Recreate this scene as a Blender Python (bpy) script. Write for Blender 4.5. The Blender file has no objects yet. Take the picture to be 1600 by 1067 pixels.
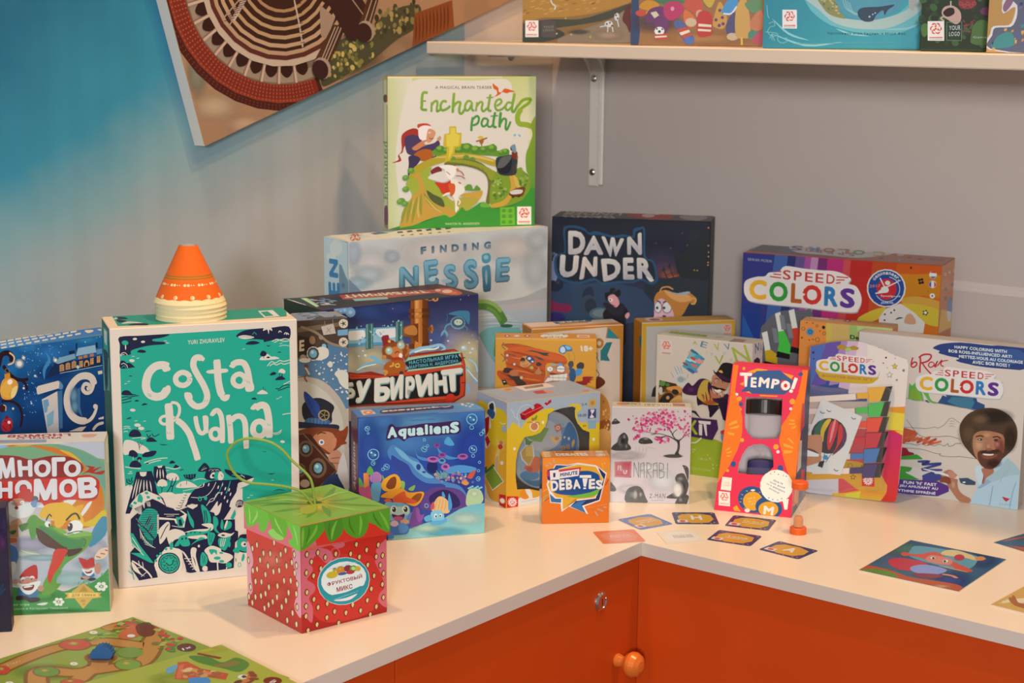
import bpy,bmesh,math,random
from math import sin,cos,pi,radians as R
from mathutils import Vector,Matrix
from mathutils.geometry import tessellate_polygon
SC=bpy.context.scene
COL=SC.collection

# ------------------------------------------------------------------ camera
cam=bpy.data.cameras.new('camera');cam_ob=bpy.data.objects.new('camera',cam);COL.objects.link(cam_ob)
cam.sensor_width=22.3;cam.lens=22.3*2639.7/1600;cam.clip_start=.02
YAW,PITCH,ROLL=2.24312,.19060,.008853
f=Vector((cos(YAW)*cos(PITCH),sin(YAW)*cos(PITCH),-sin(PITCH)));r=Vector((sin(YAW),-cos(YAW),0));u=r.cross(f)
r2=cos(ROLL)*r+sin(ROLL)*u;u2=-sin(ROLL)*r+cos(ROLL)*u
M3=Matrix((r2,u2,-f)).transposed()
CAMPOS=Vector((1.07178,-1.59565,.61014))
cam_ob.matrix_world=Matrix.Translation(CAMPOS)@M3.to_4x4()
SC.camera=cam_ob
cam.dof.use_dof=True;cam.dof.focus_distance=1.86;cam.dof.aperture_fstop=7.1

# ------------------------------------------------------------------ light and exposure
SC.view_settings.view_transform='Standard';SC.view_settings.look='None'
SC.view_settings.gamma=1;SC.view_settings.use_curve_mapping=False;SC.view_settings.exposure=0
W=bpy.data.worlds.new('hall');SC.world=W;W.use_nodes=True
W.node_tree.nodes['Background'].inputs[0].default_value=(1.0,.96,.94,1);W.node_tree.nodes['Background'].inputs[1].default_value=.22
def lamp(name,kind,loc,power,color,target=None,size=.1,**k):
    l=bpy.data.lights.new(name,kind);o=bpy.data.objects.new(name,l);COL.objects.link(o);o.location=loc
    l.energy=power;l.color=color
    if kind=='AREA':l.shape='DISK';l.size=size
    if kind in('SPOT','POINT'):l.shadow_soft_size=size
    for a,b in k.items():setattr(l,a,b)
    if target:o.rotation_euler=(Vector(target)-Vector(loc)).to_track_quat('-Z','Y').to_euler()
    return o
WARM=(1.0,.58,.25)
# exhibition-stand spots high above the counter, an added frontal fill behind the camera for the hall's ambient light, and the camera's own flash just over the lens
lamp('hall_spot','AREA',(.45,.2,2.3),20,WARM,(.1,.1,0),.12)
lamp('hall_spot','AREA',(-.2,-.6,2.3),19,WARM,(-.2,-.45,0),.12)
lamp('hall_spot','AREA',(.95,.1,2.4),13,WARM,(.4,.2,0),.12)
lamp('hall_fill','AREA',(2.6,-4.0,1.15),112,(1.0,.93,.88),(-.2,.2,.2),.5)
lamp('camera_flash','AREA',CAMPOS+Vector((0,0,.12)),4.5,(1.0,.95,.91),(-.25,.05,.15),.05)

# ------------------------------------------------------------------ materials
def nt(name):
    m=bpy.data.materials.new(name);m.use_nodes=True
    n=m.node_tree.nodes;return m,n,m.node_tree.links,n['Principled BSDF']
def noise_mix(n,l,c1,c2,scale,detail=4,lo=.35,hi=.65,vec=None):
    t=n.new('ShaderNodeTexNoise');t.inputs['Scale'].default_value=scale;t.inputs['Detail'].default_value=detail
    rp=n.new('ShaderNodeValToRGB');rp.color_ramp.elements[0].position=lo;rp.color_ramp.elements[1].position=hi
    rp.color_ramp.elements[0].color=(*c1,1);rp.color_ramp.elements[1].color=(*c2,1)
    if vec:l.new(vec,t.inputs['Vector'])
    l.new(t.outputs['Fac'],rp.inputs[0]);return rp.outputs[0]
def s2l(h):
    o=[]
    for i in(0,2,4):
        c=int(h[i:i+2],16)/255;o.append(c/12.92 if c<=.04045 else((c+.055)/1.055)**2.4)
    return tuple(o)
def rgb(t):return tuple((q/255/12.92)if q<11 else((q/255+.055)/1.055)**2.4 for q in(t>>16,t>>8&255,t&255))
def plain(name,col,rough=.5,metal=0,var=.06,scale=30,**k):
    m,n,l,b=nt(name);c=s2l(col)if isinstance(col,str)else col
    co=noise_mix(n,l,tuple(q*(1-var)for q in c),tuple(min(1,q*(1+var))for q in c),scale)
    l.new(co,b.inputs['Base Color']);b.inputs['Roughness'].default_value=rough;b.inputs['Metallic'].default_value=metal
    for a,v in k.items():b.inputs[a.replace('_',' ')].default_value=v
    return m
SOFT={}
def printed(name,rough,coat=0,soft=False):
    """printed card: the ink colours sit in the mesh's colour attribute, paper grain in the gloss"""
    m,n,l,b=nt(name);a=n.new('ShaderNodeAttribute');a.attribute_name='ink'
    l.new(a.outputs['Color'],b.inputs['Base Color'])
    t=n.new('ShaderNodeTexNoise');t.inputs['Scale'].default_value=160;t.inputs['Detail'].default_value=2
    mp=n.new('ShaderNodeMapRange');mp.inputs['To Min'].default_value=rough-.06;mp.inputs['To Max'].default_value=rough+.06
    l.new(t.outputs['Fac'],mp.inputs['Value']);l.new(mp.outputs[0],b.inputs['Roughness'])
    b.inputs['Coat Weight'].default_value=coat;b.inputs['Coat Roughness'].default_value=.12;b.inputs['Specular IOR Level'].default_value=.22
    if soft:l.new(a.outputs['Alpha'],b.inputs['Alpha'])
    else:SOFT[name]=printed(name+'_blend',rough,coat,True)
    return m
PRINT=printed('printed_card',.45)
GLOSS=printed('laminated_print',.3,.1)
SHRINK=printed('shrink_wrapped_print',.2,.35)
def clear(name,tint=(1,1,1),rough=.03,alpha=.12):
    m,n,l,b=nt(name)
    b.inputs['Base Color'].default_value=(*tint,1);b.inputs['Roughness'].default_value=rough;b.inputs['Alpha'].default_value=alpha
    b.inputs['Specular IOR Level'].default_value=.8
    fr=n.new('ShaderNodeLayerWeight');fr.inputs[0].default_value=.35
    mp=n.new('ShaderNodeMapRange');mp.inputs['To Min'].default_value=alpha*.5;mp.inputs['To Max'].default_value=min(1,alpha*3.5)
    l.new(fr.outputs['Facing'],mp.inputs['Value']);l.new(mp.outputs[0],b.inputs['Alpha'])
    return m

# ------------------------------------------------------------------ mesh helpers
class MB:
    def __init__(s):s.v=[];s.f=[];s.c=[];s.sm=[];s.soft=set()
    def face(s,ps,cols,smooth=False):
        i=len(s.v);s.v+=[tuple(p)for p in ps];s.f.append(list(range(i,i+len(ps))))
        s.c+=list(cols)if isinstance(cols,list)else[cols]*len(ps);s.sm.append(smooth)
    def tri(s,vs,fs,cols):
        i=len(s.v);s.v+=[tuple(p)for p in vs]
        for t in fs:
            s.f.append([i+k for k in t]);s.c+=[cols[k]for k in t];s.sm.append(False)
    def link(s,name,mat,parent=None,weld=False,loc=None,rot=None):
        me=bpy.data.meshes.new(name);me.from_pydata(s.v,[],s.f)
        a=me.color_attributes.new('ink','FLOAT_COLOR','CORNER');flat=[]
        for c in s.c:flat+=(c[0],c[1],c[2],c[3]if len(c)>3 else 1)
        a.data.foreach_set('color',flat)
        me.polygons.foreach_set('use_smooth',s.sm)
        me.materials.append(mat)
        if s.soft:
            me.materials.append(SOFT[mat.name])
            me.polygons.foreach_set('material_index',[1 if i in s.soft else 0 for i in range(len(s.f))])
        if weld:
            b=bmesh.new();b.from_mesh(me);bmesh.ops.remove_doubles(b,verts=b.verts,dist=1e-6);b.to_mesh(me);b.free()
        o=bpy.data.objects.new(name,me);COL.objects.link(o)
        if parent:o.parent=parent
        if loc:o.location=loc
        if rot:o.rotation_euler=rot
        return o
def box_mesh(mb,x0,x1,y0,y1,z0,z1,cols,b=.0008):
    """box with eased edges; cols keyed front/back/left/right/top/bottom"""
    if not isinstance(cols,dict):cols={k:cols for k in('front','back','left','right','top','bottom')}
    lo,hi=(x0,y0,z0),(x1,y1,z1)
    ax={'left':(0,0),'right':(0,1),'front':(1,0),'back':(1,1),'bottom':(2,0),'top':(2,1)}
    def pt(sg,fx):
        return tuple((hi[a]if sg[a]else lo[a])if a==fx else((hi[a]-b)if sg[a]else(lo[a]+b))for a in range(3))
    def add(ps,c,n):
        e=(Vector(ps[1])-Vector(ps[0])).cross(Vector(ps[2])-Vector(ps[0]))
        if e.dot(Vector(n))<0:ps=ps[::-1]
        mb.face(ps,c)
    name={v:k for k,v in ax.items()}
    for k,(a,s)in ax.items():
        o=[q for q in range(3)if q!=a];ps=[]
        for p,q in((0,0),(1,0),(1,1),(0,1)):
            sg=[0,0,0];sg[a]=s;sg[o[0]]=p;sg[o[1]]=q;ps.append(pt(sg,a))
        n=[0,0,0];n[a]=1 if s else-1;add(ps,cols[k],n)
    pri={1:0,2:1,0:2}
    for a in range(3):
        for c in range(a+1,3):
            t=3-a-c
            for s in(0,1):
                for q in(0,1):
                    ps=[]
                    for tt,fx in((0,a),(1,a),(1,c),(0,c)):
                        sg=[0,0,0];sg[a]=s;sg[c]=q;sg[t]=tt;ps.append(pt(sg,fx))
                    n=[0,0,0];n[a]=1 if s else-1;n[c]=1 if q else-1
                    m=a if pri[a]<pri[c]else c
                    add(ps,cols[name[(m,s if m==a else q)]],n)
    for sx in(0,1):
        for sy in(0,1):
            for sz in(0,1):
                sg=(sx,sy,sz);add([pt(sg,0),pt(sg,1),pt(sg,2)],cols[name[(1,sy)]],[2*q-1 for q in sg])
def lathe(mb,prof,n=32,col=(.8,.8,.8),c=(0,0,0),axis='z',cap=True):
    rings=[]
    for rr,h in prof:
        ring=[]
        for i in range(n):
            a=2*pi*i/n
            p=(rr*cos(a),rr*sin(a),h)
            if axis=='y':p=(rr*cos(a),-h,rr*sin(a))
            if axis=='x':p=(h,rr*cos(a),rr*sin(a))
            ring.append((p[0]+c[0],p[1]+c[1],p[2]+c[2]))
        rings.append(ring)
    for k in range(len(rings)-1):
        cc=col[k]if isinstance(col,list)else col
        for i in range(n):
            j=(i+1)%n;mb.face([rings[k][i],rings[k][j],rings[k+1][j],rings[k+1][i]],cc,True)
    if cap:
        for k,rev in((0,True),(-1,False)):
            if prof[k][0]>1e-6:
                cc=(col[k]if isinstance(col,list)else col);mb.face(rings[k][::-1]if rev else rings[k],cc)
def tube(mb,pts,rad,col,n=10):
    P=[Vector(p)for p in pts];rings=[];up=Vector((0,0,1));prev=None
    for i,p in enumerate(P):
        t=(P[min(i+1,len(P)-1)]-P[max(i-1,0)]).normalized()
        if prev is None:a=t.orthogonal().normalized()
        else:a=(prev-t*prev.dot(t)).normalized()
        prev=a;b=t.cross(a);rings.append([p+rad*(cos(2*pi*k/n)*a+sin(2*pi*k/n)*b)for k in range(n)])
    for i in range(len(rings)-1):
        for k in range(n):
            j=(k+1)%n;mb.face([rings[i][k],rings[i][j],rings[i+1][j],rings[i+1][k]],col,True)
    mb.face(rings[0][::-1],col);mb.face(rings[-1],col)
def crom(P,n=4,closed=True):
    o=[];N=len(P)
    for i in range(N if closed else N-1):
        if closed:a,b,c,d=P[i-1],P[i],P[(i+1)%N],P[(i+2)%N]
        else:a,b,c,d=P[max(i-1,0)],P[i],P[i+1],P[min(i+2,N-1)]
        for j in range(n):
            t=j/n;o.append(.5*((2*b)+(c-a)*t+(2*a-5*b+4*c-d)*t*t+(3*b-3*c+d-a)*t**3))
    if not closed:o.append(P[-1])
    return o

# ------------------------------------------------------------------ lettering and printed artwork
MM=.00032  # artwork is drawn in steps of 0.32 mm
def trail(n):
    """first point, then the step to each next one -> points"""
    o=[];x=y=0
    for i in range(0,len(n)-1,2):x+=n[i];y+=n[i+1];o.append(Vector((x,y)))
    return o
_tx={}
def glyphs(txt,bold):
    """flat letter shapes; bolder lettering is the same letters laid down again a little to every side"""
    k=(txt,bold)
    if k not in _tx:
        cu=bpy.data.curves.new('lettering','FONT');cu.body=txt;cu.resolution_u=3;cu.space_character=1.15 if bold<=3 else 1+bold*.012
        o=bpy.data.objects.new('lettering',cu);COL.objects.link(o)
        dg=bpy.context.evaluated_depsgraph_get();me=bpy.data.meshes.new_from_object(o.evaluated_get(dg));me.calc_loop_triangles()
        v0=[(v.co.x,v.co.y)for v in me.vertices];t0=[tuple(q.vertices)for q in me.loop_triangles];vs,ts=[],[];r=bold*.0075
        m=0 if bold==0 else 4 if bold<4 else 8
        for i in range(m+1):
            dx,dy=(0,0)if i==m else(r*cos(2*pi*i/m+.4),r*sin(2*pi*i/m+.4));n=len(vs)
            vs+=[(x+dx,y+dy,i*.01)for x,y in v0];ts+=[tuple(q+n for q in f_)for f_ in t0]
        _tx[k]=(vs,ts)
        bpy.data.objects.remove(o);bpy.data.curves.remove(cu);bpy.data.meshes.remove(me)
    return _tx[k]
def shape(item):
    """one printed shape -> (points, triangles, colours); first number is the kind (tens: 1 blend downwards, 2 blend sideways), then palette places, then 0.32 mm steps on its face"""
    if item[0]==7:  # soft spot: full ink at the middle, none at the rim
        n=item[2:];c=rgb(PAL[item[1]]);o,a,b=[Vector(n[i:i+2])for i in(0,2,4)];k=20;pts=[o];cols=[(*c,.95)];ts=[]
        for rr,al in((.35,.78),(.7,.3),(1,0)):
            pts+=[o+(a*cos(2*pi*i/k)+b*sin(2*pi*i/k))*rr for i in range(k)];cols+=[(*c,al)]*k
        for i in range(k):
            j=(i+1)%k;ts.append((0,1+i,1+j))
            for q in(0,1):p=1+q*k;ts+=[(p+i,p+k+i,p+k+j),(p+i,p+k+j,p+j)]
        return pts,ts,cols
    if item[0]==8:  # spots strewn over a patch
        m=item[1];cc=[rgb(PAL[i])for i in item[2:2+m]];n,r0,r1,ratio,sides,seed=item[2+m:8+m];poly=trail(item[8+m:])
        rd=random.Random(seed);xs=[p[0]for p in poly];ys=[p[1]for p in poly];pts,ts,cols=[],[],[];k=sides or 9;made=tries=0
        while made<n and tries<n*40:
            tries+=1;x,y=rd.uniform(min(xs),max(xs)),rd.uniform(min(ys),max(ys));odd=False
            for i in range(len(poly)):
                a,b=poly[i-1],poly[i]
                if(a[1]>y)!=(b[1]>y)and x<(b[0]-a[0])*(y-a[1])/(b[1]-a[1])+a[0]:odd=not odd
            if not odd:continue
            r=rd.uniform(r0,r1);w=rd.uniform(0,pi)if not sides else rd.uniform(.5,1);c=rd.choice(cc);i0=len(pts)
            for i in range(k):
                q=2*pi*i/k;u_,v_=r*cos(q),r*ratio*sin(q);pts.append(Vector((x+u_*cos(w)-v_*sin(w),y+u_*sin(w)+v_*cos(w),made*.004)))
            ts+=[(i0,i0+i,i0+i+1)for i in range(1,k-1)];cols+=[c]*k;made+=1
        return pts,ts,cols
    if item[0]==9:  # evenly spaced dots along a line
        c=rgb(PAL[item[1]]);n,rx,ry,mx,my=item[2:7];p=crom(trail(item[7:]),8,False);d=[0]
        for i in range(1,len(p)):d.append(d[-1]+(p[i]-p[i-1]).length)
        pts,ts=[],[];j=0
        for i in range(n):
            s=d[-1]*(i+.5)/n
            while d[j+1]<s:j+=1
            q=p[j].lerp(p[j+1],(s-d[j])/max(1e-6,d[j+1]-d[j]));e=(p[j+1]-p[j]).normalized();g=Vector((-e.y,e.x))
            if not(ry<q.x<mx-ry and ry<q.y<my-ry):continue
            i0=len(pts);pts+=[q+e*rx*cos(pi*h/4)+g*ry*sin(pi*h/4)for h in range(8)];ts+=[(i0,i0+h,i0+h+1)for h in range(1,7)]
        return pts,ts,[c]*len(pts)
    mode,kind=divmod(item[0],10);head=[PAL[i]for i in item[1:3 if mode else 2]];n=item[3 if mode else 2:]
    if kind==6:
        vs,ts=glyphs(n[9],n[0])
        if not vs:return[],[],[]
        x0,x1=min(v[0]for v in vs),max(v[0]for v in vs);y0,y1=min(v[1]for v in vs),max(v[1]for v in vs)
        TL,TR,BR,BL=trail(n[1:9]);pts=[]
        for x,y,z in vs:
            a,b=(x-x0)/(x1-x0),(y-y0)/max(1e-6,y1-y0);q=(BL*(1-a)+BR*a)*(1-b)+(TL*(1-a)+TR*a)*b;pts.append(Vector((q.x,q.y,z)))
    else:
        if kind in(2,3,4):
            w=n[0];p=trail(n[1:])
            if kind>2 and len(p)>2:p=crom(p,4,False)
            l,rr=[],[];N=len(p)
            for i in range(N):
                d=(p[min(i+1,N-1)]-p[max(i-1,0)]);d=d.normalized()if d.length>1e-6 else Vector((1,0));nn=Vector((-d.y,d.x))
                h=w/2
                if kind==4:h*=max(.08,sin(pi*(i+.25)/(N-.5)))
                elif N>1 and i in(0,N-1):h*=.75
                l.append(p[i]+nn*h);rr.append(p[i]-nn*h)
            pts=l+rr;ts=[]
            for i in range(N-1):ts+=[(i,i+1,N+i),(N+i,i+1,N+i+1)]
        else:
            p=trail(n)if kind!=5 else[Vector(n[i:i+2])for i in(0,2,4)]
            if kind==1:p=crom(p)
            if kind==5:
                k=max(10,min(40,int(max(p[1].length,p[2].length)**.5*2.2)));p=[p[0]+p[1]*cos(2*pi*i/k)+p[2]*sin(2*pi*i/k)for i in range(k)]
            pts=p
            if kind==5:ts=[(0,i,i+1)for i in range(1,len(p)-1)]
            else:ts=tessellate_polygon([[v.to_3d()for v in p]])
    c1=rgb(head[0])
    if mode:
        ax=1 if mode==1 else 0;c2=rgb(head[1])
        e0,e1=(max(p[1]for p in pts),min(p[1]for p in pts))if ax else(min(p[0]for p in pts),max(p[0]for p in pts))
        cols=[]
        for p in pts:
            q=(p[ax]-e0)/((e1-e0)or 1);cols.append(tuple(c1[i]+(c2[i]-c1[i])*q for i in range(3)))
    else:cols=[c1]*len(pts)
    return pts,ts,cols
def paint(mb,art,O,U,Vv,N,step=.00003,size=None):
    """lay the printed shapes on a face, each one a hair above those it covers"""
    O,U,Vv,N=Vector(O),Vector(U),Vector(Vv),Vector(N);done=[]
    flat_=[]
    for item in art:
        if item[0]==-1:  # seeds: a dark tear with a pale one in it
            s_=item[3]
            for p_ in trail(item[4:]):
                for c_,q_ in((1,(0,1.4,1,-1.1,-.2,-1.2,-.8,-.6,-.8,.6,-.2,1.2)),(2,(.15,.9,.6,-.7,-.15,-.8,-.5,-.6,-.5,.6,-.1,.8))):flat_.append([1,item[c_],p_.x+q_[0]*s_,p_.y+q_[1]*s_]+[v_*s_ for v_ in q_[2:]])
        else:flat_.append(item)
    for item in flat_:
        pts,ts,cols=shape(item)
        if not ts:continue
        if size and item[0]==7:pts=[Vector((min(max(p[0],3),size[0]/MM-3),min(max(p[1],3),size[1]/MM-3)))for p in pts]
        x0,x1=min(p[0]for p in pts),max(p[0]for p in pts);y0,y1=min(p[1]for p in pts),max(p[1]for p in pts)
        k=1+max([d[4]for d in done if d[0]<x1 and d[1]>x0 and d[2]<y1 and d[3]>y0]or[0]);done.append((x0,x1,y0,y1,k))
        vs=[O+U*(p[0]*MM)+Vv*(p[1]*MM)+N*(step*(k+(p[2]if len(p)>2 else 0)))for p in pts]
        good=[]
        for t in ts:
            a,b,c=(vs[i]for i in t);n=(b-a).cross(c-a)
            if n.length<1e-13:continue
            good.append(t if n.dot(N)>0 else t[::-1])
        if item[0]==7:mb.soft.update(range(len(mb.f),len(mb.f)+len(good)))
        mb.tri(vs,good,cols)

# ------------------------------------------------------------------ naming
def tag(o,label,cat,group=None):
    o['label']=label;o['category']=cat
    if group:o['group']=group
    return o
def empty(name,loc=(0,0,0),rot=(0,0,0)):
    o=bpy.data.objects.new(name,None);COL.objects.link(o);o.location=loc;o.rotation_euler=rot;o.empty_display_size=.05;return o
def struct(mb,name,mat):
    o=mb.link(name,mat);o['kind']='structure';return o

PT={}  # outlines and spots of the loose things, in metres
GEO={}  # x, y, yaw, lean, width, height, depth, z of each box: front bottom left corner on the counter
PT['timer']=[0.1239,0.1523,0.0]
PT['hedgehog']=[-0.1867,-0.6397,0.0023]
PT['cones']=[-0.3301,-0.3959,0.2848]
PT['cord']=[-0.1321,-0.4074,0.1159,-0.134,-0.4089,0.1343,-0.138,-0.4121,0.1451,-0.1502,-0.4218,0.1599,-0.1583,-0.4282,0.1714,-0.1684,-0.4363,0.1794,-0.1837,-0.4485,0.1826,-0.1941,-0.4567,0.1791,-0.2004,-0.4617,0.1709,-0.202,-0.463,0.1648,-0.1997,-0.4612,0.1526,-0.1937,-0.4564,0.1418,-0.1845,-0.4491,0.1357,-0.1691,-0.4368,0.1339,-0.1536,-0.4245,0.1313,-0.1423,-0.4155,0.126,-0.1337,-0.4086,0.1165]
PT['lid_centre']=[-0.1309,-0.4064,0.1134]
PT['window']=[[0.06,0.1151],[0.0682,0.1189],[0.0801,0.121],[0.0908,0.1216],[0.1017,0.1213],[0.1,0.1149],[0.1007,0.1074],[0.1045,0.0986],[0.1132,0.0892],[0.123,0.0846],[0.1226,0.0594],[0.1227,0.0274],[0.1223,0.0103],[0.0699,0.011],[0.046,0.0172],[0.033,0.0212],[0.016,0.0228],[0.0141,0.0332],[0.0134,0.0437],[0.0138,0.0593],[0.016,0.0714],[0.0194,0.0793],[0.0263,0.0899],[0.038,0.0901],[0.0485,0.0925],[0.0561,0.0999],[0.0595,0.1089]]
PT['tin']=[0.071,0.0624]
PT['glass_hole']=[[0.0218,0.15],[0.0689,0.1516],[0.0701,0.1371],[0.0718,0.1163],[0.0721,0.1069],[0.0689,0.0994],[0.0619,0.0982],[0.0489,0.0963],[0.0375,0.097],[0.0308,0.1022],[0.0259,0.1101],[0.0239,0.1226],[0.0223,0.1373]]
PT['sand_hole']=[[0.0244,0.05],[0.0236,0.0603],[0.027,0.0742],[0.0319,0.0846],[0.0396,0.0887],[0.0496,0.0904],[0.058,0.088],[0.0631,0.0838],[0.0661,0.0758],[0.068,0.0625],[0.062,0.0547],[0.0574,0.051],[0.0382,0.0498],[0.0299,0.0505]]
PT['glass_axis']=[0.0458,0.1403,0.0507,0.0681]
PT['card_outline']=[[-0.0305,0.1356],[-0.031,0.1673],[-0.0283,0.1806],[-0.0031,0.1908],[0.0279,0.1991],[0.0486,0.2022],[0.0652,0.2028],[0.0905,0.1966],[0.1117,0.1886],[0.1262,0.1849],[0.1297,0.1774],[0.13,0.1404],[0.1305,0.0808],[0.1294,0.0271],[0.1276,0.0052],[0.1244,0.0011],[0.0865,0.0002],[0.0237,0.0],[0.0055,0.001],[-0.0084,0.0015]]
PT['shell']=[[-0.0278,0.1295],[0.033,0.1395],[0.0823,0.1472],[0.1086,0.1518],[0.1133,0.145],[0.1134,0.1203],[0.1101,0.0745],[0.1088,0.0288],[0.1152,0.014],[0.0772,0.0116],[0.0569,0.005],[0.0234,0.0032],[0.0063,0.0043],[-0.0131,0.0062]]
PT['pen_y']=[[[0.0814,0.1445],[0.1042,0.1482],[0.0987,0.1286],[0.084,0.1261]],[[0.1042,0.1482],[0.1112,0.1493],[0.1073,0.1294],[0.0987,0.1286]],[[0.0676,0.1364],[0.0824,0.1389],[0.0834,0.1307],[0.0691,0.129]],[[0.0037,0.1256],[0.0675,0.1359],[0.069,0.1278],[0.0043,0.1181]]]
PT['pen_g']=[[[0.0831,0.124],[0.1043,0.1286],[0.1003,0.1092],[0.0856,0.1072]],[[0.1043,0.1286],[0.1108,0.1298],[0.1074,0.1099],[0.1003,0.1092]],[[0.0677,0.1173],[0.0835,0.1199],[0.0852,0.1116],[0.0694,0.1102]],[[0.005,0.11],[0.0678,0.1168],[0.069,0.1102],[0.0056,0.1027]]]
PT['pen_r']=[[[0.0836,0.1059],[0.1039,0.1088],[0.0994,0.089],[0.0841,0.0879]],[[0.1039,0.1088],[0.1105,0.1097],[0.106,0.0897],[0.0994,0.089]],[[0.0677,0.0986],[0.084,0.1019],[0.0842,0.0931],[0.0684,0.0909]],[[0.0067,0.0903],[0.0678,0.0981],[0.0683,0.0914],[0.0072,0.084]]]
PT['pen_c']=[[[0.0832,0.0863],[0.1045,0.0895],[0.0996,0.0694],[0.0844,0.0667]],[[0.1045,0.0895],[0.1111,0.0907],[0.1062,0.0701],[0.0996,0.0694]],[[0.0684,0.079],[0.0836,0.0817],[0.0839,0.0729],[0.0686,0.0702]],[[0.0135,0.0721],[0.0684,0.079],[0.0685,0.0707],[0.0142,0.0644]]]
PT['pen_b']=[[[0.0829,0.0656],[0.1037,0.0694],[0.0997,0.0498],[0.084,0.047]],[[0.1037,0.0694],[0.1107,0.0706],[0.1058,0.0505],[0.0997,0.0498]],[[0.067,0.0581],[0.0834,0.0604],[0.0837,0.0527],[0.0672,0.0503]],[[0.0153,0.0514],[0.067,0.0581],[0.0672,0.0503],[0.0159,0.0441]]]
PT['pen_v']=[[[0.0836,0.046],[0.1023,0.0488],[0.0993,0.0302],[0.0835,0.0278]],[[0.1023,0.0488],[0.1094,0.0499],[0.1054,0.0309],[0.0993,0.0302]],[[0.0676,0.0395],[0.0839,0.0419],[0.0835,0.0341],[0.0677,0.0317]],[[0.0168,0.0327],[0.0676,0.0395],[0.0677,0.0317],[0.0175,0.0254]]]
PT['picture']=[[0.0232,0.1249],[0.0778,0.107],[0.0615,0.0483],[0.0559,0.0289],[-0.0077,0.0279],[0.0047,0.0629]]
GEO['trub']=(-0.3764,-0.1512,1.2969,0.0000,0.2336,0.2550,0.1008,0.0000)
GEO['nessie']=(-0.4579,-0.0187,1.2738,0.0000,0.3200,0.3190,0.0674,0.0000)
GEO['ench']=(-0.5046,0.1087,0.9599,0.0000,0.2111,0.2086,0.0316,0.3190)
GEO['speed']=(-0.1287,0.4262,0.2305,0.0000,0.2737,0.2900,0.0890,0.0000)
GEO['steam']=(-0.3905,-0.3632,1.0821,0.0000,0.2000,0.2600,0.0500,0.0000)
GEO['o18']=(-0.3171,0.1135,0.6706,0.0000,0.1346,0.1880,0.0465,0.0000)
GEO['rk']=(-0.3204,0.1967,0.9707,0.0000,0.1337,0.1900,0.0462,0.0000)
GEO['yellow']=(-0.2427,0.3494,0.8958,0.0000,0.1386,0.1870,0.0398,0.0000)
GEO['dawn']=(-0.4361,0.3912,0.4712,0.0000,0.2350,0.3180,0.0750,0.0000)
GEO['tempo']=(-0.0057,0.1701,0.3400,0.4711,0.0973,0.1918,0.0500,0.0000)
GEO['blister']=(0.0343,0.3133,0.2641,0.1765,0.1290,0.2150,0.0006,0.0000)
GEO['bob']=(0.0759,0.3828,0.1682,0.0000,0.2166,0.2092,0.0280,0.0000)
GEO['kit']=(-0.1730,0.2829,0.1943,0.0000,0.1360,0.1884,0.0412,0.0000)
GEO['mnogo']=(-0.4115,-0.6819,0.8262,0.0000,0.1800,0.1812,0.0436,0.0000)
GEO['costa']=(-0.3389,-0.4997,1.0149,0.0000,0.1993,0.2848,0.0785,0.0000)
GEO['aqua']=(-0.2536,-0.2163,0.9595,0.0000,0.1533,0.1515,0.0411,0.0000)
GEO['narabi']=(-0.1266,0.1136,0.6151,0.0000,0.1009,0.1260,0.0300,0.0000)
GEO['debates']=(-0.1352,-0.0180,0.7648,0.0000,0.0828,0.0842,0.0290,0.0000)
GEO['cube']=(-0.2099,0.0053,1.1960,0.0000,0.1383,0.1367,0.0769,0.0000)
GEO['booster']=(-0.0227,0.4032,0.2618,0.0000,0.1250,0.2090,0.0360,0.0000)
GEO['purple']=(-0.3819,-0.7265,0.8727,0.0000,0.1000,0.1289,0.0300,0.0000)
GEO['straw']=(-0.0912,-0.4685,1.3540,0.0000,0.1036,0.1050,0.1062,0.0000)
GEO['lid']=(-0.0888,-0.4709,1.3596,0.0000,0.1084,0.1134,0.1094,0.0000)
GEO['sh1']=(-0.4512,0.3350,0.5236,0.0000,0.1689,0.2000,0.0500,0.5725)
GEO['sh2']=(-0.2389,0.3000,0.5236,0.0000,0.1750,0.2000,0.0500,0.5725)
GEO['sh3']=(-0.0291,0.2880,0.4189,0.0000,0.1931,0.2000,0.0500,0.5725)
GEO['sh4']=(0.1690,0.3200,0.3491,0.0000,0.0774,0.2000,0.0500,0.5725)
GEO['sh5']=(0.2615,0.3000,0.3491,0.0000,0.1122,0.2000,0.0400,0.5725)
GEO['ice']=(-0.5350,-0.5800,1.4312,0.0000,0.2600,0.2400,0.0470,0.0000)
GEO['card_a']=(-0.0300,-0.0355,0.8940,0.0000,0.0525,0.0004,0.0496,0.0000)
GEO['card_b']=(-0.0283,0.0389,1.2157,0.0000,0.0496,0.0004,0.0496,0.0000)
GEO['card_c']=(-0.0085,0.0866,0.6837,0.0000,0.0535,0.0004,0.0506,0.0000)
GEO['card_d']=(0.0260,0.0138,0.8414,0.0000,0.0499,0.0004,0.0490,0.0000)
GEO['card_e']=(0.0405,0.1194,0.3080,0.0000,0.0542,0.0004,0.0489,0.0000)
GEO['card_f']=(0.0540,0.0570,0.2168,0.0000,0.0546,0.0004,0.0454,0.0000)
GEO['card_g']=(0.1204,0.0647,-0.0517,0.0000,0.0543,0.0004,0.0445,0.0000)
GEO['tile_a']=(0.3638,0.0746,1.6029,0.0000,0.1411,0.0012,0.1172,0.0000)
GEO['tile_b']=(0.4356,0.2383,1.3255,0.0000,0.1411,0.0012,0.1172,0.0000)
GEO['tile_c']=(0.5248,0.0516,1.5162,0.0000,0.1411,0.0012,0.1172,0.0000)
GEO['board_a']=(-0.2648,-0.7890,-0.0437,0.0000,0.2400,0.0020,0.2400,0.0000)
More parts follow.
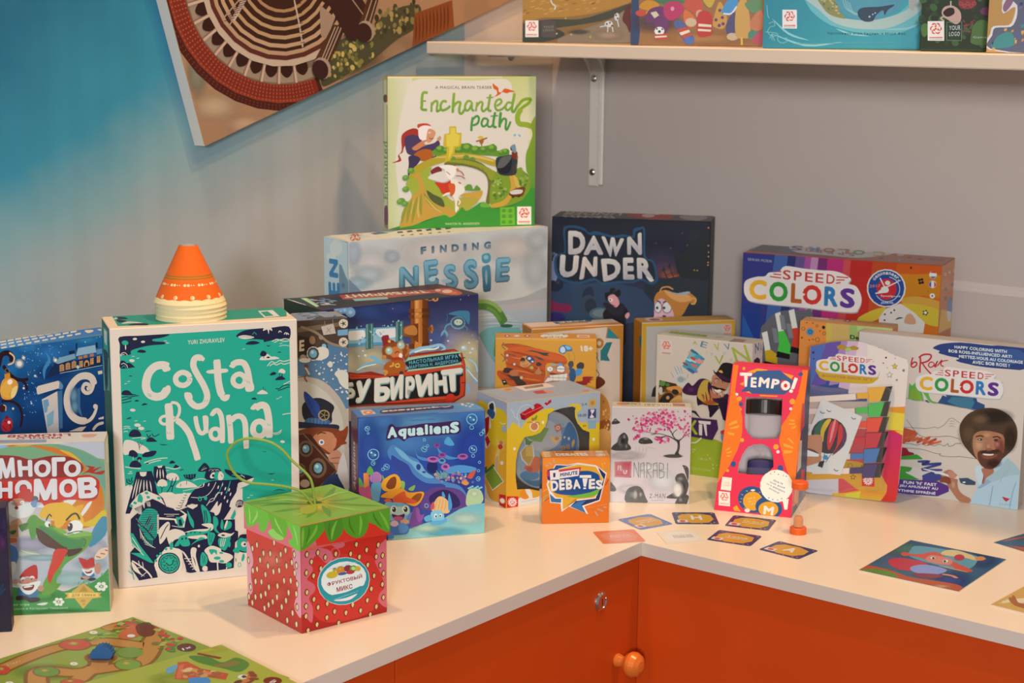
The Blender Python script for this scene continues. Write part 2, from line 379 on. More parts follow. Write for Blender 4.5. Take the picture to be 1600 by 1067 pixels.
GEO['board_b']=(-0.1617,-0.7836,-0.1629,0.0000,0.1500,0.0020,0.2400,0.0021)
GEO['picture']=(0.0343,0.3133,0.2641,0.1765,0.1290,0.2150,0.0006,0.0000)
ART={}  # printed shapes of each face, in 0.32 mm steps from the face's bottom left corner
PAL=[2009238,1580610,13816524,2397840,1580604,12240600,13031658,4373160,15790320,5552814,2769492,12242064,14212812,12242076,13818066,13818072,14606004,3179580,3970620,8300586,9088566,9087030,3953736,8695362,7119426,4757064,13393956,10237488,4734054,12208182,15000816,13014648,2761764,7878180,12616794,11034660,3946074,6329910,5147190,8302152,11051574,13417068,6329922,12629046,13814868,7107126,9083958,5529648,7904310,12624456,13022298,5933622,9483354,5144112,11057772,7116342,9088596,7094820,13423314,4732452,9875010,12229704,9082428,13415532,5136438,6329928,7908954,11053128,7122504,7876662,13818078,15002352,12598314,14607588,13000752,10239018,15003888,12618330,10249782,13023816,3161160,1975344,5922918,7876644,2764854,7116462,7884342,5913636,4743222,7125738,12245166,7125558,5151804,8703048,14178870,8299110,12633756,13426356,14610636,6707790,14567490,7121016,8280696,8686158,3946032,12242136,12635346,13030110,11848926,11059416,13423320,13028562,11847378,10272984,7113384,10661562,11449536,11057868,9481926,12242130,9483462,3170442,7901346,4758726,3956862,7910616,5932188,4757178,9091800,4754094,3167340,8299194,10274526,9090252,5145666,8695398,7122618,3956826,5932116,12639984,11853552,13822704,7511226,5932200,3967686,11457258,13027020,12211260,7116396,5142678,7909056,3953772,3164256,1580592,3159636,1976892,2764872,3947610,5522016,9065556,13003848,2371644,1582122,10259058,11443272,1976886,3164268,8294586,1976898,2371656,1582134,9053268,3155058,2371662,3557472,2373192,5139582,7111824,2380926,15395556,13027026,1579044,14590638,1973802,6698562,2368566,15384786,9070206,2760234,5520462,4334652,13404732,15380070,14195796,14593632,10271442,12225138,791064,7105650,1975338,13027014,12604500,14997720,15790308,11447988,2370138,4740234,9081000,11447982,3165840,3162756,4741776,9081018,13026984,11451066,13028538,12632226,13423278,4743330,7118034,10276080,12602934,11057892,9093342,14609136,14214384,5151948,6336216,3961464,9091770,2772564,4757190,7119552,9882852,9063972,5910546,13011528,11037744,14200428,12616776,11828796,7093272,4729362,12616770,9065508,7093278,11828802,5912082,11039286,7882782,12619860,7096350,3964584,7118010,3956868,11848896,7116456,5938368,7121100,5147310,3175062,9094896,14217456,7910622,14610672,7912164,10669284,7912176,9056292,12601392,7085592,7875102,3938322,9882810,6340836,1973796,7909050,14214372,9054774,14596698,9063978,13008456,13011540,11441754,10669266,4727826,11025450,11034666,14198868,13409352,3946038,11432508,12596784,3154992,2368560,9455676,12240582,9850428,12627630,12229788,11822670,7907550,11451096,5932218,2376264,9488046,12248286,12243696,4747932,11842734,11050134,4734006,7102542,3156516,13025448,9076332,9076344,9077880,13027002,4737090,7119564,9073242,3947586,7912158,13423308,4738632,11065584,10260600,11447976,12239034,13023912,7096374,9063990,5918274,2370102,3958428,7118028,2771094,1978476,10260576,7881258,9060906,12223590,4747950,4729374,12618348,4729380,7101000,3944490,11855088,12619896,9065538,2769522,11051676,7901370,3947592,5142702,10266798,3170460,5130312,3961530,2772654,3164322,5936844,4752588,4356288,2771118,3167406,4342422,7122654,5915280,2761830,4754130,4755666,5153502,5150430,1976940,9062550,5912196,9065640,10248366,11431092,11039418,5938392,1984638,12616836,9068730,5938380,13415562,11427996,4749504,5941410,12606024,13407828,11062440,13033164,7915236,7125714,9096402,11851986,5942988,11458764,14194248,13006920,11424906,11042496,5939922,5941338,8698458,7910502,7889052,14198838,7881252,14195760,13392438,13000764,7124190,10670808,2766390,4726344,11424912,5932242,3961542,13020876,13017732,5542110,4751058,7096476,14203530,11834970,5151966,4758750,11818092,7915242,5943006,4754124,10279152,3941466,3952278,3963084,5938410,6726378,13420224,12616800,13421784,3158112,13030122,13423326,3552870,8269902,13821168,1993908,1196676,1192044,2783436,2784972,1995456,3181260,1594530,1990830,1589904,3967692,1585242,7907532,9091806,5935296,1583688,11833446,5916732,11828826,12622956,4735548,13016166,13034736,2758692,14205090,2365488,3939888,13020822,14197320,14595156,14997660,13013046,11020860,7870506,14997732,7085616,6328512,13816530,3961512,11057874,7909074,13421772,3574506,2387148,13030104,13030080,13026990,7895136,11845842,11845848,7907460,7119504,9090270,13006902,14200380,11023914,13008426,14200374,13417014,13006890,14607594,12595242,9056304,7875108,14212842,14214378,11810352,5921382,11830386,5932104,11828850,7116486,11833464,11844300,11059410,11054796,11848908,9879756,10274508,10666188,13423290,3967662,3969102,5151834,3176514,5151828,14201916,5936700,3966030,4730916,3939870,12598320,5150280,3961404,7910490,2775600,2763300,2761758,2774052,7908936,4758618,2763318,11831934,11415600,7088676,11828844,14208186,11421750,13028520,13424856,12626010,14206584,9862710,11046984,11063994,9881256,4747956,13028556,11043942,3956796,11821104,8690886,10632270,9850464,13016220,15003870,12632238,1972278,1577514,4727898,2760276,2781840,1979988,3554442,2374776,4351656,3167388,2766450,2371686,6313104,5523594,10638492,9064092,11831988,11042472,7483506,6302322,11808888,11417208,12602964,11811906,11807274,11814948,13000746,12604446,13799466,2374794,1984674,2775720,12615198,13016130,13022268,13016190,2763306,14212830,2377878,12593718,13010052,12598326,4348584,12602970,7498848,1973790,3158058,11449524,15000804,15383100,3580488,11822640,13777974,3572934,6306972,12991548,9873600,6317682,12625962,1580580,4769358,12599856,7898256,3161184,3952254,4737150,7882878,8667750,11028552,11426364,6311574,11819598,11828814,5546598,12625998,11423322,11452626,4342344,7514334,12632262,7494246,12613704,14595144,4744824,14601414,7498860,5933760,14192712,13023834,13020780,9878124,11455626,3175080,7122642,3967674,5523492,13016178,14209734,5151858,14606046,8279184,11841102,13027008,2769540,3562140,14215920,11807292,6336090,8302146,2771070,2772612,3963036,10661556,14212836,3185742,11034672,12596790,3178182,5912220,12203580,7113390,9079440,8289918,5921370,12212796,12609102,9053238,4363836,3950736,5518986,11062500,12245226,10272978,9088716,9878220,9088710,11039328,9059412,4734000,6311484,3549732,11040864,12621432,8276028,11827314,5913648,3941412,8277570,3942948,12226680,9067086,9068628,9067080,12622980,8276022,13819626,3952236,11048592,12225144,11810376,9087150,10269768,11847306,7905978,9876672,11451000,4758720,11818056,3966120,14192784,9060930,12613740,4743324,13407894,3967680,14194266,7111872,11067114,9875130,4740186,3944484,5933640,4750908,12633798,9068598,13013070,13014624,13017702,7096362,3939912,5910636,11838024,13009974,7088712,11423280,3939906,11432538,11435622,13016196,2760222,2365494,2760246,9087024,3941460,9876534,12636858,11848854,11059320,11814996,12240588,8693850,10271376,10257552,5139594,5517402,6720174,11053266,13017648,11844282,12630714,12229728,13815000,10647672,12616752,11037732,3181218,11828784,13025466,2786454,11040822,2781828,4749450,5910564,13423272,11830338,9065514,13016148,9067056,14206614,11438670,13423332,12222018,2385552,11437146,12615228,13409340,12619818,11818020,13000740,10240536,14188080,7091736,3949128,4737096,13014618,3559038,13033200,3942942,11039304,9067062,11437140,3944496,11056212,3941406,11825736,9851958,13031646,13026966,5922912,4738644,12638436,3961518,11852016,7912170,4737102,3946044,2774148,9051684,9065520,1972242,13011558,12615252,9054750,7104096,8695488,11831880,13415538,13424868,4339254,13418694,11831916,10636866,12629184,14986830,14582838,14184996,14979126,11449530,14201922,14203500,7912020,9091668,11816502,9091692,11447994,11813424,2775708,2373222,3173550,3175098,1986198,7124034,11437092,3946116,12596820,15000810,2772618,9077892,15002346,14596764,12618312,13023918,13426416,5128770,10260618,4345458,5134962,12624492,13818084,11842746,3947580,8686224,6712434,8686230,2763312,7503492,5528160,12239046,9870498,15397104,6710886,4735560,7501944,12202104,12994698,11414118,13392528,12598380,13796526,10629192,13013148,5526612,12633786,7892064,10243656,12223614,5921364,10255932,7100988,9861174,11045448,11441748,7887402,3554358,7893606,9865854,4343874,11847384,2368548,5119524,13819632,12604470,7116390,7896702,11446356,7887432,8676930,2374764,10254414,5128788,3566676,11420214,2370114,11026998,12635340,11845806,10236006,12618420,11030082,11443344,11822658,11446428,4348572,12635334,4351668,10629174,11440200,5912184,3574482,12636900,4343928,12627528,5145702,4357752,11039322,10242150,11050050,1979994,2393250,3185850,5942982,9878214,7898202,9870438,5141070,10659978,4362420,7910598,2374746,9876696,7913688,1591386,7124172,5151924,1978404,1583640,2376234,1583646,3168822,1979940,7875126,9848916,9056322,5910618,4353084,11443356,2363922,11446434,11842740,7114896,11454168,10664646,1187346,11440218,10650702,12635358,5134968,11437128,4348578,3571344,9850446,7101090,11836506,3572880,7887486,9861192,11047032,10255974,12232848,8291448,12231306,10257516,5526588,4737078,11050074,6317628,12234348,4345392,8289864,4342320,8288334,3552804,8276010,6303768,4333080,8664612,7481886,11031618,7481892,7497306,9471096,3151890,12232860,8282196,3546648,11839644,11441790,11047026,10652268,10255968,5515812,10259070,11839650,4336164,9864312,5518884,11050128,3546654,10260612,12988452,10626084,13002360,6695448,13811850,13819620,2791080,10243674,9452616,10673898,9491166,13011504,8664660,6726210,12629058,4743336,11418690,11446326,14201946,11460246,4740144,15751764,15761010,14570568,15774924,15773388,9848880,15790284,12609144,12989994,5150250,4753962,5545008,7517250,3964452,15762588,8312916,7916616,8314458,11071614,7908930,11449416,11844162,5936694,9093216,9873474,3955242,10269900,13811760,14197302,13031664,11409444,9048606,14604510,14606052,12616788,11039298,7117884,12613698,14609124,13019226,3950724,8695500,5926026,4741764,5922906,11045466,14192688,12619932,13378590,15788784,10269912,14203446,13802556,14206506,10271454,2777250,11017770,12206646,12232854,13403238,7511094,12197406,9480396,8690880,12223560,6707796,11421786,12226692,12222084,7505064,9085620,8297652,6325422,10266804,2385558,3569832,1992354,6721608,4749366,11440188,12626004,11427912,13023924,13020786,12220488,12214338,11028528,11437104,12622914,13026996,13776480,14579754,14197308,3953808,14197296,3562134,13381704,3167382,14211306,14203518,14180412,8302188,2774160,15387792,14999262,14988348,5927598,14198892,9087192,5139648,2767998,5139642,6313128,10257600,12627666,14211288,14194224,14208072,13028568,13383240,12595308,13383210,14203464,14192700,13808700,13421640,13804074,13771806,7888926,2761752,4735512,11825754,10660014,14211294,3185736,3178176,5912214,14999232,3947568,13417032,7107186,9082518,11045418,9487992,13424862,1992270,13415472,12202044,12593712,14189712,12225132,11830368,5910576,5142738,12622908,11816508,12624486,2764914,13401690,13406340,14211300,8288418,2384010,1592970,3568248,1981590,1589886,5150406,10636848,12621438,11020878,11816520,12222078,12632220,10627662,12225114,1975362,7902960,7875150,12624510,2380932,4359348,12231258,13423302,9855024,8297544,6721602,7114824,11043912,11421756,11447910,5935164,6724674,5916714,11427900,6698538,12638448,11421768,5144124,9483366,4353078,12209748,9481818,11025468,5933634,7904334,9876582,5912118,13424880,12238968,10661460,11449512,9480264,8690748,5144118,7893570,11030070,7878186,12215886,5938386,4359390,12629136,9460284,12222048,12235848,7879728,5909022,11430984,6695460,12635364]
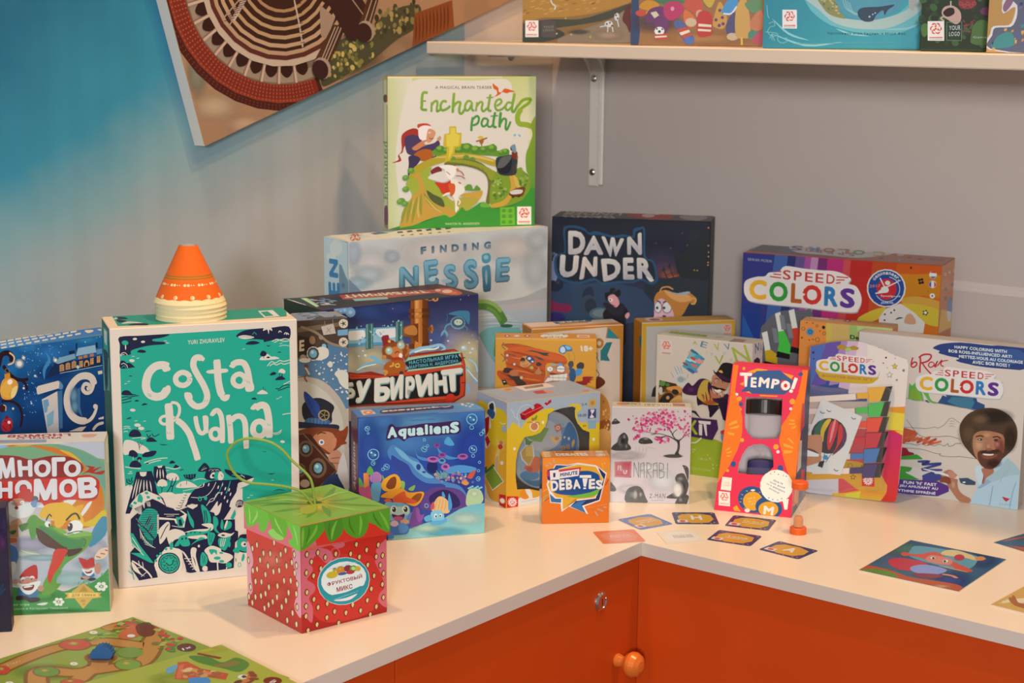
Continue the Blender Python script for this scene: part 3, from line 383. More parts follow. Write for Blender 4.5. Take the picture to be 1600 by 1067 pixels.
ART['costa']={
 'front':[[0,0,31,862,565,4,0,-431,-2,-226,-164,6,-9,96,-37,22,-131,-20,-115,1,-105,31,-4,119],[1,1,32,861,69,1,91,0,-21,-10,-31,-4,2,-7,37,-5,-4,-7,-51,-2,-54,-12,-5,-14,-33,1,1,30],[5,0,49,841,11,-1,0,-8],[5,2,50,826,2,0,0,-9],[5,2,81,852,7,0,0,-4],[5,2,107,841,7,0,0,-4],[3,2,2,32,800,7,8,10,-1,6,-8],[3,2,2,33,797,7,6,6,-2],[1,1,87,808,8,7,14,-2,7,-6,-10,-3],[1,1,32,780,12,1,8,-8,10,0,14,-13,0,-3,-44,-1],[3,2,2,34,769,8,4,10,-8,2,-9],[3,0,2,35,759,9,6,4,-9],[5,2,69,780,9,-1,0,-5],[4,2,2,68,793,5,1,6,0],[4,2,2,83,787,5,0,6,1],[4,2,2,51,710,6,1,5,0],[4,2,2,41,703,5,1,6,0],[4,2,2,70,575,5,1,6,0],[4,2,2,98,572,6,1,5,0],[4,2,2,178,833,5,1,6,0],[4,2,2,174,839,5,1,6,0],[4,2,2,183,831,5,1,6,0],[4,2,2,561,809,6,1,5,0],[4,2,2,434,797,6,1,5,0],[4,2,2,556,623,6,1,6,0],[4,2,2,546,618,6,1,6,0],[1,1,415,842,20,16,35,6,56,1,68,1,1,-44,-35,4,-35,-6,-17,-2,-2,7,-29,4,-30,2],[1,2,421,840,22,5,32,-8,-10,-5,-26,0],[3,1,1,424,838,19,2,30,-5],[1,2,506,856,5,10,22,0,4,-12,-9,5,-3,-15,-4,15,-8,-1],[3,2,3,559,847,4,6,6,-5],[3,2,3,585,838,4,6,5,-6],[3,2,3,578,840,5,6,5,-5],[3,0,2,470,845,6,8,8,-9],[3,2,3,536,818,16,7,10,-4,16,4,17,-3],[3,2,3,543,813,17,8,18,-5,17,2],[3,2,2,560,800,17,3,18,-4],[1,1,447,813,11,9,19,1,17,-7,-17,-5],[4,1,3,516,806,8,-3,6,3],[4,1,3,553,779,9,1,4,-2],[1,2,493,757,8,11,12,4,7,4,13,-10,11,0,16,-8,-36,-3],[1,1,495,773,3,11,8,4,10,-7,-1,-9,-9,-4],[5,1,522,764,6,0,0,-3],[3,1,2,506,768,1,-7],[3,2,3,518,734,15,15,13,-6,15,8,13,-4,22,4],[3,2,3,526,734,13,7,11,-5,15,6,11,-5,22,5],[1,2,556,709,4,10,9,3,10,-7,0,-8,-8,-2,-8,4],[3,1,3,569,706,-1,-11,-2,-8],[1,1,545,684,9,10,12,3,10,-7,2,-6],[1,1,526,702,8,9,9,1,6,-6,-8,-4],[4,1,3,558,698,2,4,-1,6],[3,1,3,545,655,12,-2,18,11,21,-1],[3,1,3,553,647,17,4,14,5,11,1],[3,2,3,573,667,11,5,13,5],[1,2,482,640,9,9,11,4,10,-7,5,-8],[3,1,2,502,651,2,13],[3,1,2,507,649,2,8],[1,1,461,623,8,5,8,-2,2,-5],[4,1,3,57,728,6,1,5,-2],[1,1,34,677,11,5,13,-4,8,-10,16,-3,-19,-2,-29,4],[3,1,3,32,658,12,2,15,-2,14,2,15,1],[3,1,3,32,648,14,3,18,3],[3,1,3,32,639,13,2,18,3],[1,1,73,642,7,5,8,-5],[1,1,95,627,9,7,11,-5],[5,2,66,613,9,-1,0,-5],[4,1,3,43,583,7,3,9,-3],[4,1,3,49,587,7,1,6,-2],[3,2,2,34,558,11,2,11,-3],[3,2,2,34,551,13,3,11,-4],[3,2,2,34,541,8,2,6,-3],[6,2,3,253,838,123,2,1,-15,-123,-1,'YURI ZHURAVLEV'],[3,2,27,187,752,-19,7,-25,-4,-22,-23,-9,-38,9,-29,23,-12,23,5,15,21],[1,2,173,766,16,-12,4,-13,-21,-5,-6,15],[1,2,181,689,11,-5,-3,-21,-24,-16,5,26],[3,2,18,257,711,-2,-12,-8,-9,-11,-4,-12,2,-10,7,-4,10,1,11,8,9,11,5,12,-2,10,-7,5,-10],[3,2,21,298,772,-10,6,-14,-5,-4,-24,13,-31,19,-36,11,-36,-9,-28,-23,-8,-19,11,-12,20,-4,16],[1,2,292,783,16,-8,-5,-11,-10,5],[1,2,237,659,21,0,6,-19,-15,-8],[3,2,24,348,767,2,-36,1,-35,6,-36,6,-18],[3,2,17,359,647,10,-16,13,10],[1,2,318,732,60,2,1,-13,-59,0],[1,2,376,644,13,-1,-5,-16,-15,-5,-4,14],[3,2,21,398,744,17,9,22,-3,12,-21,6,-31,4,-31],[1,2,389,742,13,10,9,-7,-7,-11],[3,2,17,442,690,-3,-10,-7,-8,-11,-2,-10,4,-8,8,-2,11,3,10,8,7,10,3,10,-4,8,-8,2,-11],[1,2,444,681,24,-1,2,-27,-26,-1],[3,2,26,183,628,3,-44,0,-44,1,-37],[3,2,10,192,630,19,-4,9,-18,-6,-26,-22,-18,-26,-6,-12,13,9,13,21,0,21,-9],[3,2,21,209,569,21,-19,20,-32,10,-32,10,-34,6,-27],[3,2,15,272,578,3,-27,8,-27,12,-7,11,14,2,44],[3,2,16,303,578,2,-29,2,-33],[3,2,17,331,585,14,8,12,-17,4,-31,0,-36,-1,-31],[1,2,320,579,13,19,9,-10,-10,-14],[3,2,14,353,510,-2,-9,-6,-7,-9,-1,-8,3,-5,7,-2,9,2,10,6,6,8,2,9,-3,5,-8,2,-9],[3,2,19,383,574,5,-49,1,-51],[3,2,19,389,552,18,14,19,-1,12,-21,2,-45,1,-47],[3,2,24,475,590,18,10,17,-6,8,-29,3,-41,-1,-40],[1,2,457,591,16,17,11,-7,-11,-15],[3,2,20,508,516,-3,-13,-8,-8,-11,-3,-11,4,-8,10,-2,13,3,13,8,9,11,3,11,-4,8,-11,2,-13],[2,0,2,115,666,13,-6],[2,0,2,118,659,11,-4],[2,0,2,249,702,3,-6],[2,0,2,255,706,5,-8],[2,0,2,302,624,4,7],[2,0,2,311,625,3,6],[2,0,2,382,541,3,-7],[2,0,2,388,542,2,-7],[2,0,2,515,535,2,-8],[2,0,2,522,533,2,-7],[2,0,2,177,530,2,-7],[2,0,2,185,529,2,-6],[2,0,2,448,688,2,-7],[2,0,2,455,685,2,-7],[1,1,52,524,4,17,13,6,15,-6,6,-19],[3,1,2,79,546,0,11],[5,2,80,561,11,-1,0,-6],[5,2,92,549,10,-1,0,-6],[1,1,108,502,4,11,13,3,12,-10,4,-6],[3,1,3,109,528,6,-11,7,8],[3,1,3,126,529,8,-11,17,8],[4,1,3,103,535,8,3,16,0],[3,2,2,60,517,25,1,21,-3,-17,-3],[4,1,3,150,491,12,-4,15,0],[3,2,3,532,499,18,1,14,9],[3,2,2,535,494,17,1,11,8],[3,2,3,567,562,15,2,14,1],[5,2,566,467,8,-1,0,-5],[1,2,34,508,20,4,31,-15,22,-15,10,-20,-29,1,-21,5,-35,-4],[3,1,2,84,475,-2,18,-5,10],[3,1,2,82,489,7,15],[3,1,2,84,484,12,17],[1,1,48,459,3,15,12,3,12,-10,2,-13,-13,-3,-10,6],[3,2,2,62,455,0,-13],[1,1,51,419,4,17,15,5,12,-7,5,-17],[1,1,74,443,5,9,9,-2,1,-8],[3,2,2,82,444,-2,-10],[1,1,91,453,9,12,13,2,15,3,12,-4,-11,-14,-21,-3],[3,2,3,97,430,24,7,25,4,29,0],[3,2,3,105,424,22,7,27,4],[3,2,3,34,422,23,-6,29,-5],[1,1,180,421,8,10,9,-4,2,-6],[1,1,194,405,7,10,9,-5,3,-6],[4,1,3,213,392,7,4,9,0],[3,2,3,145,404,25,4,26,-7,21,4],[3,2,2,162,396,17,2],[1,1,103,425,5,5,5,-4],[3,2,3,43,397,15,1],[3,2,3,48,403,8,1],[0,1,71,402,50,-2,7,-23,12,-63,-44,15,-35,-37,-16,-33,-15,1,22,73,12,43],[0,1,129,415,37,0,4,-26,6,-25,-26,-2,-11,-10,-10,16,-2,25],[0,2,81,400,24,-1,-3,-13,-9,-3,-9,4],[0,2,140,416,18,0,-4,-7,-10,0],[4,2,4,79,377,-8,-34,-7,-34],[4,2,4,87,374,-5,-24,-5,-24],[4,2,4,95,372,-1,-21,-1,-22],[4,2,4,72,377,-9,-33,-9,-34],[4,2,4,114,367,3,-20,2,-20],[4,2,4,104,370,0,-19,1,-19],[4,2,4,141,405,-2,-16,-1,-15],[4,2,4,149,405,0,-17,0,-17],[4,2,4,158,403,1,-15,1,-16],[1,2,169,373,3,11,15,4,17,-6,8,-19,-17,-3,-17,4],[3,1,3,167,320,14,19,9,30],[3,1,3,181,341,13,6,9,26],[3,1,2,177,357,0,14],[1,2,138,347,6,18,13,4,12,-9,0,-16],[3,1,2,152,322,1,15,-6,9],[3,1,2,154,335,7,10],[0,1,225,378,44,0,-3,-13,-16,-7,-18,7],[3,0,2,234,379,0,-11],[3,0,2,241,378,1,-11],[3,0,2,251,378,0,-12],[3,0,2,259,377,0,-11],[1,2,203,335,8,17,22,5,21,-9,16,-12,-3,-5],[3,1,2,235,343,2,14],[3,1,2,217,348,-2,-10],[0,2,138,316,17,7,30,-2,15,-10,-3,-7,-38,1],[1,2,29,348,15,10,13,-6,-7,-24,-10,-34,-9,-26,-2,36],[3,1,3,39,380,1,-13,12,-4,7,9],[3,1,3,45,380,2,-9,6,1,3,12],[3,1,2,49,364,-1,-11],[3,1,3,185,321,3,15,3,8],[3,2,2,223,322,22,3,30,4],[3,2,2,257,355,23,5,22,-4],[1,1,275,387,11,17,13,10,14,-15,-2,-11,-17,-5],[3,0,2,288,392,11,9],[3,2,2,286,388,19,8],[1,1,298,371,9,20,22,3,19,-4,6,-14,-6,-18,-25,-7,-23,7],[1,2,315,366,9,12,11,-3,-3,-15,-13,-2],[1,0,333,378,11,1,-1,-25,-15,4],[5,1,326,367,4,0,0,-5],[1,2,344,374,8,6,10,-14,-5,-16,-14,1],[3,1,2,352,369,6,-9],[3,2,1,311,384,9,6,9,-8],[3,2,1,320,381,11,8,11,-5],[3,2,1,333,382,9,6,7,-10],[1,1,226,272,9,13,18,30,31,22,39,12,44,-1,44,-1,35,8,18,-7,-23,-13,-31,-7,-7,-26,-16,-40,-5,-17,-32,-43,-10,28,-10,33,-22,-21,-30,21,-26,12,-17,-8],[1,2,410,333,22,5,32,10,-14,-20,-23,-10,-16,-3],[1,1,385,360,-17,15,-2,11,19,-6,26,-11,22,-7,22,-8,-18,-6,-31,5],[3,0,3,389,364,22,-4,22,-4],[3,2,2,420,364,13,-13],[0,2,410,312,15,2,-2,-59,-15,-4,-13,-12,-17,15,5,18,20,30],[5,2,293,338,2,-1,-2,-6],[5,2,310,337,2,-1,-2,-6],[5,2,342,325,2,-1,-2,-6],[5,2,356,333,2,-1,-2,-6],[5,2,366,318,2,-1,-2,-6],[5,2,353,302,2,-1,-2,-6],[5,2,363,287,2,-1,-2,-6],[5,2,379,313,2,-1,-2,-6],[5,2,383,297,2,-1,-2,-6],[5,2,372,273,2,-1,-2,-6],[3,2,2,249,298,30,-4,26,7,19,21,11,22],[3,0,3,384,344,-7,-22,-9,-22],[3,0,2,358,342,-12,-31,-24,-34],[3,2,2,351,306,-16,-5,-9,-20,-17,-7,-9,-11],[3,2,2,342,309,-11,-19,-16,-5,-9,-15],[5,0,279,290,7,-1,0,-9],[5,0,298,291,6,-1,0,-8],[5,1,279,288,3,0,0,-4],[3,2,2,267,327,26,5],[3,2,3,271,329,15,9],[0,1,95,300,22,13,17,12,21,-22,11,-30,43,-17,43,14,30,0,30,-28,26,-11,15,-22,43,-2,0,-39,10,-5,0,-30,-11,-8,-3,-36,-4,-55,-24,-2,-29,-1,-59,1,-50,3,-15,76,-23,16,-39,-9,-29,-34,9,-57,-62,-3,-22,41,-4,32,0,27,15,16,21,-11,-32,66,2,45,13,12,34,23],[0,2,48,293,27,31,27,11,44,-24,16,-33,-21,15,-20,11,-18,-7,-21,-12,-22,-11,-10,8],[5,0,50,286,6,-1,0,-5],[5,0,63,295,6,-1,0,-5],[5,0,102,326,6,-1,0,-5],[5,0,107,311,6,-1,0,-5],[5,0,142,305,6,-1,0,-5],[1,0,71,300,4,22,8,1,6,-14,-3,-15,-8,3],[0,1,60,276,27,11,7,-20,-9,-31,-8,19],[0,1,97,297,18,3,5,-22,-17,-3],[2,2,2,64,278,11,-23],[2,2,2,68,280,8,-25],[2,2,2,72,282,6,-27],[2,2,2,75,284,5,-30],[2,2,2,79,286,2,-32],[2,2,2,83,288,0,-34],[2,2,2,100,296,5,-17],[2,2,2,104,296,4,-17],[2,2,2,108,296,2,-18],[2,2,2,111,295,2,-17],[1,0,92,267,23,4,21,-13,3,-36,-3,-36,-16,-25,-21,7,-20,33,-10,28],[2,1,2,86,267,54,-6],[2,1,2,84,261,55,-7],[2,1,2,83,255,56,-7],[2,1,2,82,249,57,-7],[2,1,2,81,243,58,-7],[2,1,2,80,237,59,-8],[2,1,2,79,230,59,-7],[2,1,2,78,224,60,-7],[2,1,2,77,218,61,-7],[2,1,2,76,212,62,-8],[2,1,2,75,206,63,-8],[2,1,2,74,200,64,-8],[2,1,2,73,193,64,-8],[2,1,2,72,187,65,-8],[2,1,2,71,181,66,-8],[2,1,2,70,175,67,-8],[0,2,134,249,6,0,-2,-67,-6,0],[2,1,2,133,247,7,0],[2,1,2,133,241,7,-1],[2,1,2,133,235,7,-1],[2,1,2,133,229,6,-1],[2,1,2,132,222,7,0],[2,1,2,132,216,7,-1],[2,1,2,132,210,7,-1],[2,1,2,132,203,7,0],[2,1,2,132,197,7,0],[2,1,2,132,191,6,-1],[3,1,4,67,229,21,-20,16,-19,17,-25,12,-14],[1,1,94,208,14,18,9,27,-18,-24],[1,1,84,214,-4,11,-16,18,8,-15],[1,1,106,189,11,14,5,21,-13,-18],[1,1,100,190,-6,0,-19,2,11,2],[2,2,1,94,208,23,45],[2,2,1,84,214,-20,28],[2,2,1,106,189,16,34],[2,2,2,75,206,3,-36],[2,2,2,77,199,7,-34],[2,2,2,79,192,11,-32],[2,2,2,81,185,15,-29],[2,2,2,83,178,18,-27],[2,2,2,85,171,22,-24],[2,2,2,86,164,27,-22],[2,2,2,88,157,31,-20],[2,2,2,90,150,35,-17],[2,0,2,91,186,-3,-31],[2,0,2,96,182,-3,-31],[2,0,2,101,178,-3,-31],[2,0,2,106,174,-3,-31],[2,0,2,111,170,-3,-31],[2,0,2,116,166,-3,-31],[0,2,140,239,59,-11,27,13,-17,15,8,-1,17,-15,-7,-26,-3,-18,-29,16,-4,12,-51,7],[0,0,196,235,21,-4,8,-17,-9,-17,-15,6],[0,1,204,223,9,3,5,-23,-11,0],[3,2,2,157,248,26,-3,25,-2],[3,2,2,165,240,26,-1],[3,2,2,182,205,25,-7,17,-2],[1,2,192,267,22,38,14,12,10,-19,-5,-22,-18,-16,-17,-3],[3,1,2,198,266,11,-3,10,6],[3,1,2,204,274,9,-3,9,5],[3,1,2,210,283,8,-3,7,4],[3,1,2,216,291,7,-3,5,4],[3,1,2,222,300,5,-3,4,3],[3,1,2,227,308,5,-2,3,2],[0,2,235,272,37,-1,-3,-7,-15,-8,-17,9],[1,0,235,254,12,-24,9,-19,-1,-22,-13,23],[1,1,272,268,5,-32,-9,-31,-7,-12,1,36],[1,0,282,267,13,-5,17,-29,1,-36,-20,-3,-5,32],[3,1,3,291,249,3,-23,-2,-23],[3,1,3,297,248,5,-32,-4,-18],[1,2,281,200,26,2,13,-6,-1,-18,-26,-7,-43,5,-26,2,35,6,47,0],[1,0,232,173,18,7,47,-5,16,13,-7,-18,-48,-9,-24,-2],[1,2,232,161,35,2,26,-1,4,-14,-48,5],[5,1,245,175,3,0,0,-2],[5,1,258,174,3,0,0,-2],[5,1,276,172,3,0,0,-2],[1,0,244,131,31,24,17,-6,-26,-7],[1,2,316,242,14,25,9,9,0,-18,13,12,-5,-27,-7,-13,-11,-3,-4,14],[1,0,322,223,13,-4,4,-20,-7,-18,11,-19,-19,15],[1,0,351,211,6,-14,-3,-22,-8,9],[1,0,356,172,18,30,11,-8,-5,-17],[1,2,359,183,8,22,5,-3,-9,-25],[0,0,381,213,16,30,3,-18,-10,-20],[1,2,336,158,18,7,26,-7,13,4,-13,-13,-18,-3,-17,4],[5,1,354,155,7,-1,0,-3],[1,0,338,144,24,2,18,-1,-19,-44,-21,16],[2,2,3,347,143,-3,-27],[2,2,3,355,143,-6,-27],[2,2,3,362,142,-8,-27],[1,0,301,166,14,3,12,-10,-14,-35,-10,5],[3,1,2,308,163,1,-30],[3,1,2,318,162,-5,-29],[1,2,289,108,24,14,31,-13,4,-11,30,-13,7,-14,-25,-16,-26,5,-26,5,-9,24],[1,0,305,109,25,-4,0,-17,-8,10,-9,-8],[5,0,332,76,12,-1,0,-6],[5,0,347,63,9,-1,0,-5],[5,0,346,93,7,-1,0,-4],[3,2,6,332,63,1,-30],[3,2,4,362,60,3,-15,-3,-11],[1,0,275,55,1,36,9,11,14,-22,-5,-23],[3,1,2,282,91,2,-28],[3,1,2,289,88,0,-26],[5,2,290,42,10,-1,0,-10],[5,1,307,42,9,-1,0,-10],[5,0,371,47,11,-1,0,-10],[5,1,274,116,7,-1,0,-7],[5,2,271,124,4,0,0,-5],[1,2,248,121,15,-6,-3,-27,12,-56,-9,3,-7,40,-13,29],[1,2,209,112,13,-6,16,-29,17,-34,-8,24,-4,41,20,-66,7,-10,-39,2,-10,26],[1,1,211,111,19,-29,25,-41,6,-8,-30,1,-8,26],[2,2,3,221,85,22,-4],[2,2,3,227,75,19,-3],[2,2,3,234,64,16,0],[2,2,3,240,53,14,2],[2,2,3,246,43,11,4],[1,2,119,62,8,31,22,25,13,14,26,-5,25,-16,-2,-63,-26,-11,-39,-5],[5,0,125,88,5,-1,0,-5],[5,0,131,104,5,-1,0,-5],[5,0,142,111,5,-1,0,-5],[5,0,160,126,5,-1,0,-5],[5,0,177,126,5,-1,0,-5],[3,1,4,204,71,-5,-17,-13,-12,-18,-3,-17,7,-13,14,-4,18,5,18,13,11,18,3,18,-6,12,-15,4,-18],[5,0,169,75,34,-4,-1,-34],[3,1,2,197,72,-4,-14,-10,-9,-15,-2,-14,5,-10,11,-3,15,4,13,11,9,14,3,14,-5,10,-12,3,-14],[2,1,2,196,72,-43,-18],[2,1,2,187,54,-44,19],[2,1,2,168,48,-20,45],[2,1,2,150,58,16,44],[2,1,2,143,77,42,18],[2,1,2,151,96,45,-20],[2,1,2,170,102,20,-45],[2,1,2,188,92,-15,-44],[5,0,170,76,16,-2,0,-16],[3,1,3,158,78,9,-10,13,3,1,14],[1,2,164,179,26,14,34,-15,-1,-27,-17,6,-17,-3,-16,-16],[1,0,202,158,22,11,12,-15,4,-23,-26,0],[5,1,215,156,3,0,0,-4],[5,1,228,157,3,0,0,-4],[1,0,171,138,11,12,2,-22],[1,0,188,132,14,21,3,-18],[1,2,138,195,27,25,10,-6,-2,-22,-14,-30,-18,-17,-3,23],[3,1,3,142,163,18,35,11,14],[0,0,43,195,10,-5,20,-42,45,-68,-30,8,-33,21,-13,15,35,-4,-29,30],[2,2,3,45,159,40,-48],[2,2,3,49,177,28,-52],[0,1,41,124,35,-22,25,-16,17,-10,11,-47,-62,-5,-18,36],[3,2,5,46,96,25,-20,25,-25,14,-22],[2,2,3,71,76,-4,18],[2,2,3,83,63,-3,25],[2,2,3,75,69,-21,0],[2,2,3,93,51,-19,-14],[1,2,44,92,14,-15,16,-29,13,-12,-21,13,-17,16],[2,0,3,39,81,6,-25],[2,0,3,45,56,5,-28],[2,0,3,32,62,13,-13],[0,2,407,133,30,2,-3,-111,-44,5,3,37,12,21],[1,1,408,142,20,9,40,-15,3,-42,-35,-10,-31,12],[1,0,401,124,12,15,13,-3,20,-7,-1,-41,-22,2,-18,11],[5,2,425,115,10,-1,0,-10],[5,1,428,115,4,0,0,-4],[1,0,387,98,18,10,4,-21,-17,2],[1,0,415,59,7,24,5,-12,-5,-15],[3,0,2,414,43,-1,-4,-2,-2,-3,-1,-3,1,-1,3,-1,4,1,3,2,3,2,1,3,-2,2,-3,1,-3],[5,0,374,122,5,-1,0,-12],[3,1,3,396,68,1,-12],[4,1,3,512,359,13,-3,14,3],[3,1,3,525,356,0,2],[4,1,3,531,295,20,3,22,-6],[4,1,3,498,437,11,-1],[1,1,400,261,9,13,15,-4,-2,-20,-18,-1],[3,2,2,402,261,9,8,12,-4],[3,2,2,402,256,9,8,12,-5],[3,2,2,402,250,9,8,12,-4],[4,2,2,524,333,5,1,6,-2],[4,2,2,450,286,5,1,6,-2],[4,2,2,439,279,5,1,6,-1]],
 'top':[[0,3,36,237,145,-4,47,11,394,0,0,-76,-21,-106,-208,-9,-225,-20,-136,9],[1,4,43,209,26,5,12,-42,-26,-5],[1,4,43,171,15,-17,13,-30,-27,-16],[1,5,33,174,15,8,-3,27],[1,5,49,81,26,37,38,-31,8,-33,-30,27],[1,4,67,56,40,20,25,-20,-10,-26],[0,6,528,196,53,5,-2,-127,-55,-9],[0,3,532,173,27,8,3,-91,-30,-7]],
 'left':[[0,7,57,865,134,8,-15,-84,-122,-7],[0,8,80,861,85,4,-16,-49,-71,1],[0,9,1,723,12,45,184,14,-12,-111,-184,-39],[4,10,62,32,771,64,-9,80,27],[4,10,62,43,758,47,-13,79,24],[4,10,62,61,745,23,-18,79,21],[4,10,62,79,731,-1,-22,78,19],[4,10,62,96,718,-23,-26,77,15],[4,10,62,113,705,-46,-31,76,13]],
}
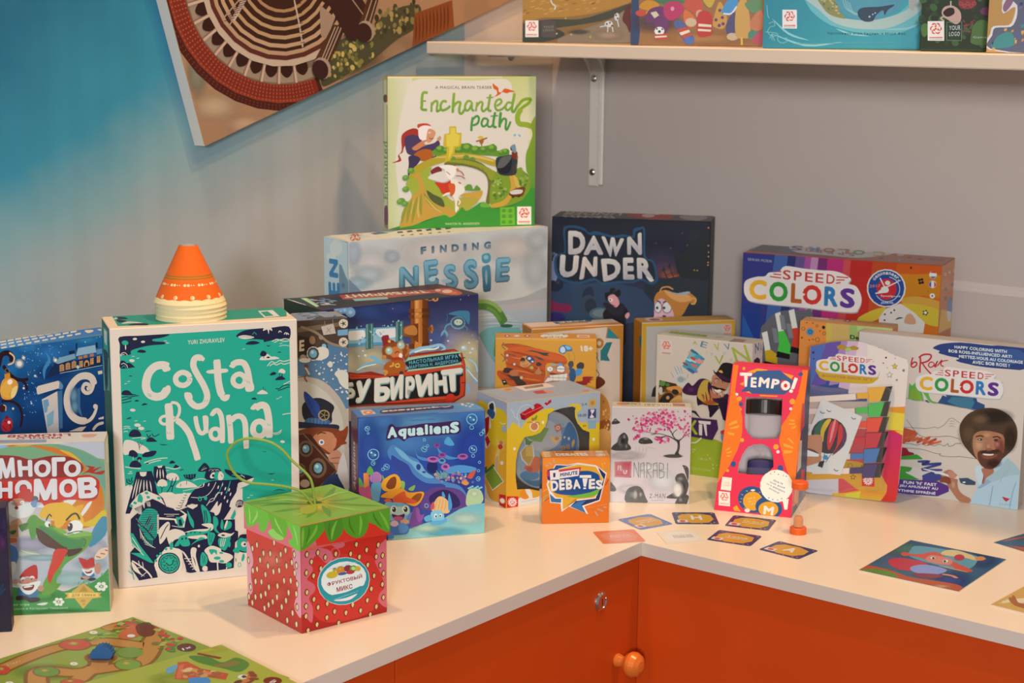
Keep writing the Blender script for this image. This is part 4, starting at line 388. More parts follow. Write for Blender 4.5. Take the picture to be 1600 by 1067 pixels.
ART['ench']={
 'front':[[10,11,12,1,651,657,0,0,-275,-657,8],[20,13,14,1,1,0,650,105,0,-2,-650],[1,15,106,629,77,13,184,-9,163,4,24,-80,38,-90,30,-63,1,-164,-17,-136,-237,-41,-278,7,-55,180,10,177,28,132],[0,16,1,651,505,0,0,-5,-505,-2],[10,17,18,658,432,0,-431,-656,0,88,24,139,28,187,32,85,12,105,16,32,81,-15,92,18,90,9,45],[3,19,13,580,528,21,22,33,4,-9,-18,-33,-24,-16,-36,12,-27,33,-4,29,-10],[3,20,23,592,512,-16,-31,7,-32,33,-6,31,-10],[10,21,18,635,439,9,22,12,19,2,-7,0,-472,-15,0,-3,10,-2,53,1,73,-1,57,-6,25,-7,9,-6,12,-3,22,-2,24,1,23,4,18,7,16,6,15,5,16,6,15,2,14,-3,14,-5,13],[6,22,1,208,611,251,0,0,-13,-251,1,'A MAGICAL BRAIN TEASER'],[13,23,24,12,175,582,-19,1,-6,-20,-1,-31,0,-19,23,-3],[13,23,24,10,150,548,17,0],[13,23,24,12,192,543,-1,-42],[13,23,24,10,191,528,13,17,13,0,-2,-31,2,-11,17,11],[13,23,24,11,259,543,-16,4,-12,-19,7,-20,21,6,16,13],[13,23,24,12,291,582,-3,-37,-3,-49],[13,23,24,11,285,518,18,22,16,0,-5,-26,2,-18,10,-2,14,20],[13,23,24,10,370,542,-17,5,-13,-20,4,-20,14,4,14,29],[13,23,24,10,371,542,-1,-29,11,-9],[13,23,24,11,393,542,-5,-40],[13,23,24,10,390,522,17,20,11,-5,-4,-24,9,-11,16,15],[13,23,24,11,453,575,-7,-40,-2,-27,14,-4],[13,23,24,7,435,560,32,2],[13,23,24,10,481,524,21,15,-4,14,-17,-5,-7,-22,10,-20,23,6,19,18],[13,23,24,10,549,537,-18,2,-10,-20,10,-13,19,15],[13,23,24,12,562,579,-8,-40,-4,-31,9,-9,14,22,9,9],[3,25,11,375,478,-5,-27,-2,-34],[3,25,10,370,464,21,18,11,-9,-6,-22,-21,-9],[3,25,10,442,468,-19,3,-9,-20,7,-14,17,9,6,22],[3,25,9,443,468,-2,-27,13,-6,12,11],[3,25,11,475,499,-7,-36,0,-26,14,-3],[3,25,7,454,481,35,2],[3,25,12,500,499,-4,-40,-1,-27],[3,25,10,496,445,14,23,14,-3,-2,-33,7,-9,16,35],[1,26,462,622,12,-9,14,-11,2,-16,12,-2,14,15,19,-3,28,-10,-23,-2,-14,-5,-19,5,-14,-11,-23,-9,13,13,-4,16,-12,7],[1,27,60,401,32,26,32,4,22,-22,5,-27,-46,1,-32,-27,-9,-26,-14,-9,7,-18,-2,-11,-37,-6,28,13,-2,18,16,22],[1,28,74,392,31,13,32,-9,23,-32,41,4,19,13,9,-18,-14,-22,-41,-13,-46,-12,-37,5,-13,22],[1,29,128,444,9,7,32,2,21,-11,-21,-2,-32,-9],[1,30,133,418,4,17,23,9,28,-5,9,-22,-14,-35,-32,0,-14,9],[1,31,174,422,14,8,20,-13,-2,-18,-18,-26,-19,4],[5,8,183,413,5,0,0,-4],[5,32,184,413,2,0,0,-2],[3,33,3,181,391,9,-5,9,4],[1,34,105,347,23,18,23,13,21,4,-17,-18,19,-2,-23,-9,-28,-15],[1,31,215,386,14,13,5,-13,-10,-9],[1,35,114,320,37,22,41,-5,7,-27,-30,-19,-37,7],[1,36,91,312,28,4,23,-18,-33,-44,-4,-23,-18,1,4,49],[1,36,192,306,19,8,4,-17,-18,-9],[1,37,192,327,19,17,36,4,56,13,32,4,33,-9,37,-5,38,4,28,6,14,-29,33,8,19,-9,-4,-27,-71,5,-94,6,-93,-3,-64,1],[5,38,229,342,21,0,0,-16],[5,39,225,347,11,0,0,-8],[5,38,257,335,16,0,0,-13],[5,39,253,340,9,0,0,-6],[5,38,312,338,23,0,0,-18],[5,39,309,344,13,0,0,-9],[5,38,349,347,26,0,0,-20],[5,39,346,352,14,0,0,-10],[5,38,387,337,23,0,0,-18],[5,39,383,343,13,0,0,-9],[5,38,424,337,19,0,0,-14],[5,39,420,342,10,0,0,-7],[5,38,462,343,23,0,0,-17],[5,39,458,349,12,0,0,-9],[5,38,523,327,18,0,0,-14],[5,39,519,332,10,0,0,-7],[5,38,504,322,14,0,0,-11],[5,39,500,328,8,0,0,-5],[1,40,119,270,73,34,65,17,65,4,74,-10,57,-14,28,-14,5,-23,-33,5,-66,23,-75,6,-64,-12,-56,-17,-55,-22,-37,-35,-9,18],[1,41,201,307,74,7,75,2,65,-8,52,-17,-5,-6,-66,16,-74,6,-74,-3],[5,42,285,299,15,0,0,-12],[5,42,345,304,15,0,0,-12],[5,42,373,295,15,0,0,-12],[0,43,270,439,30,0,1,-27,23,-1,-2,-59,-26,-4,-2,-23,-23,-35,-23,-9,9,40,2,27,-16,5,4,53,23,4],[0,44,275,433,21,-1,0,-22,21,-9,-5,-45,-23,-2,-4,-24,-19,-31,5,49,-14,9,0,45,18,4],[1,45,248,281,55,17,65,-3,47,-16,33,-24,33,-18,5,-32,-28,-27,-4,-72,-19,0,9,63,-5,46,-24,27,-47,19,-55,10,-47,-4],[1,46,257,288,55,8,56,-8,57,-19,47,-28,14,-41,-33,6,-19,32,-47,27,-65,15],[4,47,4,275,269,3,-11],[4,47,4,293,272,3,-10],[4,47,4,311,276,3,-9],[4,47,4,328,280,4,-9],[4,47,4,346,276,4,-10],[4,47,4,364,271,4,-10],[4,47,4,382,267,5,-11],[4,47,4,399,263,6,-11],[4,47,4,417,258,6,-11],[1,48,486,246,47,-15,57,27,14,-14,29,-28,5,-41,-14,-37,-28,-26,-62,-22,-75,-1,-3,89],[1,49,540,227,26,-5,6,-37,-14,-45,-33,-45,-62,-12,-9,13,56,17,29,32,9,41],[1,50,557,222,19,-10,12,-32,12,-14,-24,1],[8,4,51,52,53,54,26,4.1,9.0,1.0,0,1,463,205,66,8,5,-73,-61,-26],[8,3,55,56,53,16,4.1,8.1,1.0,0,2,576,249,52,-33,-4,-68,-29,28],[1,57,539,145,23,18,48,10,0,-25,-14,-18,-43,1],[1,58,543,149,19,11,38,-1,-4,-15,-38,-4],[5,59,558,130,7,0,0,-6],[5,59,584,132,7,0,0,-6],[1,60,77,195,28,26,41,31,46,12,-9,-27,28,-36,27,-45,38,-46,18,-24,19,-18,-37,-22,-47,8,-69,-19,-56,-25,-41,-8,-14,14,19,44,14,45,23,44],[0,61,58,11,-9,14,33,66,23,49,32,31,-9,41,-19,18,28,17,14,-36,18,-54,42,-37,65,-33,28,-23,-28,-18,-28,19,-19,-9,-69,-21,-56,-21],[4,62,15,105,131,-14,-49,-10,-58],[4,62,15,128,140,-14,-58,-10,-59],[4,62,15,146,153,-5,-49,5,-46],[4,62,15,155,157,28,-45,46,-38],[4,62,15,91,123,-23,-54,-10,-45],[4,63,7,111,122,-11,-54],[4,63,7,137,140,-7,-63,7,-32],[4,63,7,160,139,41,-46,38,-28],[1,64,169,166,32,-19,37,-19,10,-36,-37,14,-28,24],[5,65,77,221,16,0,0,-13],[5,66,75,225,8,0,0,-6],[5,65,100,252,16,0,0,-13],[5,66,98,256,8,0,0,-6],[5,65,77,172,16,0,0,-13],[5,66,74,176,8,0,0,-6],[5,65,59,123,16,0,0,-13],[5,66,56,127,8,0,0,-6],[5,65,72,110,16,0,0,-13],[5,66,70,113,8,0,0,-6],[5,65,52,119,16,0,0,-13],[5,66,49,123,8,0,0,-6],[1,67,229,169,19,-18,37,-33,37,13,75,12,23,18,-18,-45,-19,-18,-37,-26,-19,18,-19,-17,-32,32],[1,49,332,149,37,4,49,6,-11,-34,-38,3,-47,10],[1,42,336,163,14,24,19,-2,9,-19,14,18,17,-23],[0,18,30,1,24,5,50,8,29,9,32,8,27,8,22,8,18,7,16,4,11,-4,8,-7,9,-3,11,5,11,10,10,9,8,9,5,9,6,4,6,-4,6,-9,7,-5,10,3,11,7,12,7,11,7,11,8,10,5,10,0,10,-3,9,-5,6,-6,6,-7,11,-5,21,-4,25,-1,25,3,25,10,25,14,22,15,18,24,16,24,13,-3,5,-9,0,-155],[1,68,409,97,12,14,23,-10,10,-14,-38,1],[1,69,188,251,32,17,18,-18,-27,-13,-19,-2],[1,70,174,220,37,21,41,4,19,-27,-23,-18,-37,6],[1,71,224,268,42,6,37,-12,-9,-35,-19,-18,-18,18,-9,27],[1,72,206,201,42,-5,37,13,4,-36,-13,-23,-38,1,-13,23],[1,73,275,209,28,-1,33,-32,0,-23,-23,-17,-9,-36,9,-14,-16,-18,-3,50,-18,28,-38,-9,14,14,33,13],[1,74,266,191,28,-1,0,-36,-18,-17,-5,27],[3,75,4,303,249,19,-5,14,-18],[3,75,4,299,226,23,-2,19,-12],[3,76,5,308,127,10,-14,-7,-13],[5,77,306,253,7,0,0,-6],[3,75,4,257,245,18,-14],[4,72,6,308,199,9,-4,5,-5],[3,78,7,389,373,21,5,30,10],[3,78,6,412,375,3,-22],[5,79,410,390,13,0,0,-7],[1,78,403,378,21,2,-5,-16,-9,-2],[1,80,481,300,33,9,37,4,24,-14,1,-32,-10,-41,-66,1,-19,32],[1,81,486,277,42,18,23,9,-8,-64,-43,-8],[1,82,504,302,47,4,-32,-43,-33,-4],[1,83,551,326,24,0,-2,-27,-17,-2],[5,84,556,342,12,0,0,-13],[1,85,546,349,19,9,5,-32,-9,-4],[3,86,4,570,321,8,-22,-10,-5],[2,87,6,561,263,-2,-39],[2,88,7,571,276,2,-32],[5,89,564,398,6,0,0,-5],[5,89,583,399,4,0,0,-4],[5,89,588,395,4,0,0,-4],[6,90,2,253,23,152,-2,0,-10,-152,2,'MARTIN N. ANDERSEN'],[0,91,499,84,66,1,3,-78,-67,-1],[5,92,516,70,10,0,0,-9],[2,93,2,504,59,24,0],[5,92,516,45,10,0,0,-9],[2,93,2,504,35,24,0],[5,92,516,19,10,0,0,-9],[2,93,2,504,11,24,0],[5,92,546,69,10,0,0,-9],[2,93,2,537,58,24,0],[5,92,547,44,10,0,0,-9],[2,93,2,537,34,24,0],[5,92,547,19,10,0,0,-9],[2,93,2,537,10,24,0],[0,8,577,86,65,-1,1,-79,-65,1],[0,94,629,66,5,-10,-7,-8,-8,1,8,5,0,7],[5,94,619,54,5,0,0,-5],[0,94,628,45,-7,-9,-11,2,-3,7,8,-4,7,3],[0,94,608,36,-12,2,-3,10,4,6,1,-9,6,-4],[5,94,602,52,5,0,0,-5],[0,94,590,49,-5,10,7,8,8,-1,-8,-5,0,-7],[0,94,591,70,7,9,11,-2,3,-8,-8,5,-7,-3],[5,94,608,67,5,0,0,-4],[0,94,611,79,12,-2,3,-10,-4,-6,-1,9,-6,4],[5,94,610,57,4,0,0,-4],[0,94,584,22,52,-1,0,-4,-52,1],[0,95,584,15,52,-1,0,-3,-52,2]],
 'left':[[10,96,97,1,651,87,0,-5,-626,-82,13],[0,98,25,635,52,2,-5,-613,-42,4],[5,99,54,557,42,2,0,-18],[0,100,98,552,-2,0,-8,0,-7,0,-6,1,-4,1,-3,2,-1,2,1,2,3,2,5,2,6,2,7,1,7,0,2,0],[0,8,98,532,-1,0,-6,-1,-6,-1,-6,0,-6,0,-6,1,-4,1,-2,2,-1,2,1,2,3,1,4,2,5,2,6,1,6,0,7,0,6,0],[6,101,3,7,125,-6,247,93,3,2,-245,'Enchanted'],[0,102,23,86,18,11,26,5,20,-4,9,-20,2,-19,0,-14,-5,-18,-18,-10,-26,-3,-19,5,-10,19,-2,27]],
 'top':[[0,103,1,1,0,45,9,52,648,0,0,-95,0,-2],[0,104,440,98,218,0,0,-19,-221,9]],
}
ART['nessie']={
 'front':[[10,105,106,1,996,998,0,0,-375,-998,91],[7,107,107,900,151,-11,-1,-83],[7,108,94,853,95,-7,0,-49],[7,109,23,949,47,-3,-1,-69],[7,110,417,921,253,-18,0,-106],[7,111,611,768,217,-18,0,-94],[7,111,809,910,178,-12,1,-88],[7,112,933,810,90,-7,2,-111],[7,112,945,940,81,-5,1,-59],[7,109,205,920,48,-3,0,-35],[7,113,40,821,86,-7,0,-35],[0,114,1,843,8,-8,13,-13,11,-9,9,-10,10,-10,12,-12,12,-12,-1,-10,-25,-10,-37,-8,-12,2],[0,115,644,687,36,2,51,-2,47,0,38,1,34,3,30,4,26,6,22,7,21,7,21,6,19,6,10,-2,0,-60,-21,-3,-48,3,-50,1,-46,-3,-47,-4,-42,-3,-40,-1,-36,1,-24,3,-13,9,-1,11],[0,116,644,665,43,2,61,0,64,0,72,4,75,4,40,-2,0,-64,-95,2,-150,13,-109,13,-34,10,7,10],[10,117,118,1,712,998,-85,0,-355,-998,117],[4,119,7,612,634,99,-4,102,-17],[4,119,7,632,620,93,-4,107,-17],[4,119,7,651,606,87,-5,113,-15],[4,119,7,672,591,80,-5,118,-13],[4,119,7,692,577,74,-6,124,-12],[4,119,7,712,562,67,-6,130,-10],[4,119,7,732,548,61,-7,136,-8],[4,119,7,752,533,55,-7,142,-7],[4,119,7,773,519,48,-8,147,-5],[4,119,7,793,504,41,-9,154,-3],[4,120,8,638,603,94,-3,149,-25],[4,120,8,652,585,80,-2,157,-26],[4,120,8,665,567,67,-1,164,-27],[4,120,8,678,549,54,0,171,-28],[4,120,8,692,530,40,2,178,-29],[4,120,8,705,512,27,3,185,-30],[4,120,8,719,494,13,4,192,-31],[4,120,8,733,475,0,6,198,-33],[16,121,122,9,344,951,29,1,0,-32,-29,-2,'F'],[16,121,122,9,398,951,14,1,0,-32,-14,-1,'I'],[16,121,122,9,439,952,35,0,0,-33,-35,0,'N'],[16,121,122,9,497,951,38,0,0,-33,-38,0,'D'],[16,121,122,9,558,950,15,0,1,-31,-16,-1,'I'],[16,121,122,9,601,951,35,0,0,-33,-35,1,'N'],[16,121,122,9,662,951,37,0,0,-33,-36,1,'G'],[16,123,124,11,240,874,96,1,0,-98,-98,0,'N'],[16,125,126,2,244,869,87,1,0,-87,-89,-1,'N'],[16,123,124,11,357,893,74,2,4,-112,-70,-5,'E'],[16,125,126,2,361,887,65,3,4,-101,-61,-6,'E'],[16,123,124,11,452,866,66,4,20,-107,-64,-8,'S'],[16,125,126,2,456,861,57,3,20,-95,-54,-9,'S'],[16,123,124,11,555,881,72,2,14,-131,-79,-5,'S'],[16,125,126,2,560,875,62,2,14,-119,-69,-6,'S'],[16,123,124,11,726,878,77,-2,-6,-109,-77,1,'E'],[16,125,126,2,731,872,67,-1,-5,-98,-68,0,'E'],[1,127,651,882,5,15,27,4,14,-11,-1,-25,-23,-8,-18,8],[5,128,673,883,13,-1,0,-10],[11,129,130,653,837,13,9,29,-4,5,-98,-16,-11,-23,4,-5,55],[4,131,13,675,830,0,-28,2,-39],[5,132,401,810,17,-1,0,-10],[5,133,474,796,26,-2,0,-9],[3,134,43,611,679,53,-2,47,-18,34,-32,27,-42],[3,135,17,624,694,53,-4,47,-21,31,-31],[3,65,15,678,662,40,-21,34,-43],[1,136,639,550,39,21,54,4,81,-11,48,-22,-26,-135,-102,-1,-88,135],[5,137,782,573,34,-3,0,-8],[3,138,15,732,532,-6,-45,-3,-45]],
 'left':[[10,139,140,1,949,2,47,102,0,98,-6,4,-431,-206,-34],[5,141,107,959,55,6,-1,-33],[5,141,64,914,42,5,0,-20],[0,142,133,896,19,-4,30,-35,27,-27,0,-155,-12,-3,-41,13,-20,64,-7,89],[5,143,165,810,14,2,0,-11],[6,144,8,45,831,0,77,77,3,2,-77,'N'],[6,144,8,39,749,-3,61,98,6,2,-60,'E']],
 'top':[[0,107,22,209,515,0,462,-150,0,-51,-995,-2,10,41],[0,145,73,154,84,9,8,-63,-124,-69],[0,146,116,209,68,0,-45,-79,-51,29],[0,147,119,117,-34,-68,-33,-46,-4,8,24,28,24,42],[5,147,64,40,4,-2,-16,-28],[0,147,17,1,6,12,25,37,-26,-49],[5,147,45,35,4,-2,-15,-28],[0,147,23,19,33,67,33,47,4,-8,-24,-29,-25,-42],[0,147,98,152,38,55,2,-18,-23,-47,8,30,-16,-16],[5,147,102,127,4,-2,-16,-29],[0,147,148,203,3,-15,-32,-66,-27,-38,32,58,10,28],[5,147,70,67,3,-2,-13,-24],[0,147,104,176,41,-24,-3,-5,-41,24],[0,148,99,167,40,-24,-1,-3,-41,24],[0,149,206,183,54,26,7,0,15,-56,-29,-7,-50,-11],[0,150,259,209,99,0,6,-3,-66,-37],[0,151,332,174,30,7,-22,-47,-30,-7],[0,152,285,63,18,4,-10,-23,-18,-4],[0,151,381,176,30,7,-22,-47,-30,-8],[0,152,332,65,18,4,-11,-23,-18,-4],[0,151,430,177,30,8,-23,-48,-30,-7],[0,152,378,67,18,4,-11,-23,-17,-4],[0,151,479,179,31,8,-23,-48,-31,-8],[0,152,425,69,19,4,-12,-23,-17,-4],[0,151,529,181,31,8,-24,-49,-30,-7],[0,152,473,71,18,4,-11,-23,-18,-4],[0,151,579,182,31,8,-24,-48,-31,-8],[0,152,520,73,19,4,-12,-23,-18,-4]],
}
ART['dawn']={
 'front':[[10,153,154,1,986,508,6,224,0,0,-250,-732,-29],[10,154,155,1,716,732,29,0,-446,-732,-37],[7,156,502,816,232,9,3,-136],[7,157,509,793,169,6,2,-93],[7,158,527,770,127,5,2,-64],[7,159,551,747,78,3,1,-39],[7,160,558,735,53,2,1,-21],[0,161,446,707,22,18,33,1,33,-1,28,6,29,5,31,2,41,2,45,-2,25,-15,0,-186,-74,-20,-121,-6,-88,16,-26,52,6,73],[0,162,572,843,5,-4,7,-12,7,-7,5,-1,5,4,7,9,10,18,11,23,12,19,11,11,11,6,13,8,17,21,19,22,15,-6,6,-43,0,-173,-10,-16,-20,2,-22,4,-22,0,-24,1,-18,3,-12,3,-7,6,-5,8,-6,11,-4,14,-3,16,-4,19,-3,21],[5,163,554,867,2,0,0,-2],[5,163,550,783,2,0,0,-2],[5,163,630,883,2,0,0,-2],[5,163,605,938,2,0,0,-2],[5,163,486,887,2,0,0,-2],[5,163,436,635,2,0,0,-2],[5,164,665,769,4,0,0,-3],[5,164,679,768,4,0,0,-3],[2,165,7,524,764,28,-56],[0,165,516,757,8,27,8,-21],[2,165,7,550,781,29,-66],[0,165,542,774,8,27,8,-21],[2,165,5,528,737,64,26],[2,165,5,505,718,93,37],[2,165,5,511,727,12,-23],[0,166,1,697,25,-7,46,-5,46,-2,42,1,29,4,24,7,30,4,47,-3,53,-7,44,-8,28,-7,20,-9,12,-18,31,-34,25,-45,-53,-41,-206,-46,-243,-37],[0,167,28,763,-1,-10,-3,-9,-5,-7,-7,-6,-8,-4,-3,-1,0,71,2,0,8,-4,7,-5,5,-7,4,-9],[0,167,29,714,-1,-7,-2,-8,-5,-6,-5,-5,-7,-3,-7,-2,-1,0,0,61,1,0,7,-1,6,-3,6,-5,4,-6,3,-7],[0,167,34,799,-1,-8,-2,-7,-5,-7,-5,-5,-7,-3,-7,-1,-6,0,0,59,5,1,7,-1,7,-3,6,-4,4,-6,3,-7],[0,168,1,695,5,1,8,0,7,-6,6,-8,6,-4,6,6,7,9,5,4,4,-6,3,-12,-1,-12,-7,-10,-11,-9,-12,-6,-11,0,-11,4,-4,3],[3,169,6,4,785,3,37,11,48],[3,168,6,4,797,20,38],[0,170,1,895,2,2,14,9,13,1,12,-4,12,-8,13,-11,12,-15,5,-14,-6,-13,-15,-12,-14,-7,-12,0,-13,4,-12,7,-11,8],[0,171,1,603,6,-1,12,-8,15,-6,20,-1,22,0,16,-3,5,-11,0,-15,-8,-10,-17,-2,-23,3,-21,2,-13,-1,-9,-2,-5,1],[0,172,1,546,2,0,28,-2,22,-4,12,-9,5,-12,-5,-9,-22,-5,-32,-1,-10,1],[1,173,148,635,18,31,24,7,12,-30,-11,-43,-30,-1],[5,174,179,588,37,2,1,-48],[5,175,188,582,28,1,1,-36],[5,176,234,548,52,2,1,-29],[5,177,234,551,36,2,0,-19],[1,178,53,931,12,21,48,4,42,-12,18,-18,30,7,36,-7,48,-11,47,8,42,-5,5,30,29,10,24,-8,6,-124,39,-22,20,-71,-3,-24,-26,-16,-48,19,-35,-13,-72,-6,-71,-9,-37,19,-72,-20,-72,9,-43,34,-7,72,24,25,24,13],[1,170,64,923,13,20,36,1,42,-12,21,-16,51,0,60,-11,53,6,45,-3,5,26,21,12,15,-5,4,-118,40,-26,17,-70,-20,-22,-45,19,-39,-15,-68,-4,-72,-9,-42,19,-66,-20,-66,9,-37,29,-7,66,30,22,13,12],[16,179,180,7,77,931,81,1,-1,-108,-78,-4,'D'],[16,179,180,7,174,914,47,-4,23,-85,-94,-5,'A'],[16,179,180,7,232,911,107,-7,-20,-83,-60,-7,'W'],[16,179,180,7,352,909,66,27,5,-105,-68,-2,'N'],[16,179,180,7,42,818,88,-1,-7,-96,-86,-15,'U'],[16,179,180,7,148,812,68,3,0,-90,-84,-22,'N'],[16,179,180,7,232,806,93,4,-1,-90,-78,-22,'D'],[16,179,180,7,335,815,49,2,7,-103,-53,-2,'E'],[16,179,180,7,399,817,62,-1,17,-99,-74,3,'R'],[1,179,445,731,35,-14,-12,-10,-13,8],[1,181,270,580,35,25,36,-10,25,-35,-11,-37,-4,-121,-67,57,-38,83],[1,182,269,628,23,13,19,-11,12,-30,-17,-19,-25,17],[1,181,253,645,21,7,6,18,24,-2,-12,-18,30,16,6,-24,-17,-12,-19,17,-23,-16,-6,-28],[5,8,282,615,10,0,0,-8],[5,183,280,615,4,0,0,-4],[3,184,3,293,593,12,-6],[1,185,245,597,36,1,37,-28,6,12,17,19,1,-48,-48,-9],[1,182,351,547,15,13,6,-12,-8,-16,-9,0],[1,186,487,613,14,25,42,-5,35,-16,13,-35,-4,-49,-95,-4,-6,30],[5,187,503,590,18,1,1,-29],[5,8,503,590,15,1,1,-25],[5,188,499,587,6,0,0,-7],[5,187,544,591,24,1,1,-29],[5,8,544,591,20,1,1,-25],[5,188,531,588,6,0,0,-7],[3,189,6,490,622,17,-5,7,-9],[3,189,6,525,612,24,13,12,-3],[5,190,533,549,9,0,0,-5],[1,191,484,613,11,42,41,17,47,-13,53,8,42,-28,-5,-24,-24,2,-28,-52,-34,-32,-13,36,-19,35,-36,28],[1,192,530,672,53,-19,53,2,24,-23,-46,-14,-42,11,-30,22],[3,193,7,509,656,9,24,29,7,24,-11],[3,194,8,649,638,26,-2,-5,-22,-16,0],[1,195,542,669,53,-10,41,11,12,-8,-47,-11],[5,196,724,966,4,0,0,-4],[5,196,726,884,4,0,0,-4],[5,196,728,854,4,0,0,-4],[5,196,728,834,4,0,0,-4],[5,196,727,807,4,0,0,-4],[5,196,727,795,4,0,0,-4],[0,197,733,761,-6,231,6,0]],
 'top':[[0,198,1,1,0,229,30,3,693,0,9,-178,0,-52,-18,-2],[0,199,611,1,122,12,0,-12],[6,200,4,296,6,-233,-14,-30,82,235,24,'DAWN'],[6,200,4,301,139,-280,-47,5,132,274,12,'UNDER'],[0,201,325,184,4,35,5,14,156,0,9,-3,26,-13,16,-26,6,-51,-4,-63,-13,-46,-27,-14,-35,3,-33,10,-25,14,-22,21,-20,24,-19,29,-16,33],[5,202,428,159,29,8,9,-71],[0,203,477,233,0,-1,-2,-9,-2,-8,-4,-5,-5,-3,-4,0,-5,3,-4,6,-4,8,-3,9],[0,204,573,174,18,33,26,26,56,0,0,0,21,-34,12,-40,-4,-50,-14,-55,-17,-34,-20,0,-23,21,-20,28,-18,32,-14,38]],
}
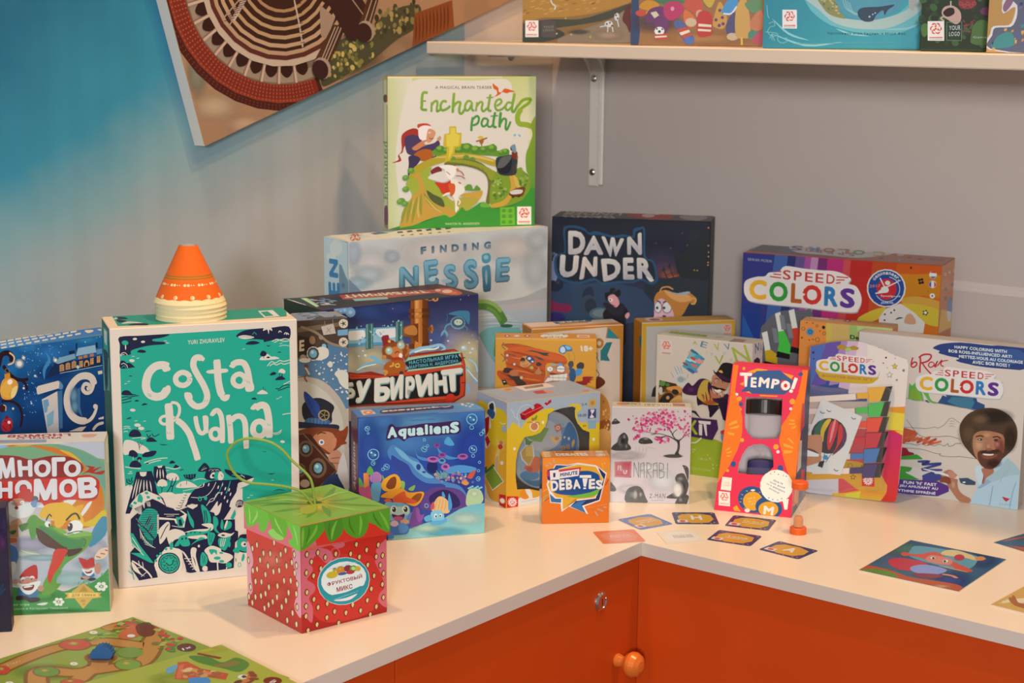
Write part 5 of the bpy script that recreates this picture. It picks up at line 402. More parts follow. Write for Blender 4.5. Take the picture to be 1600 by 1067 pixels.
ART['trub']={
 'front':[[10,205,206,1,796,449,0,279,-5,0,-188,-728,46],[10,207,208,1,649,728,-46,0,-281,0,-40,-728,76],[7,209,256,768,207,-20,0,-61],[7,210,341,771,128,-12,0,-48],[7,211,591,666,151,-15,0,-63],[7,212,591,612,186,-20,0,-78],[7,213,681,553,120,-13,0,-100],[7,214,171,599,109,-12,-1,-75],[7,215,123,573,85,-10,-1,-82],[7,216,231,582,103,-11,0,-62],[7,217,642,503,119,-14,0,-86],[7,218,527,635,66,-7,0,-56],[0,219,151,774,-1,-5,-2,-5,-4,-3,-5,-3,-5,-1,-6,-1,-5,2,-6,2,-4,4,-4,4,-2,5,-1,5,1,5,2,5,4,3,4,3,6,2,6,0,5,-1,6,-3,4,-4,4,-4,2,-5],[7,220,128,776,18,-2,0,-16],[0,219,119,786,-1,-3,-2,-4,-2,-2,-4,-2,-4,-1,-4,-1,-4,1,-4,2,-3,3,-3,3,-2,4,0,3,0,4,2,3,27,0,2,-2,1,-4],[7,220,102,788,13,-1,0,-12],[0,219,99,783,0,-3,-2,-3,-2,-3,-3,-1,-4,-1,-3,0,-4,0,-4,2,-3,2,-2,3,-1,3,-1,4,1,3,1,3,2,2,2,2,14,0,2,-1,3,-2,2,-3,2,-4],[7,220,85,784,12,-1,0,-10],[0,219,79,793,0,-3,-2,-2,-2,-2,-2,-2,-3,0,-3,-1,-3,1,-3,1,-2,2,-2,3,-1,2,0,3,0,1,22,0,1,-1],[7,220,67,794,9,-1,0,-8],[5,221,61,780,17,-2,0,-7],[5,222,680,793,2,0,0,-2],[5,222,320,773,2,0,0,-2],[5,222,642,780,2,0,0,-2],[5,222,700,628,2,0,0,-2],[0,223,119,711,249,-13,0,-68,-149,6,-101,5],[1,224,125,705,59,-3,6,-32,-54,-5,-17,12],[1,225,247,698,81,0,6,-38,-54,1,-30,13],[0,226,118,654,250,-16,0,-9,-250,12],[0,227,119,711,249,-13,0,-5,-249,11],[0,228,196,722,35,2,-2,-100,-33,-2],[2,229,4,203,722,-1,-96],[2,230,4,214,721,-1,-96],[2,229,4,223,720,0,-96],[0,228,332,719,36,1,0,-79,-34,-2],[2,229,4,339,719,0,-78],[2,230,4,350,718,0,-78],[2,229,4,360,717,-1,-78],[8,3,231,140,232,26,2.2,4.9,1.0,0,3,125,703,240,-14,0,-53,-241,12],[8,2,232,233,14,2.2,4.4,1.0,0,4,137,728,228,-7,0,-27,-228,15],[20,234,235,403,796,80,0,6,-195,-84,4],[20,236,237,421,796,37,0,0,-191,-34,1],[20,238,239,427,796,16,0,0,-187,-13,-1],[0,240,486,796,1,-1,-3,-3,-11,2,-7,2],[20,241,242,393,764,100,-6,1,-15,-99,5],[0,243,421,762,34,-2,0,-14,-34,2],[20,241,242,393,739,99,-7,2,-12,-99,5],[0,243,421,737,34,-2,0,-12,-34,2],[20,241,242,393,624,99,-7,2,-21,-100,7],[0,243,421,623,34,-3,0,-20,-35,2],[20,244,245,368,694,34,7,37,2,0,-80,-37,25,-34,11],[1,246,377,690,38,7,18,-20,-6,-21,-50,11],[3,247,3,415,700,11,-5,8,-10,3,-14,-3,-13,-8,-9,-12,-2],[3,247,3,455,696,16,-12,-13,-15,16,-18,-13,-9],[5,248,502,673,8,-1,0,-19],[0,249,483,680,19,1,0,-14,-19,-1],[0,250,535,791,-1,-2,-1,-3,-3,-1,-3,-2,-4,0,-3,0,-4,0,-4,2,-3,2,-3,2,-1,2,-1,3,1,2,28,0,1,-2],[0,251,527,793,0,-2,-1,-1,-1,-1,-1,-1,-2,0,-1,0,-2,0,-1,1,-2,1,-1,1,0,2,-1,1,1,1,0,1,11,0,0,0,1,-2],[2,248,5,486,789,22,1],[1,252,581,727,35,7,32,0,32,-6,7,-22,-6,-32,-26,29,-45,15],[5,253,628,685,37,-4,0,-27],[5,254,629,687,32,-3,0,-22],[5,255,630,688,21,-2,0,-13],[5,256,624,690,4,0,0,-3],[5,256,639,686,4,0,0,-3],[3,257,7,597,687,-26,-8,-7,-18],[1,258,562,664,-13,-10,-4,-15,11,6,7,8,9,-15,3,-8,6,13,-8,14],[3,259,4,661,670,13,-12,-3,-8],[3,260,3,575,727,3,-16,-7,-16],[3,261,12,396,585,43,14,57,2,44,3,25,-16,-19,-12],[3,262,7,420,587,44,6,50,-3,23,6],[3,263,10,159,540,24,18,48,8,42,-5,24,-13],[3,264,4,153,543,36,12,54,4],[1,265,213,591,18,4,30,-22,3,-16,-24,16],[5,266,658,578,16,-2,0,-11],[5,76,655,581,8,-1,0,-5],[5,266,701,570,9,-1,0,-6],[5,76,699,572,5,0,0,-3],[5,266,691,555,8,-1,0,-5],[5,76,689,556,4,0,0,-3],[5,266,499,627,6,-1,0,-4],[5,76,497,628,3,0,0,-2],[5,266,581,616,6,-1,0,-4],[5,76,580,617,3,0,0,-2],[5,266,684,597,5,-1,0,-4],[5,76,683,598,3,0,0,-2],[5,266,183,618,5,-1,0,-3],[5,76,182,619,2,0,0,-2],[5,266,195,599,8,-1,0,-6],[5,76,193,600,4,0,0,-3],[5,266,165,599,5,-1,0,-4],[5,76,164,600,3,0,0,-2],[3,267,9,668,500,27,-36,26,-37],[3,262,4,675,488,33,-37,19,-19],[3,267,11,672,428,10,-24,-3,-16],[3,220,7,681,531,33,-25,12,-36],[0,268,117,542,41,-10,60,1,61,-21,110,9,7,58,81,2,133,-1,39,-21,16,-48,2,-77,-3,-55,-53,-21,-210,19,-280,25],[0,269,123,535,41,-10,115,-18,113,6,10,61,208,1,36,-19,15,-44,1,-75,-6,-54,-52,-17,-203,18,-279,25],[2,270,4,133,411,206,-21,252,-17],[2,270,3,126,525,140,-22],[2,271,3,402,584,189,-13],[2,272,4,649,538,16,1],[2,272,4,646,435,19,0],[1,273,383,562,9,7,231,-1,16,-10,3,-39,-9,-7,-231,0,-13,6],[1,165,392,557,228,4,11,-8,2,-33,-231,0,-8,6],[6,274,3,394,555,232,2,2,-16,-233,-1,'НАСТОЛЬНАЯ ИГРА'],[6,274,3,395,536,234,0,2,-16,-236,0,'МАРТИНА Н. АНДЕРСЕНА'],[1,275,117,511,18,0,83,-5,36,-9,55,7,68,-8,74,-1,89,3,103,2,9,-9,0,-28,-13,-4,-3,-71,-51,1,-121,7,-88,3,-61,2,-86,0,-96,7,-17,8],[6,276,10,102,496,41,0,6,-61,-42,-1,'Б'],[6,277,8,99,500,41,0,6,-61,-42,-2,'Б'],[6,276,10,155,499,66,2,-13,-92,-69,3,'У'],[6,277,8,152,502,66,3,-13,-93,-69,4,'У'],[6,276,10,236,499,81,-2,-15,-97,-68,3,'Б'],[6,277,8,233,503,81,-3,-15,-97,-68,4,'Б'],[6,276,10,307,495,64,8,-5,-102,-54,2,'И'],[6,277,8,304,499,63,7,-4,-101,-54,1,'И'],[6,276,10,380,489,43,-1,0,-88,-44,2,'Р'],[6,277,8,377,493,43,-1,0,-88,-44,1,'Р'],[6,276,10,423,491,85,-2,0,-91,-66,1,'И'],[6,277,8,420,495,85,-3,0,-90,-66,1,'И'],[6,276,10,514,488,58,0,10,-88,-64,1,'Н'],[6,277,8,511,492,58,0,9,-89,-64,1,'Н'],[6,276,10,546,497,109,-2,-9,-95,-77,1,'Т'],[6,277,8,543,500,109,-1,-9,-95,-78,1,'Т'],[1,278,268,665,30,5,6,-17,21,-10,-3,-11,-43,-7,-6,15],[5,279,303,644,7,-1,0,-6],[1,280,273,624,37,12,30,2,28,-5,25,-27,-1,-32,-15,-14,-18,18,-19,-9,-43,5,-24,19],[5,281,334,597,31,-3,0,-24],[5,282,279,584,11,-1,0,-8],[5,283,302,606,20,-2,0,-18],[5,284,302,606,15,-2,0,-14],[5,262,299,610,6,-1,0,-5],[5,283,356,622,20,-2,0,-18],[5,284,356,622,15,-2,0,-14],[5,262,352,626,6,-1,0,-5],[3,285,3,328,592,9,7,12,-4],[5,8,355,581,9,-1,0,-10],[1,286,306,573,34,4,25,-10,0,-11,-37,4],[1,287,279,550,24,13,55,-1,19,-18,-6,-32,-31,-1,-43,-1,-18,13],[3,288,8,303,542,19,5,-6,9],[3,279,5,349,542,-1,-4,-3,-2,-5,0,-5,1,-3,3,-1,4,1,3,3,2,5,1,5,-2,3,-3,1,-3],[3,289,11,273,529,18,-7,-12,-12],[5,290,358,511,10,-1,0,-7],[3,291,10,377,576,16,20,-10,17],[1,292,569,385,16,12,22,-5,10,-18,-13,-10,-29,1]],
 'top':[[0,293,1,282,0,32,728,-148,0,-125,-12,-40,-426,0,-270,25],[0,294,140,242,267,-36,270,-153,10,-52,-353,0,-262,28,-43,10],[0,295,233,267,404,-89,-41,-73,-235,-4,-170,63],[6,296,6,577,125,-360,68,25,68,341,-76,'ТРУБИРИНТ'],[0,150,229,155,141,-30,-21,-47,-137,28],[1,297,627,173,80,2,-25,-125,-55,-43,-32,67],[5,298,650,110,18,-12,-26,-39],[5,299,633,153,11,-7,-18,-28],[5,300,651,62,12,-8,-18,-27],[8,3,301,302,303,22,7.3,20.4,0.53,0,5,68,251,129,-26,-60,-166,-96,7],[0,304,1,314,90,-21,-77,-280,-13,29],[0,305,65,283,26,-6,-51,-192,-23,-21],[0,306,72,275,6,0,-47,-184,-7,-6],[2,307,6,11,287,-7,-123],[2,307,6,13,249,-9,-123]],
}
ART['steam']={
 'front':[[10,308,143,93,811,531,0,0,-443,0,-1,-541,50],[10,309,310,72,1,11,416,541,53,0,-102,-4,-367],[0,311,93,811,531,0,0,-112,-34,6,-44,14,-66,-28,-47,-18,-343,-3],[0,312,435,787,83,5,106,7,0,-14,-106,-11,-84,-5],[0,313,434,758,69,-19,-23,-55,-43,-1],[6,314,6,439,740,19,1,-1,-41,-19,-2,'E'],[3,315,9,445,790,58,-26,51,-42,66,-21],[0,309,522,785,47,9,9,-38,-47,-3],[2,316,3,536,805,0,-21],[2,316,3,566,808,2,-19],[2,317,3,543,780,15,-19],[2,317,3,560,780,-19,-18],[0,318,624,784,-1,-2,-3,-4,-4,-2,-4,-2,-5,0,-4,1,-5,2,-3,3,-3,4,-2,4,0,4,0,5,2,4,3,3,4,3,4,1,5,0,4,-1,4,-2,4,-2,3,-4,1,-3],[5,319,607,791,11,-1,0,-10],[5,318,616,791,4,0,0,-4],[5,318,610,783,4,0,0,-4],[5,318,600,787,4,0,0,-4],[5,318,600,797,4,0,0,-4],[5,318,610,799,4,0,0,-4],[0,318,624,716,0,0,-2,-4,-3,-3,-4,-3,-4,-1,-5,-1,-4,1,-4,2,-4,3,-3,4,-2,4,0,5,1,4,1,4,3,4,4,2,4,2,5,0,4,-1,5,-2,3,-3,3,-4,2,-4],[5,319,607,722,11,-1,0,-10],[5,318,615,721,4,0,0,-4],[5,318,609,713,4,0,0,-4],[5,318,599,717,4,0,0,-4],[5,318,600,727,4,0,0,-4],[5,318,609,730,4,0,0,-4],[0,320,584,768,40,1,0,-22,-39,0],[5,321,488,737,12,-1,0,-16],[5,317,521,745,9,-1,0,-9],[5,322,532,710,15,-1,0,-14],[5,323,532,712,9,-1,0,-9],[1,324,480,691,37,19,29,-9,1,-29,-31,-12,-29,9],[5,324,491,687,25,-2,0,-27],[5,325,491,687,22,-2,0,-24],[5,258,490,687,15,-1,0,-16],[5,326,487,692,6,0,0,-7],[5,327,452,674,12,-1,0,-13],[0,324,571,605,3,6,7,5,8,2,10,0,11,-3,9,-6,4,-11,1,-13,0,-42,-8,2,-11,6,-9,9,-6,9,-4,11,-4,10,-5,6,-5,5],[5,324,555,642,10,-1,0,-12],[5,324,458,664,22,-2,0,-9],[8,1,324,46,1.5,5.2,1,0,6,494,668,129,20,-2,-189,-33,32,-87,80],[0,328,298,583,43,15,40,6,33,2,21,2,14,-2,15,-3,21,-5,23,-7,22,-12,21,-17,20,-22,17,-23,14,-23,11,-24,8,-29,3,-22,0,-69,-1,-27,1,-4,0,-318,-421,0,-42,120,-14,203,8,157,34,68,56,21],[1,329,370,563,72,23,58,-19,66,-63,36,-91,-17,-190,-177,18],[3,330,7,459,639,9,-15,7,-15],[5,331,464,643,8,-1,0,-7],[3,332,6,464,610,-7,-10,9,-17],[2,333,3,432,603,29,2],[1,334,444,485,19,28,51,6,52,-33,-7,-32,-9,-36,-88,15],[1,335,454,426,12,21,47,-5,33,-9,4,-15,-52,-3],[2,336,2,469,444,-1,-22],[2,336,2,482,443,-1,-23],[2,336,2,496,442,-2,-23],[2,336,2,509,441,-2,-23],[2,336,2,522,439,-2,-22],[2,336,2,535,438,-1,-22],[1,169,353,428,58,11,102,-18,66,-9,6,-18,-21,-7,-51,16,-103,9,-58,-13],[1,337,456,549,33,-31,21,-27,3,-41,-22,-1,-21,34,-16,38],[2,338,2,458,542,44,-91],[3,339,5,548,451,-3,-9,-7,-6,-10,-2,-10,4,-7,7,-3,9,3,9,7,6,10,2,10,-3,8,-8,2,-9],[2,339,3,528,453,19,-2],[2,339,3,528,453,6,-17],[2,339,3,528,453,-15,-9],[2,339,3,528,453,-15,11],[2,339,3,528,453,6,16],[1,340,410,394,66,16,96,-12,22,-13,26,19,-8,-50,-34,-34,-37,-18,-102,68],[1,341,575,379,30,12,15,10,-4,-33,-26,-5,26,-24,-22,-6,-23,-5],[1,342,490,380,37,11,34,-11,10,-30,-14,-43,-30,18,-37,33],[5,71,517,351,11,-1,0,-11],[5,343,518,351,6,-1,0,-6],[3,344,4,501,382,15,6,19,-5],[1,345,558,355,17,6,-4,-33,-13,-6],[0,346,338,394,109,-3,29,-6,102,-146,-23,-42,-60,-27,-66,10,-95,25],[2,312,7,447,391,127,-152,-79,-67],[2,312,6,338,385,116,5],[5,347,457,332,28,-3,0,-32],[5,348,457,332,20,-2,0,-23],[5,258,457,332,14,-1,0,-16],[5,349,453,337,6,-1,0,-6],[5,347,502,254,34,-3,-1,-39],[5,348,502,254,24,-2,0,-28],[5,258,502,254,17,-2,0,-20],[5,349,498,261,7,-1,0,-7],[5,347,433,253,23,-2,0,-27],[5,348,433,253,17,-2,0,-19],[5,258,433,253,12,-1,0,-14],[5,349,431,258,5,0,0,-5],[1,350,545,301,33,15,22,-35,-8,-44,-15,-5,-14,31,-18,16],[3,351,4,552,286,34,0],[3,351,4,557,267,32,-3],[0,352,510,179,24,33,23,12,20,0,19,-7,15,-18,11,-39,2,-17,0,-142,-186,0,1,12,36,94],[1,110,577,232,24,71,18,-83,-1,-74,-19,31],[5,353,451,200,19,-2,0,-16]],
 'top':[[0,354,427,1,25,154,135,0,37,-153,0,-1],[0,204,458,155,38,0,-38,-11],[8,4,355,356,357,358,26,8.6,23.0,0.41,0,7,481,1,-5,136,75,18,25,0,30,-141,-59,-13],[0,359,485,1,35,30,92,1,6,-31]],
}
ART['aqua']={
 'front':[[10,360,361,1,335,1,134,244,3,230,0,2,-182,-477,32],[10,361,362,1,1,0,323,476,-31,1,-29,0,-155,-424,-108],[7,363,243,431,170,-10,0,-81],[7,364,181,367,149,-9,0,-75],[7,365,94,455,80,-5,0,-54],[7,366,432,330,90,-6,1,-138],[7,367,42,355,60,-4,-1,-135],[7,368,327,184,138,-10,0,-55],[1,364,109,341,20,22,21,-12,36,-31,36,-18,16,-27,36,-40,53,-25,53,-19,26,-34,1,-43,-133,10,-31,66,-47,45,-46,51,-31,23],[1,362,124,324,26,-17,36,-24,21,-38,47,-35,73,-15,-32,-72,-83,17,-42,97,-41,50],[1,369,135,354,30,-17,31,-33,37,-19,21,-33,31,-23,-31,2,-37,29,-21,28,-36,28],[5,337,225,273,9,-1,0,-12],[5,337,246,252,7,-1,0,-4],[1,370,243,164,31,24,53,1,53,-14,26,-29,-5,-42,-116,-2,-53,15],[1,371,264,146,21,25,42,8,42,-25,11,-43,-85,-4],[1,372,212,344,10,-27,32,-12,20,-7,-20,-4,-32,13],[1,373,295,344,21,-22,32,-18,31,-7,-42,-3,-31,23],[1,374,322,358,15,23,24,-31,-18,-4],[1,375,327,258,53,12,63,-15,-10,-15,-53,-2,-43,3],[5,376,277,269,21,-1,0,-25],[5,377,295,349,12,-1,0,-9],[5,378,295,351,6,0,0,-4],[5,379,315,311,16,-1,0,-11],[5,378,315,313,9,-1,0,-5],[5,380,393,301,21,-1,0,-12],[5,378,393,303,12,-1,0,-5],[5,381,280,298,24,-2,0,-12],[5,378,280,300,13,-1,0,-5],[5,382,327,266,17,-1,0,-14],[5,378,327,267,9,-1,0,-6],[5,383,314,290,15,-1,0,-11],[5,384,314,292,8,-1,0,-5],[8,6,385,386,387,388,389,390,60,2.6,6.8,1.0,0,8,280,240,89,4,64,-4,0,-42,-74,5,-74,10],[3,391,3,295,223,3,16,-5,16],[3,136,3,300,223,2,16,-4,10],[3,391,3,305,223,1,15,-4,6],[3,136,3,310,222,1,16,-4,16],[3,391,3,314,222,1,16,-3,10],[3,136,3,319,222,0,15,-3,6],[3,391,3,324,221,-1,16,-2,16],[3,136,3,329,221,-2,16,-1,10],[3,391,3,333,221,-1,16,-1,5],[1,392,411,220,11,18,21,7,-5,-16,-11,-15],[1,393,388,201,13,10,16,-12,-11,-9],[1,394,406,136,11,36,27,4,21,-13,8,-32,-18,-20,-43,-1],[7,395,438,155,21,-2,0,-16],[5,396,417,178,5,0,0,-4],[5,396,424,181,5,0,0,-4],[5,396,431,184,5,0,0,-4],[5,396,438,176,5,0,0,-4],[5,396,445,179,5,0,0,-4],[5,396,451,182,5,0,0,-4],[5,396,458,175,5,0,0,-4],[5,396,465,178,5,0,0,-4],[10,397,398,108,1,9,29,84,10,52,17,74,15,53,28,43,13,55,4,0,-116],[7,399,407,61,86,-7,0,-32],[7,400,327,14,106,-8,0,-27],[7,401,253,36,74,-6,0,-21],[20,402,403,19,263,20,2,2,-66,-20,7],[0,404,1,224,3,4,7,1,5,-2,1,-6,1,-9,3,-6,6,3,8,6,6,0,5,-12,4,-17,1,-14,-1,-7,-3,-3,-6,1,-11,5,-14,8,-11,10,-4,11],[1,405,41,241,11,20,20,4,15,-19,-7,-23,-23,-1],[1,406,49,220,36,2,-6,-52,-5,-18,-23,10],[0,407,3,249,4,-4,5,-9,4,-9,3,-6,2,-6,0,-4,-5,0,-8,2,-5,5,-2,9,0,9,0,6],[1,407,31,268,13,21,13,-23,-10,-12],[1,407,88,253,12,-21,-7,-10],[1,408,155,223,18,-4,-3,-29,-10,6],[1,409,188,194,24,11,-6,-20,-15,1],[2,410,2,54,261,-1,-36],[2,410,2,62,260,-1,-36],[2,410,2,69,260,0,-37],[2,410,2,76,259,1,-36],[1,411,90,196,-2,31,31,22,23,1,15,-22,-2,-32,-37,-8],[1,412,103,211,15,25,19,6,5,-18,-8,-24,-21,-3],[1,413,82,170,31,19,47,7,31,-18,52,-1,-5,-29,-21,-22,-26,4,-42,25,-31,6],[1,234,196,151,21,20,21,-2,-11,-25,-21,-9],[1,414,128,161,42,24,10,-22,37,-19,-11,-9,-36,5,-31,0],[1,415,95,156,18,6,10,-13,-20,-1],[1,416,97,143,37,2,46,-11,13,-25,-13,-31,-36,-7,-37,13],[1,417,113,121,41,7,31,-13,0,-21,-67,5],[5,264,131,119,12,-1,0,-14],[5,418,132,118,8,-1,0,-11],[5,76,129,122,3,0,0,-3],[5,264,175,116,13,-1,0,-14],[5,418,176,115,8,-1,0,-11],[5,76,173,119,3,0,0,-3],[1,419,123,101,26,-7,23,4,-8,-21,-26,-1],[1,420,131,88,18,3,16,-6,-6,-9,-21,-1],[1,421,185,94,21,9,5,-27,-15,-20,-16,7],[1,422,107,68,31,8,47,-19,0,-32,-26,-6,-42,6],[5,423,133,64,16,-1,0,-12],[5,424,172,68,17,-1,0,-10],[1,425,149,60,21,3,15,-17,-5,-18,-26,-1],[1,426,107,31,21,-4,2,-19,-18,-1],[1,427,190,56,16,63,16,-7,10,-32,6,-22,-32,-13],[1,379,214,113,11,4,7,-27,14,2,-8,-23,-16,-4],[1,428,274,103,11,31,16,20,21,-4,21,-26,0,-32,-26,-3],[3,429,2,285,102,5,21,5,21],[3,429,2,298,101,5,21,4,21],[3,429,2,310,100,5,21,4,21],[3,429,2,323,99,5,21,2,21],[1,430,314,169,5,2,8,-19,-11,1],[1,431,338,151,5,11,10,-44,-7,-20,-8,6],[1,432,269,119,13,18,3,-24,-11,-7],[1,433,274,98,32,3,16,-18,-5,-26,-32,-3,-13,17],[5,76,290,81,6,0,0,-9],[5,76,309,81,5,0,0,-7],[5,175,291,79,3,0,0,-5],[5,175,308,80,3,0,0,-4],[1,434,246,79,23,8,5,-21,-21,-4],[1,434,269,61,48,2,10,9,5,-16,-31,-11,-27,5],[3,433,3,448,441,-3,-10,-7,-7,-10,-2,-10,3,-7,8,-3,10,3,9,7,7,10,2,10,-3,7,-8,3,-9],[7,435,428,442,16,-1,0,-16],[5,349,421,449,4,0,0,-3],[5,436,435,439,4,0,0,-4],[3,433,3,76,330,-2,-10,-8,-7,-10,-2,-10,3,-7,8,-3,10,3,10,8,7,9,2,10,-3,8,-8,2,-10],[7,435,56,331,16,-1,0,-16],[5,349,49,339,4,0,0,-4],[5,436,63,329,4,0,0,-4],[3,433,2,447,325,-2,-7,-5,-5,-7,-1,-7,2,-6,5,-2,8,2,7,6,5,7,1,7,-2,5,-6,2,-7],[7,435,433,326,11,-1,0,-11],[5,349,428,331,3,0,0,-3],[5,436,438,324,3,0,0,-3],[3,433,2,43,429,-1,-4,-4,-3,-4,-1,-4,1,-3,4,-2,4,2,4,3,3,4,1,4,-1,4,-3,1,-5],[7,435,34,430,7,0,0,-7],[5,349,31,433,2,0,0,-2],[5,436,37,429,2,0,0,-2],[3,433,2,115,281,-1,-5,-4,-4,-5,-1,-5,2,-4,4,-1,5,1,5,4,4,5,1,5,-2,4,-4,1,-5],[7,435,105,281,8,-1,0,-8],[5,349,101,285,2,0,0,-2],[5,436,108,280,2,0,0,-2],[3,433,2,257,339,-1,-5,-4,-4,-5,-1,-5,2,-4,4,-2,5,2,5,4,4,5,1,5,-2,4,-4,1,-5],[7,435,247,339,8,-1,0,-8],[5,349,243,343,2,0,0,-2],[5,436,251,338,2,0,0,-2],[3,433,2,434,410,0,-4,-3,-2,-4,-1,-4,1,-2,3,-1,4,1,3,2,3,4,1,4,-2,2,-2,1,-4],[3,433,2,63,298,-1,-3,-3,-3,-3,-1,-4,1,-3,3,-1,4,1,4,3,3,4,1,4,-2,2,-3,1,-4],[7,435,56,299,6,0,0,-6],[5,349,53,302,1,0,0,-1],[5,436,58,298,2,0,0,-2],[3,433,2,461,212,-1,-4,-3,-3,-4,-1,-4,2,-2,3,-2,4,2,4,2,2,4,1,4,-1,3,-3,1,-4],[7,435,453,212,6,0,0,-6],[5,349,451,215,1,0,0,-1],[5,436,456,211,2,0,0,-2],[3,433,2,470,383,-1,-3,-2,-2,-3,-1,-3,1,-3,3,-1,3,1,3,3,2,3,1,3,-1,2,-3,1,-3],[3,433,2,477,393,0,-5,0,-2,-1,-1,-4,1,-3,3,-2,5,1,4,4,3,4,1,1,-2,0,-3,0,-4],[7,435,476,393,7,0,0,-7],[5,349,473,396,2,0,0,-2],[0,436,478,391,0,0,-1,0,0,1,0,0,0,1,0,0,1,0,0,0],[3,433,2,439,301,-1,-3,-2,-2,-3,0,-3,1,-2,2,-1,3,1,3,2,2,3,0,3,-1,2,-2,1,-3],[3,433,2,463,275,-1,-3,-2,-1,-2,-1,-2,1,-2,2,-1,2,1,3,2,1,2,1,2,-1,2,-2,1,-2],[3,433,2,459,243,-1,-3,-2,-1,-2,-1,-3,1,-1,2,-1,2,1,3,1,1,3,1,2,-1,2,-2,1,-2],[3,433,2,264,350,-1,-2,-2,-2,-2,0,-2,1,-2,2,-1,2,1,2,2,2,2,0,2,0,2,-2,1,-3],[3,433,2,97,273,-1,-3,-2,-2,-2,0,-3,1,-2,2,0,2,0,3,2,2,3,0,2,-1,2,-2,1,-2],[3,433,2,41,412,0,-2,-2,-1,-1,0,-2,0,-2,2,0,2,0,1,2,2,2,0,1,-1,2,-1,0,-2],[3,433,2,262,122,-1,-3,-2,-3,-4,0,-4,1,-2,3,-1,4,1,3,2,3,4,0,4,-1,2,-3,1,-4],[3,433,2,252,374,-1,-2,-1,-2,-3,0,-2,0,-2,2,0,3,0,2,2,2,2,0,3,-1,1,-2,1,-2],[1,437,104,390,10,46,16,4,13,-11,38,0,62,7,52,0,42,2,32,1,14,-9,-1,-36,-40,-5,-88,-1,-63,-2,-20,-12,-11,7,-15,7,-31,-7],[6,349,9,111,431,32,0,2,-40,-36,-3,'A'],[6,349,9,148,420,33,2,-3,-40,-25,0,'q'],[6,349,9,185,421,28,1,0,-30,-28,0,'u'],[6,349,9,217,422,29,1,0,-30,-28,-1,'a'],[6,349,9,249,432,11,0,1,-38,-11,0,'l'],[6,349,9,266,427,12,0,1,-33,-12,0,'i'],[6,349,9,281,422,29,1,0,-30,-28,0,'e'],[6,349,9,314,422,27,1,0,-29,-26,0,'n'],[6,349,9,345,435,34,1,-1,-42,-33,-1,'S'],[6,438,1,197,454,91,0,0,-8,-91,0,'Jean François Rochas']],
 'top':[[20,439,440,1,1,0,125,26,1,439,0,12,-89,0,-23,-190,-14],[7,441,243,87,198,-50,-20,-86],[0,442,30,107,40,1,7,-66,-51,-13],[5,443,52,67,18,-4,-6,-30],[5,444,52,67,7,-2,-3,-13],[1,445,94,61,21,35,81,14,105,-3,73,-2,4,-29,-19,-32,-73,4,-107,-13,-53,-5,-29,7],[6,446,8,375,81,-278,-30,11,38,268,11,'Aqualiens'],[5,447,419,101,6,-1,-3,-11],[0,447,452,123,-1,-3,-1,-2,-2,-2,-2,-2,-1,-1,-2,0,-1,1,-1,2,-1,2,0,2,0,3,1,3,0,1,11,0,0,-1],[5,447,454,94,6,-1,-3,-11],[5,447,438,65,5,-1,-3,-11],[0,447,427,122,-1,-3,-1,-2,-1,-2,-2,-2,-2,-1,-1,0,-1,1,-1,2,-1,2,0,2,0,3,0,3,1,2,11,0,0,-2],[5,447,427,82,5,-1,-3,-11]],
 'left':[[10,448,449,1,470,126,-1,0,-290,-126,-8],[6,450,3,29,191,-7,172,68,6,7,-181,'Aqualiens']],
}
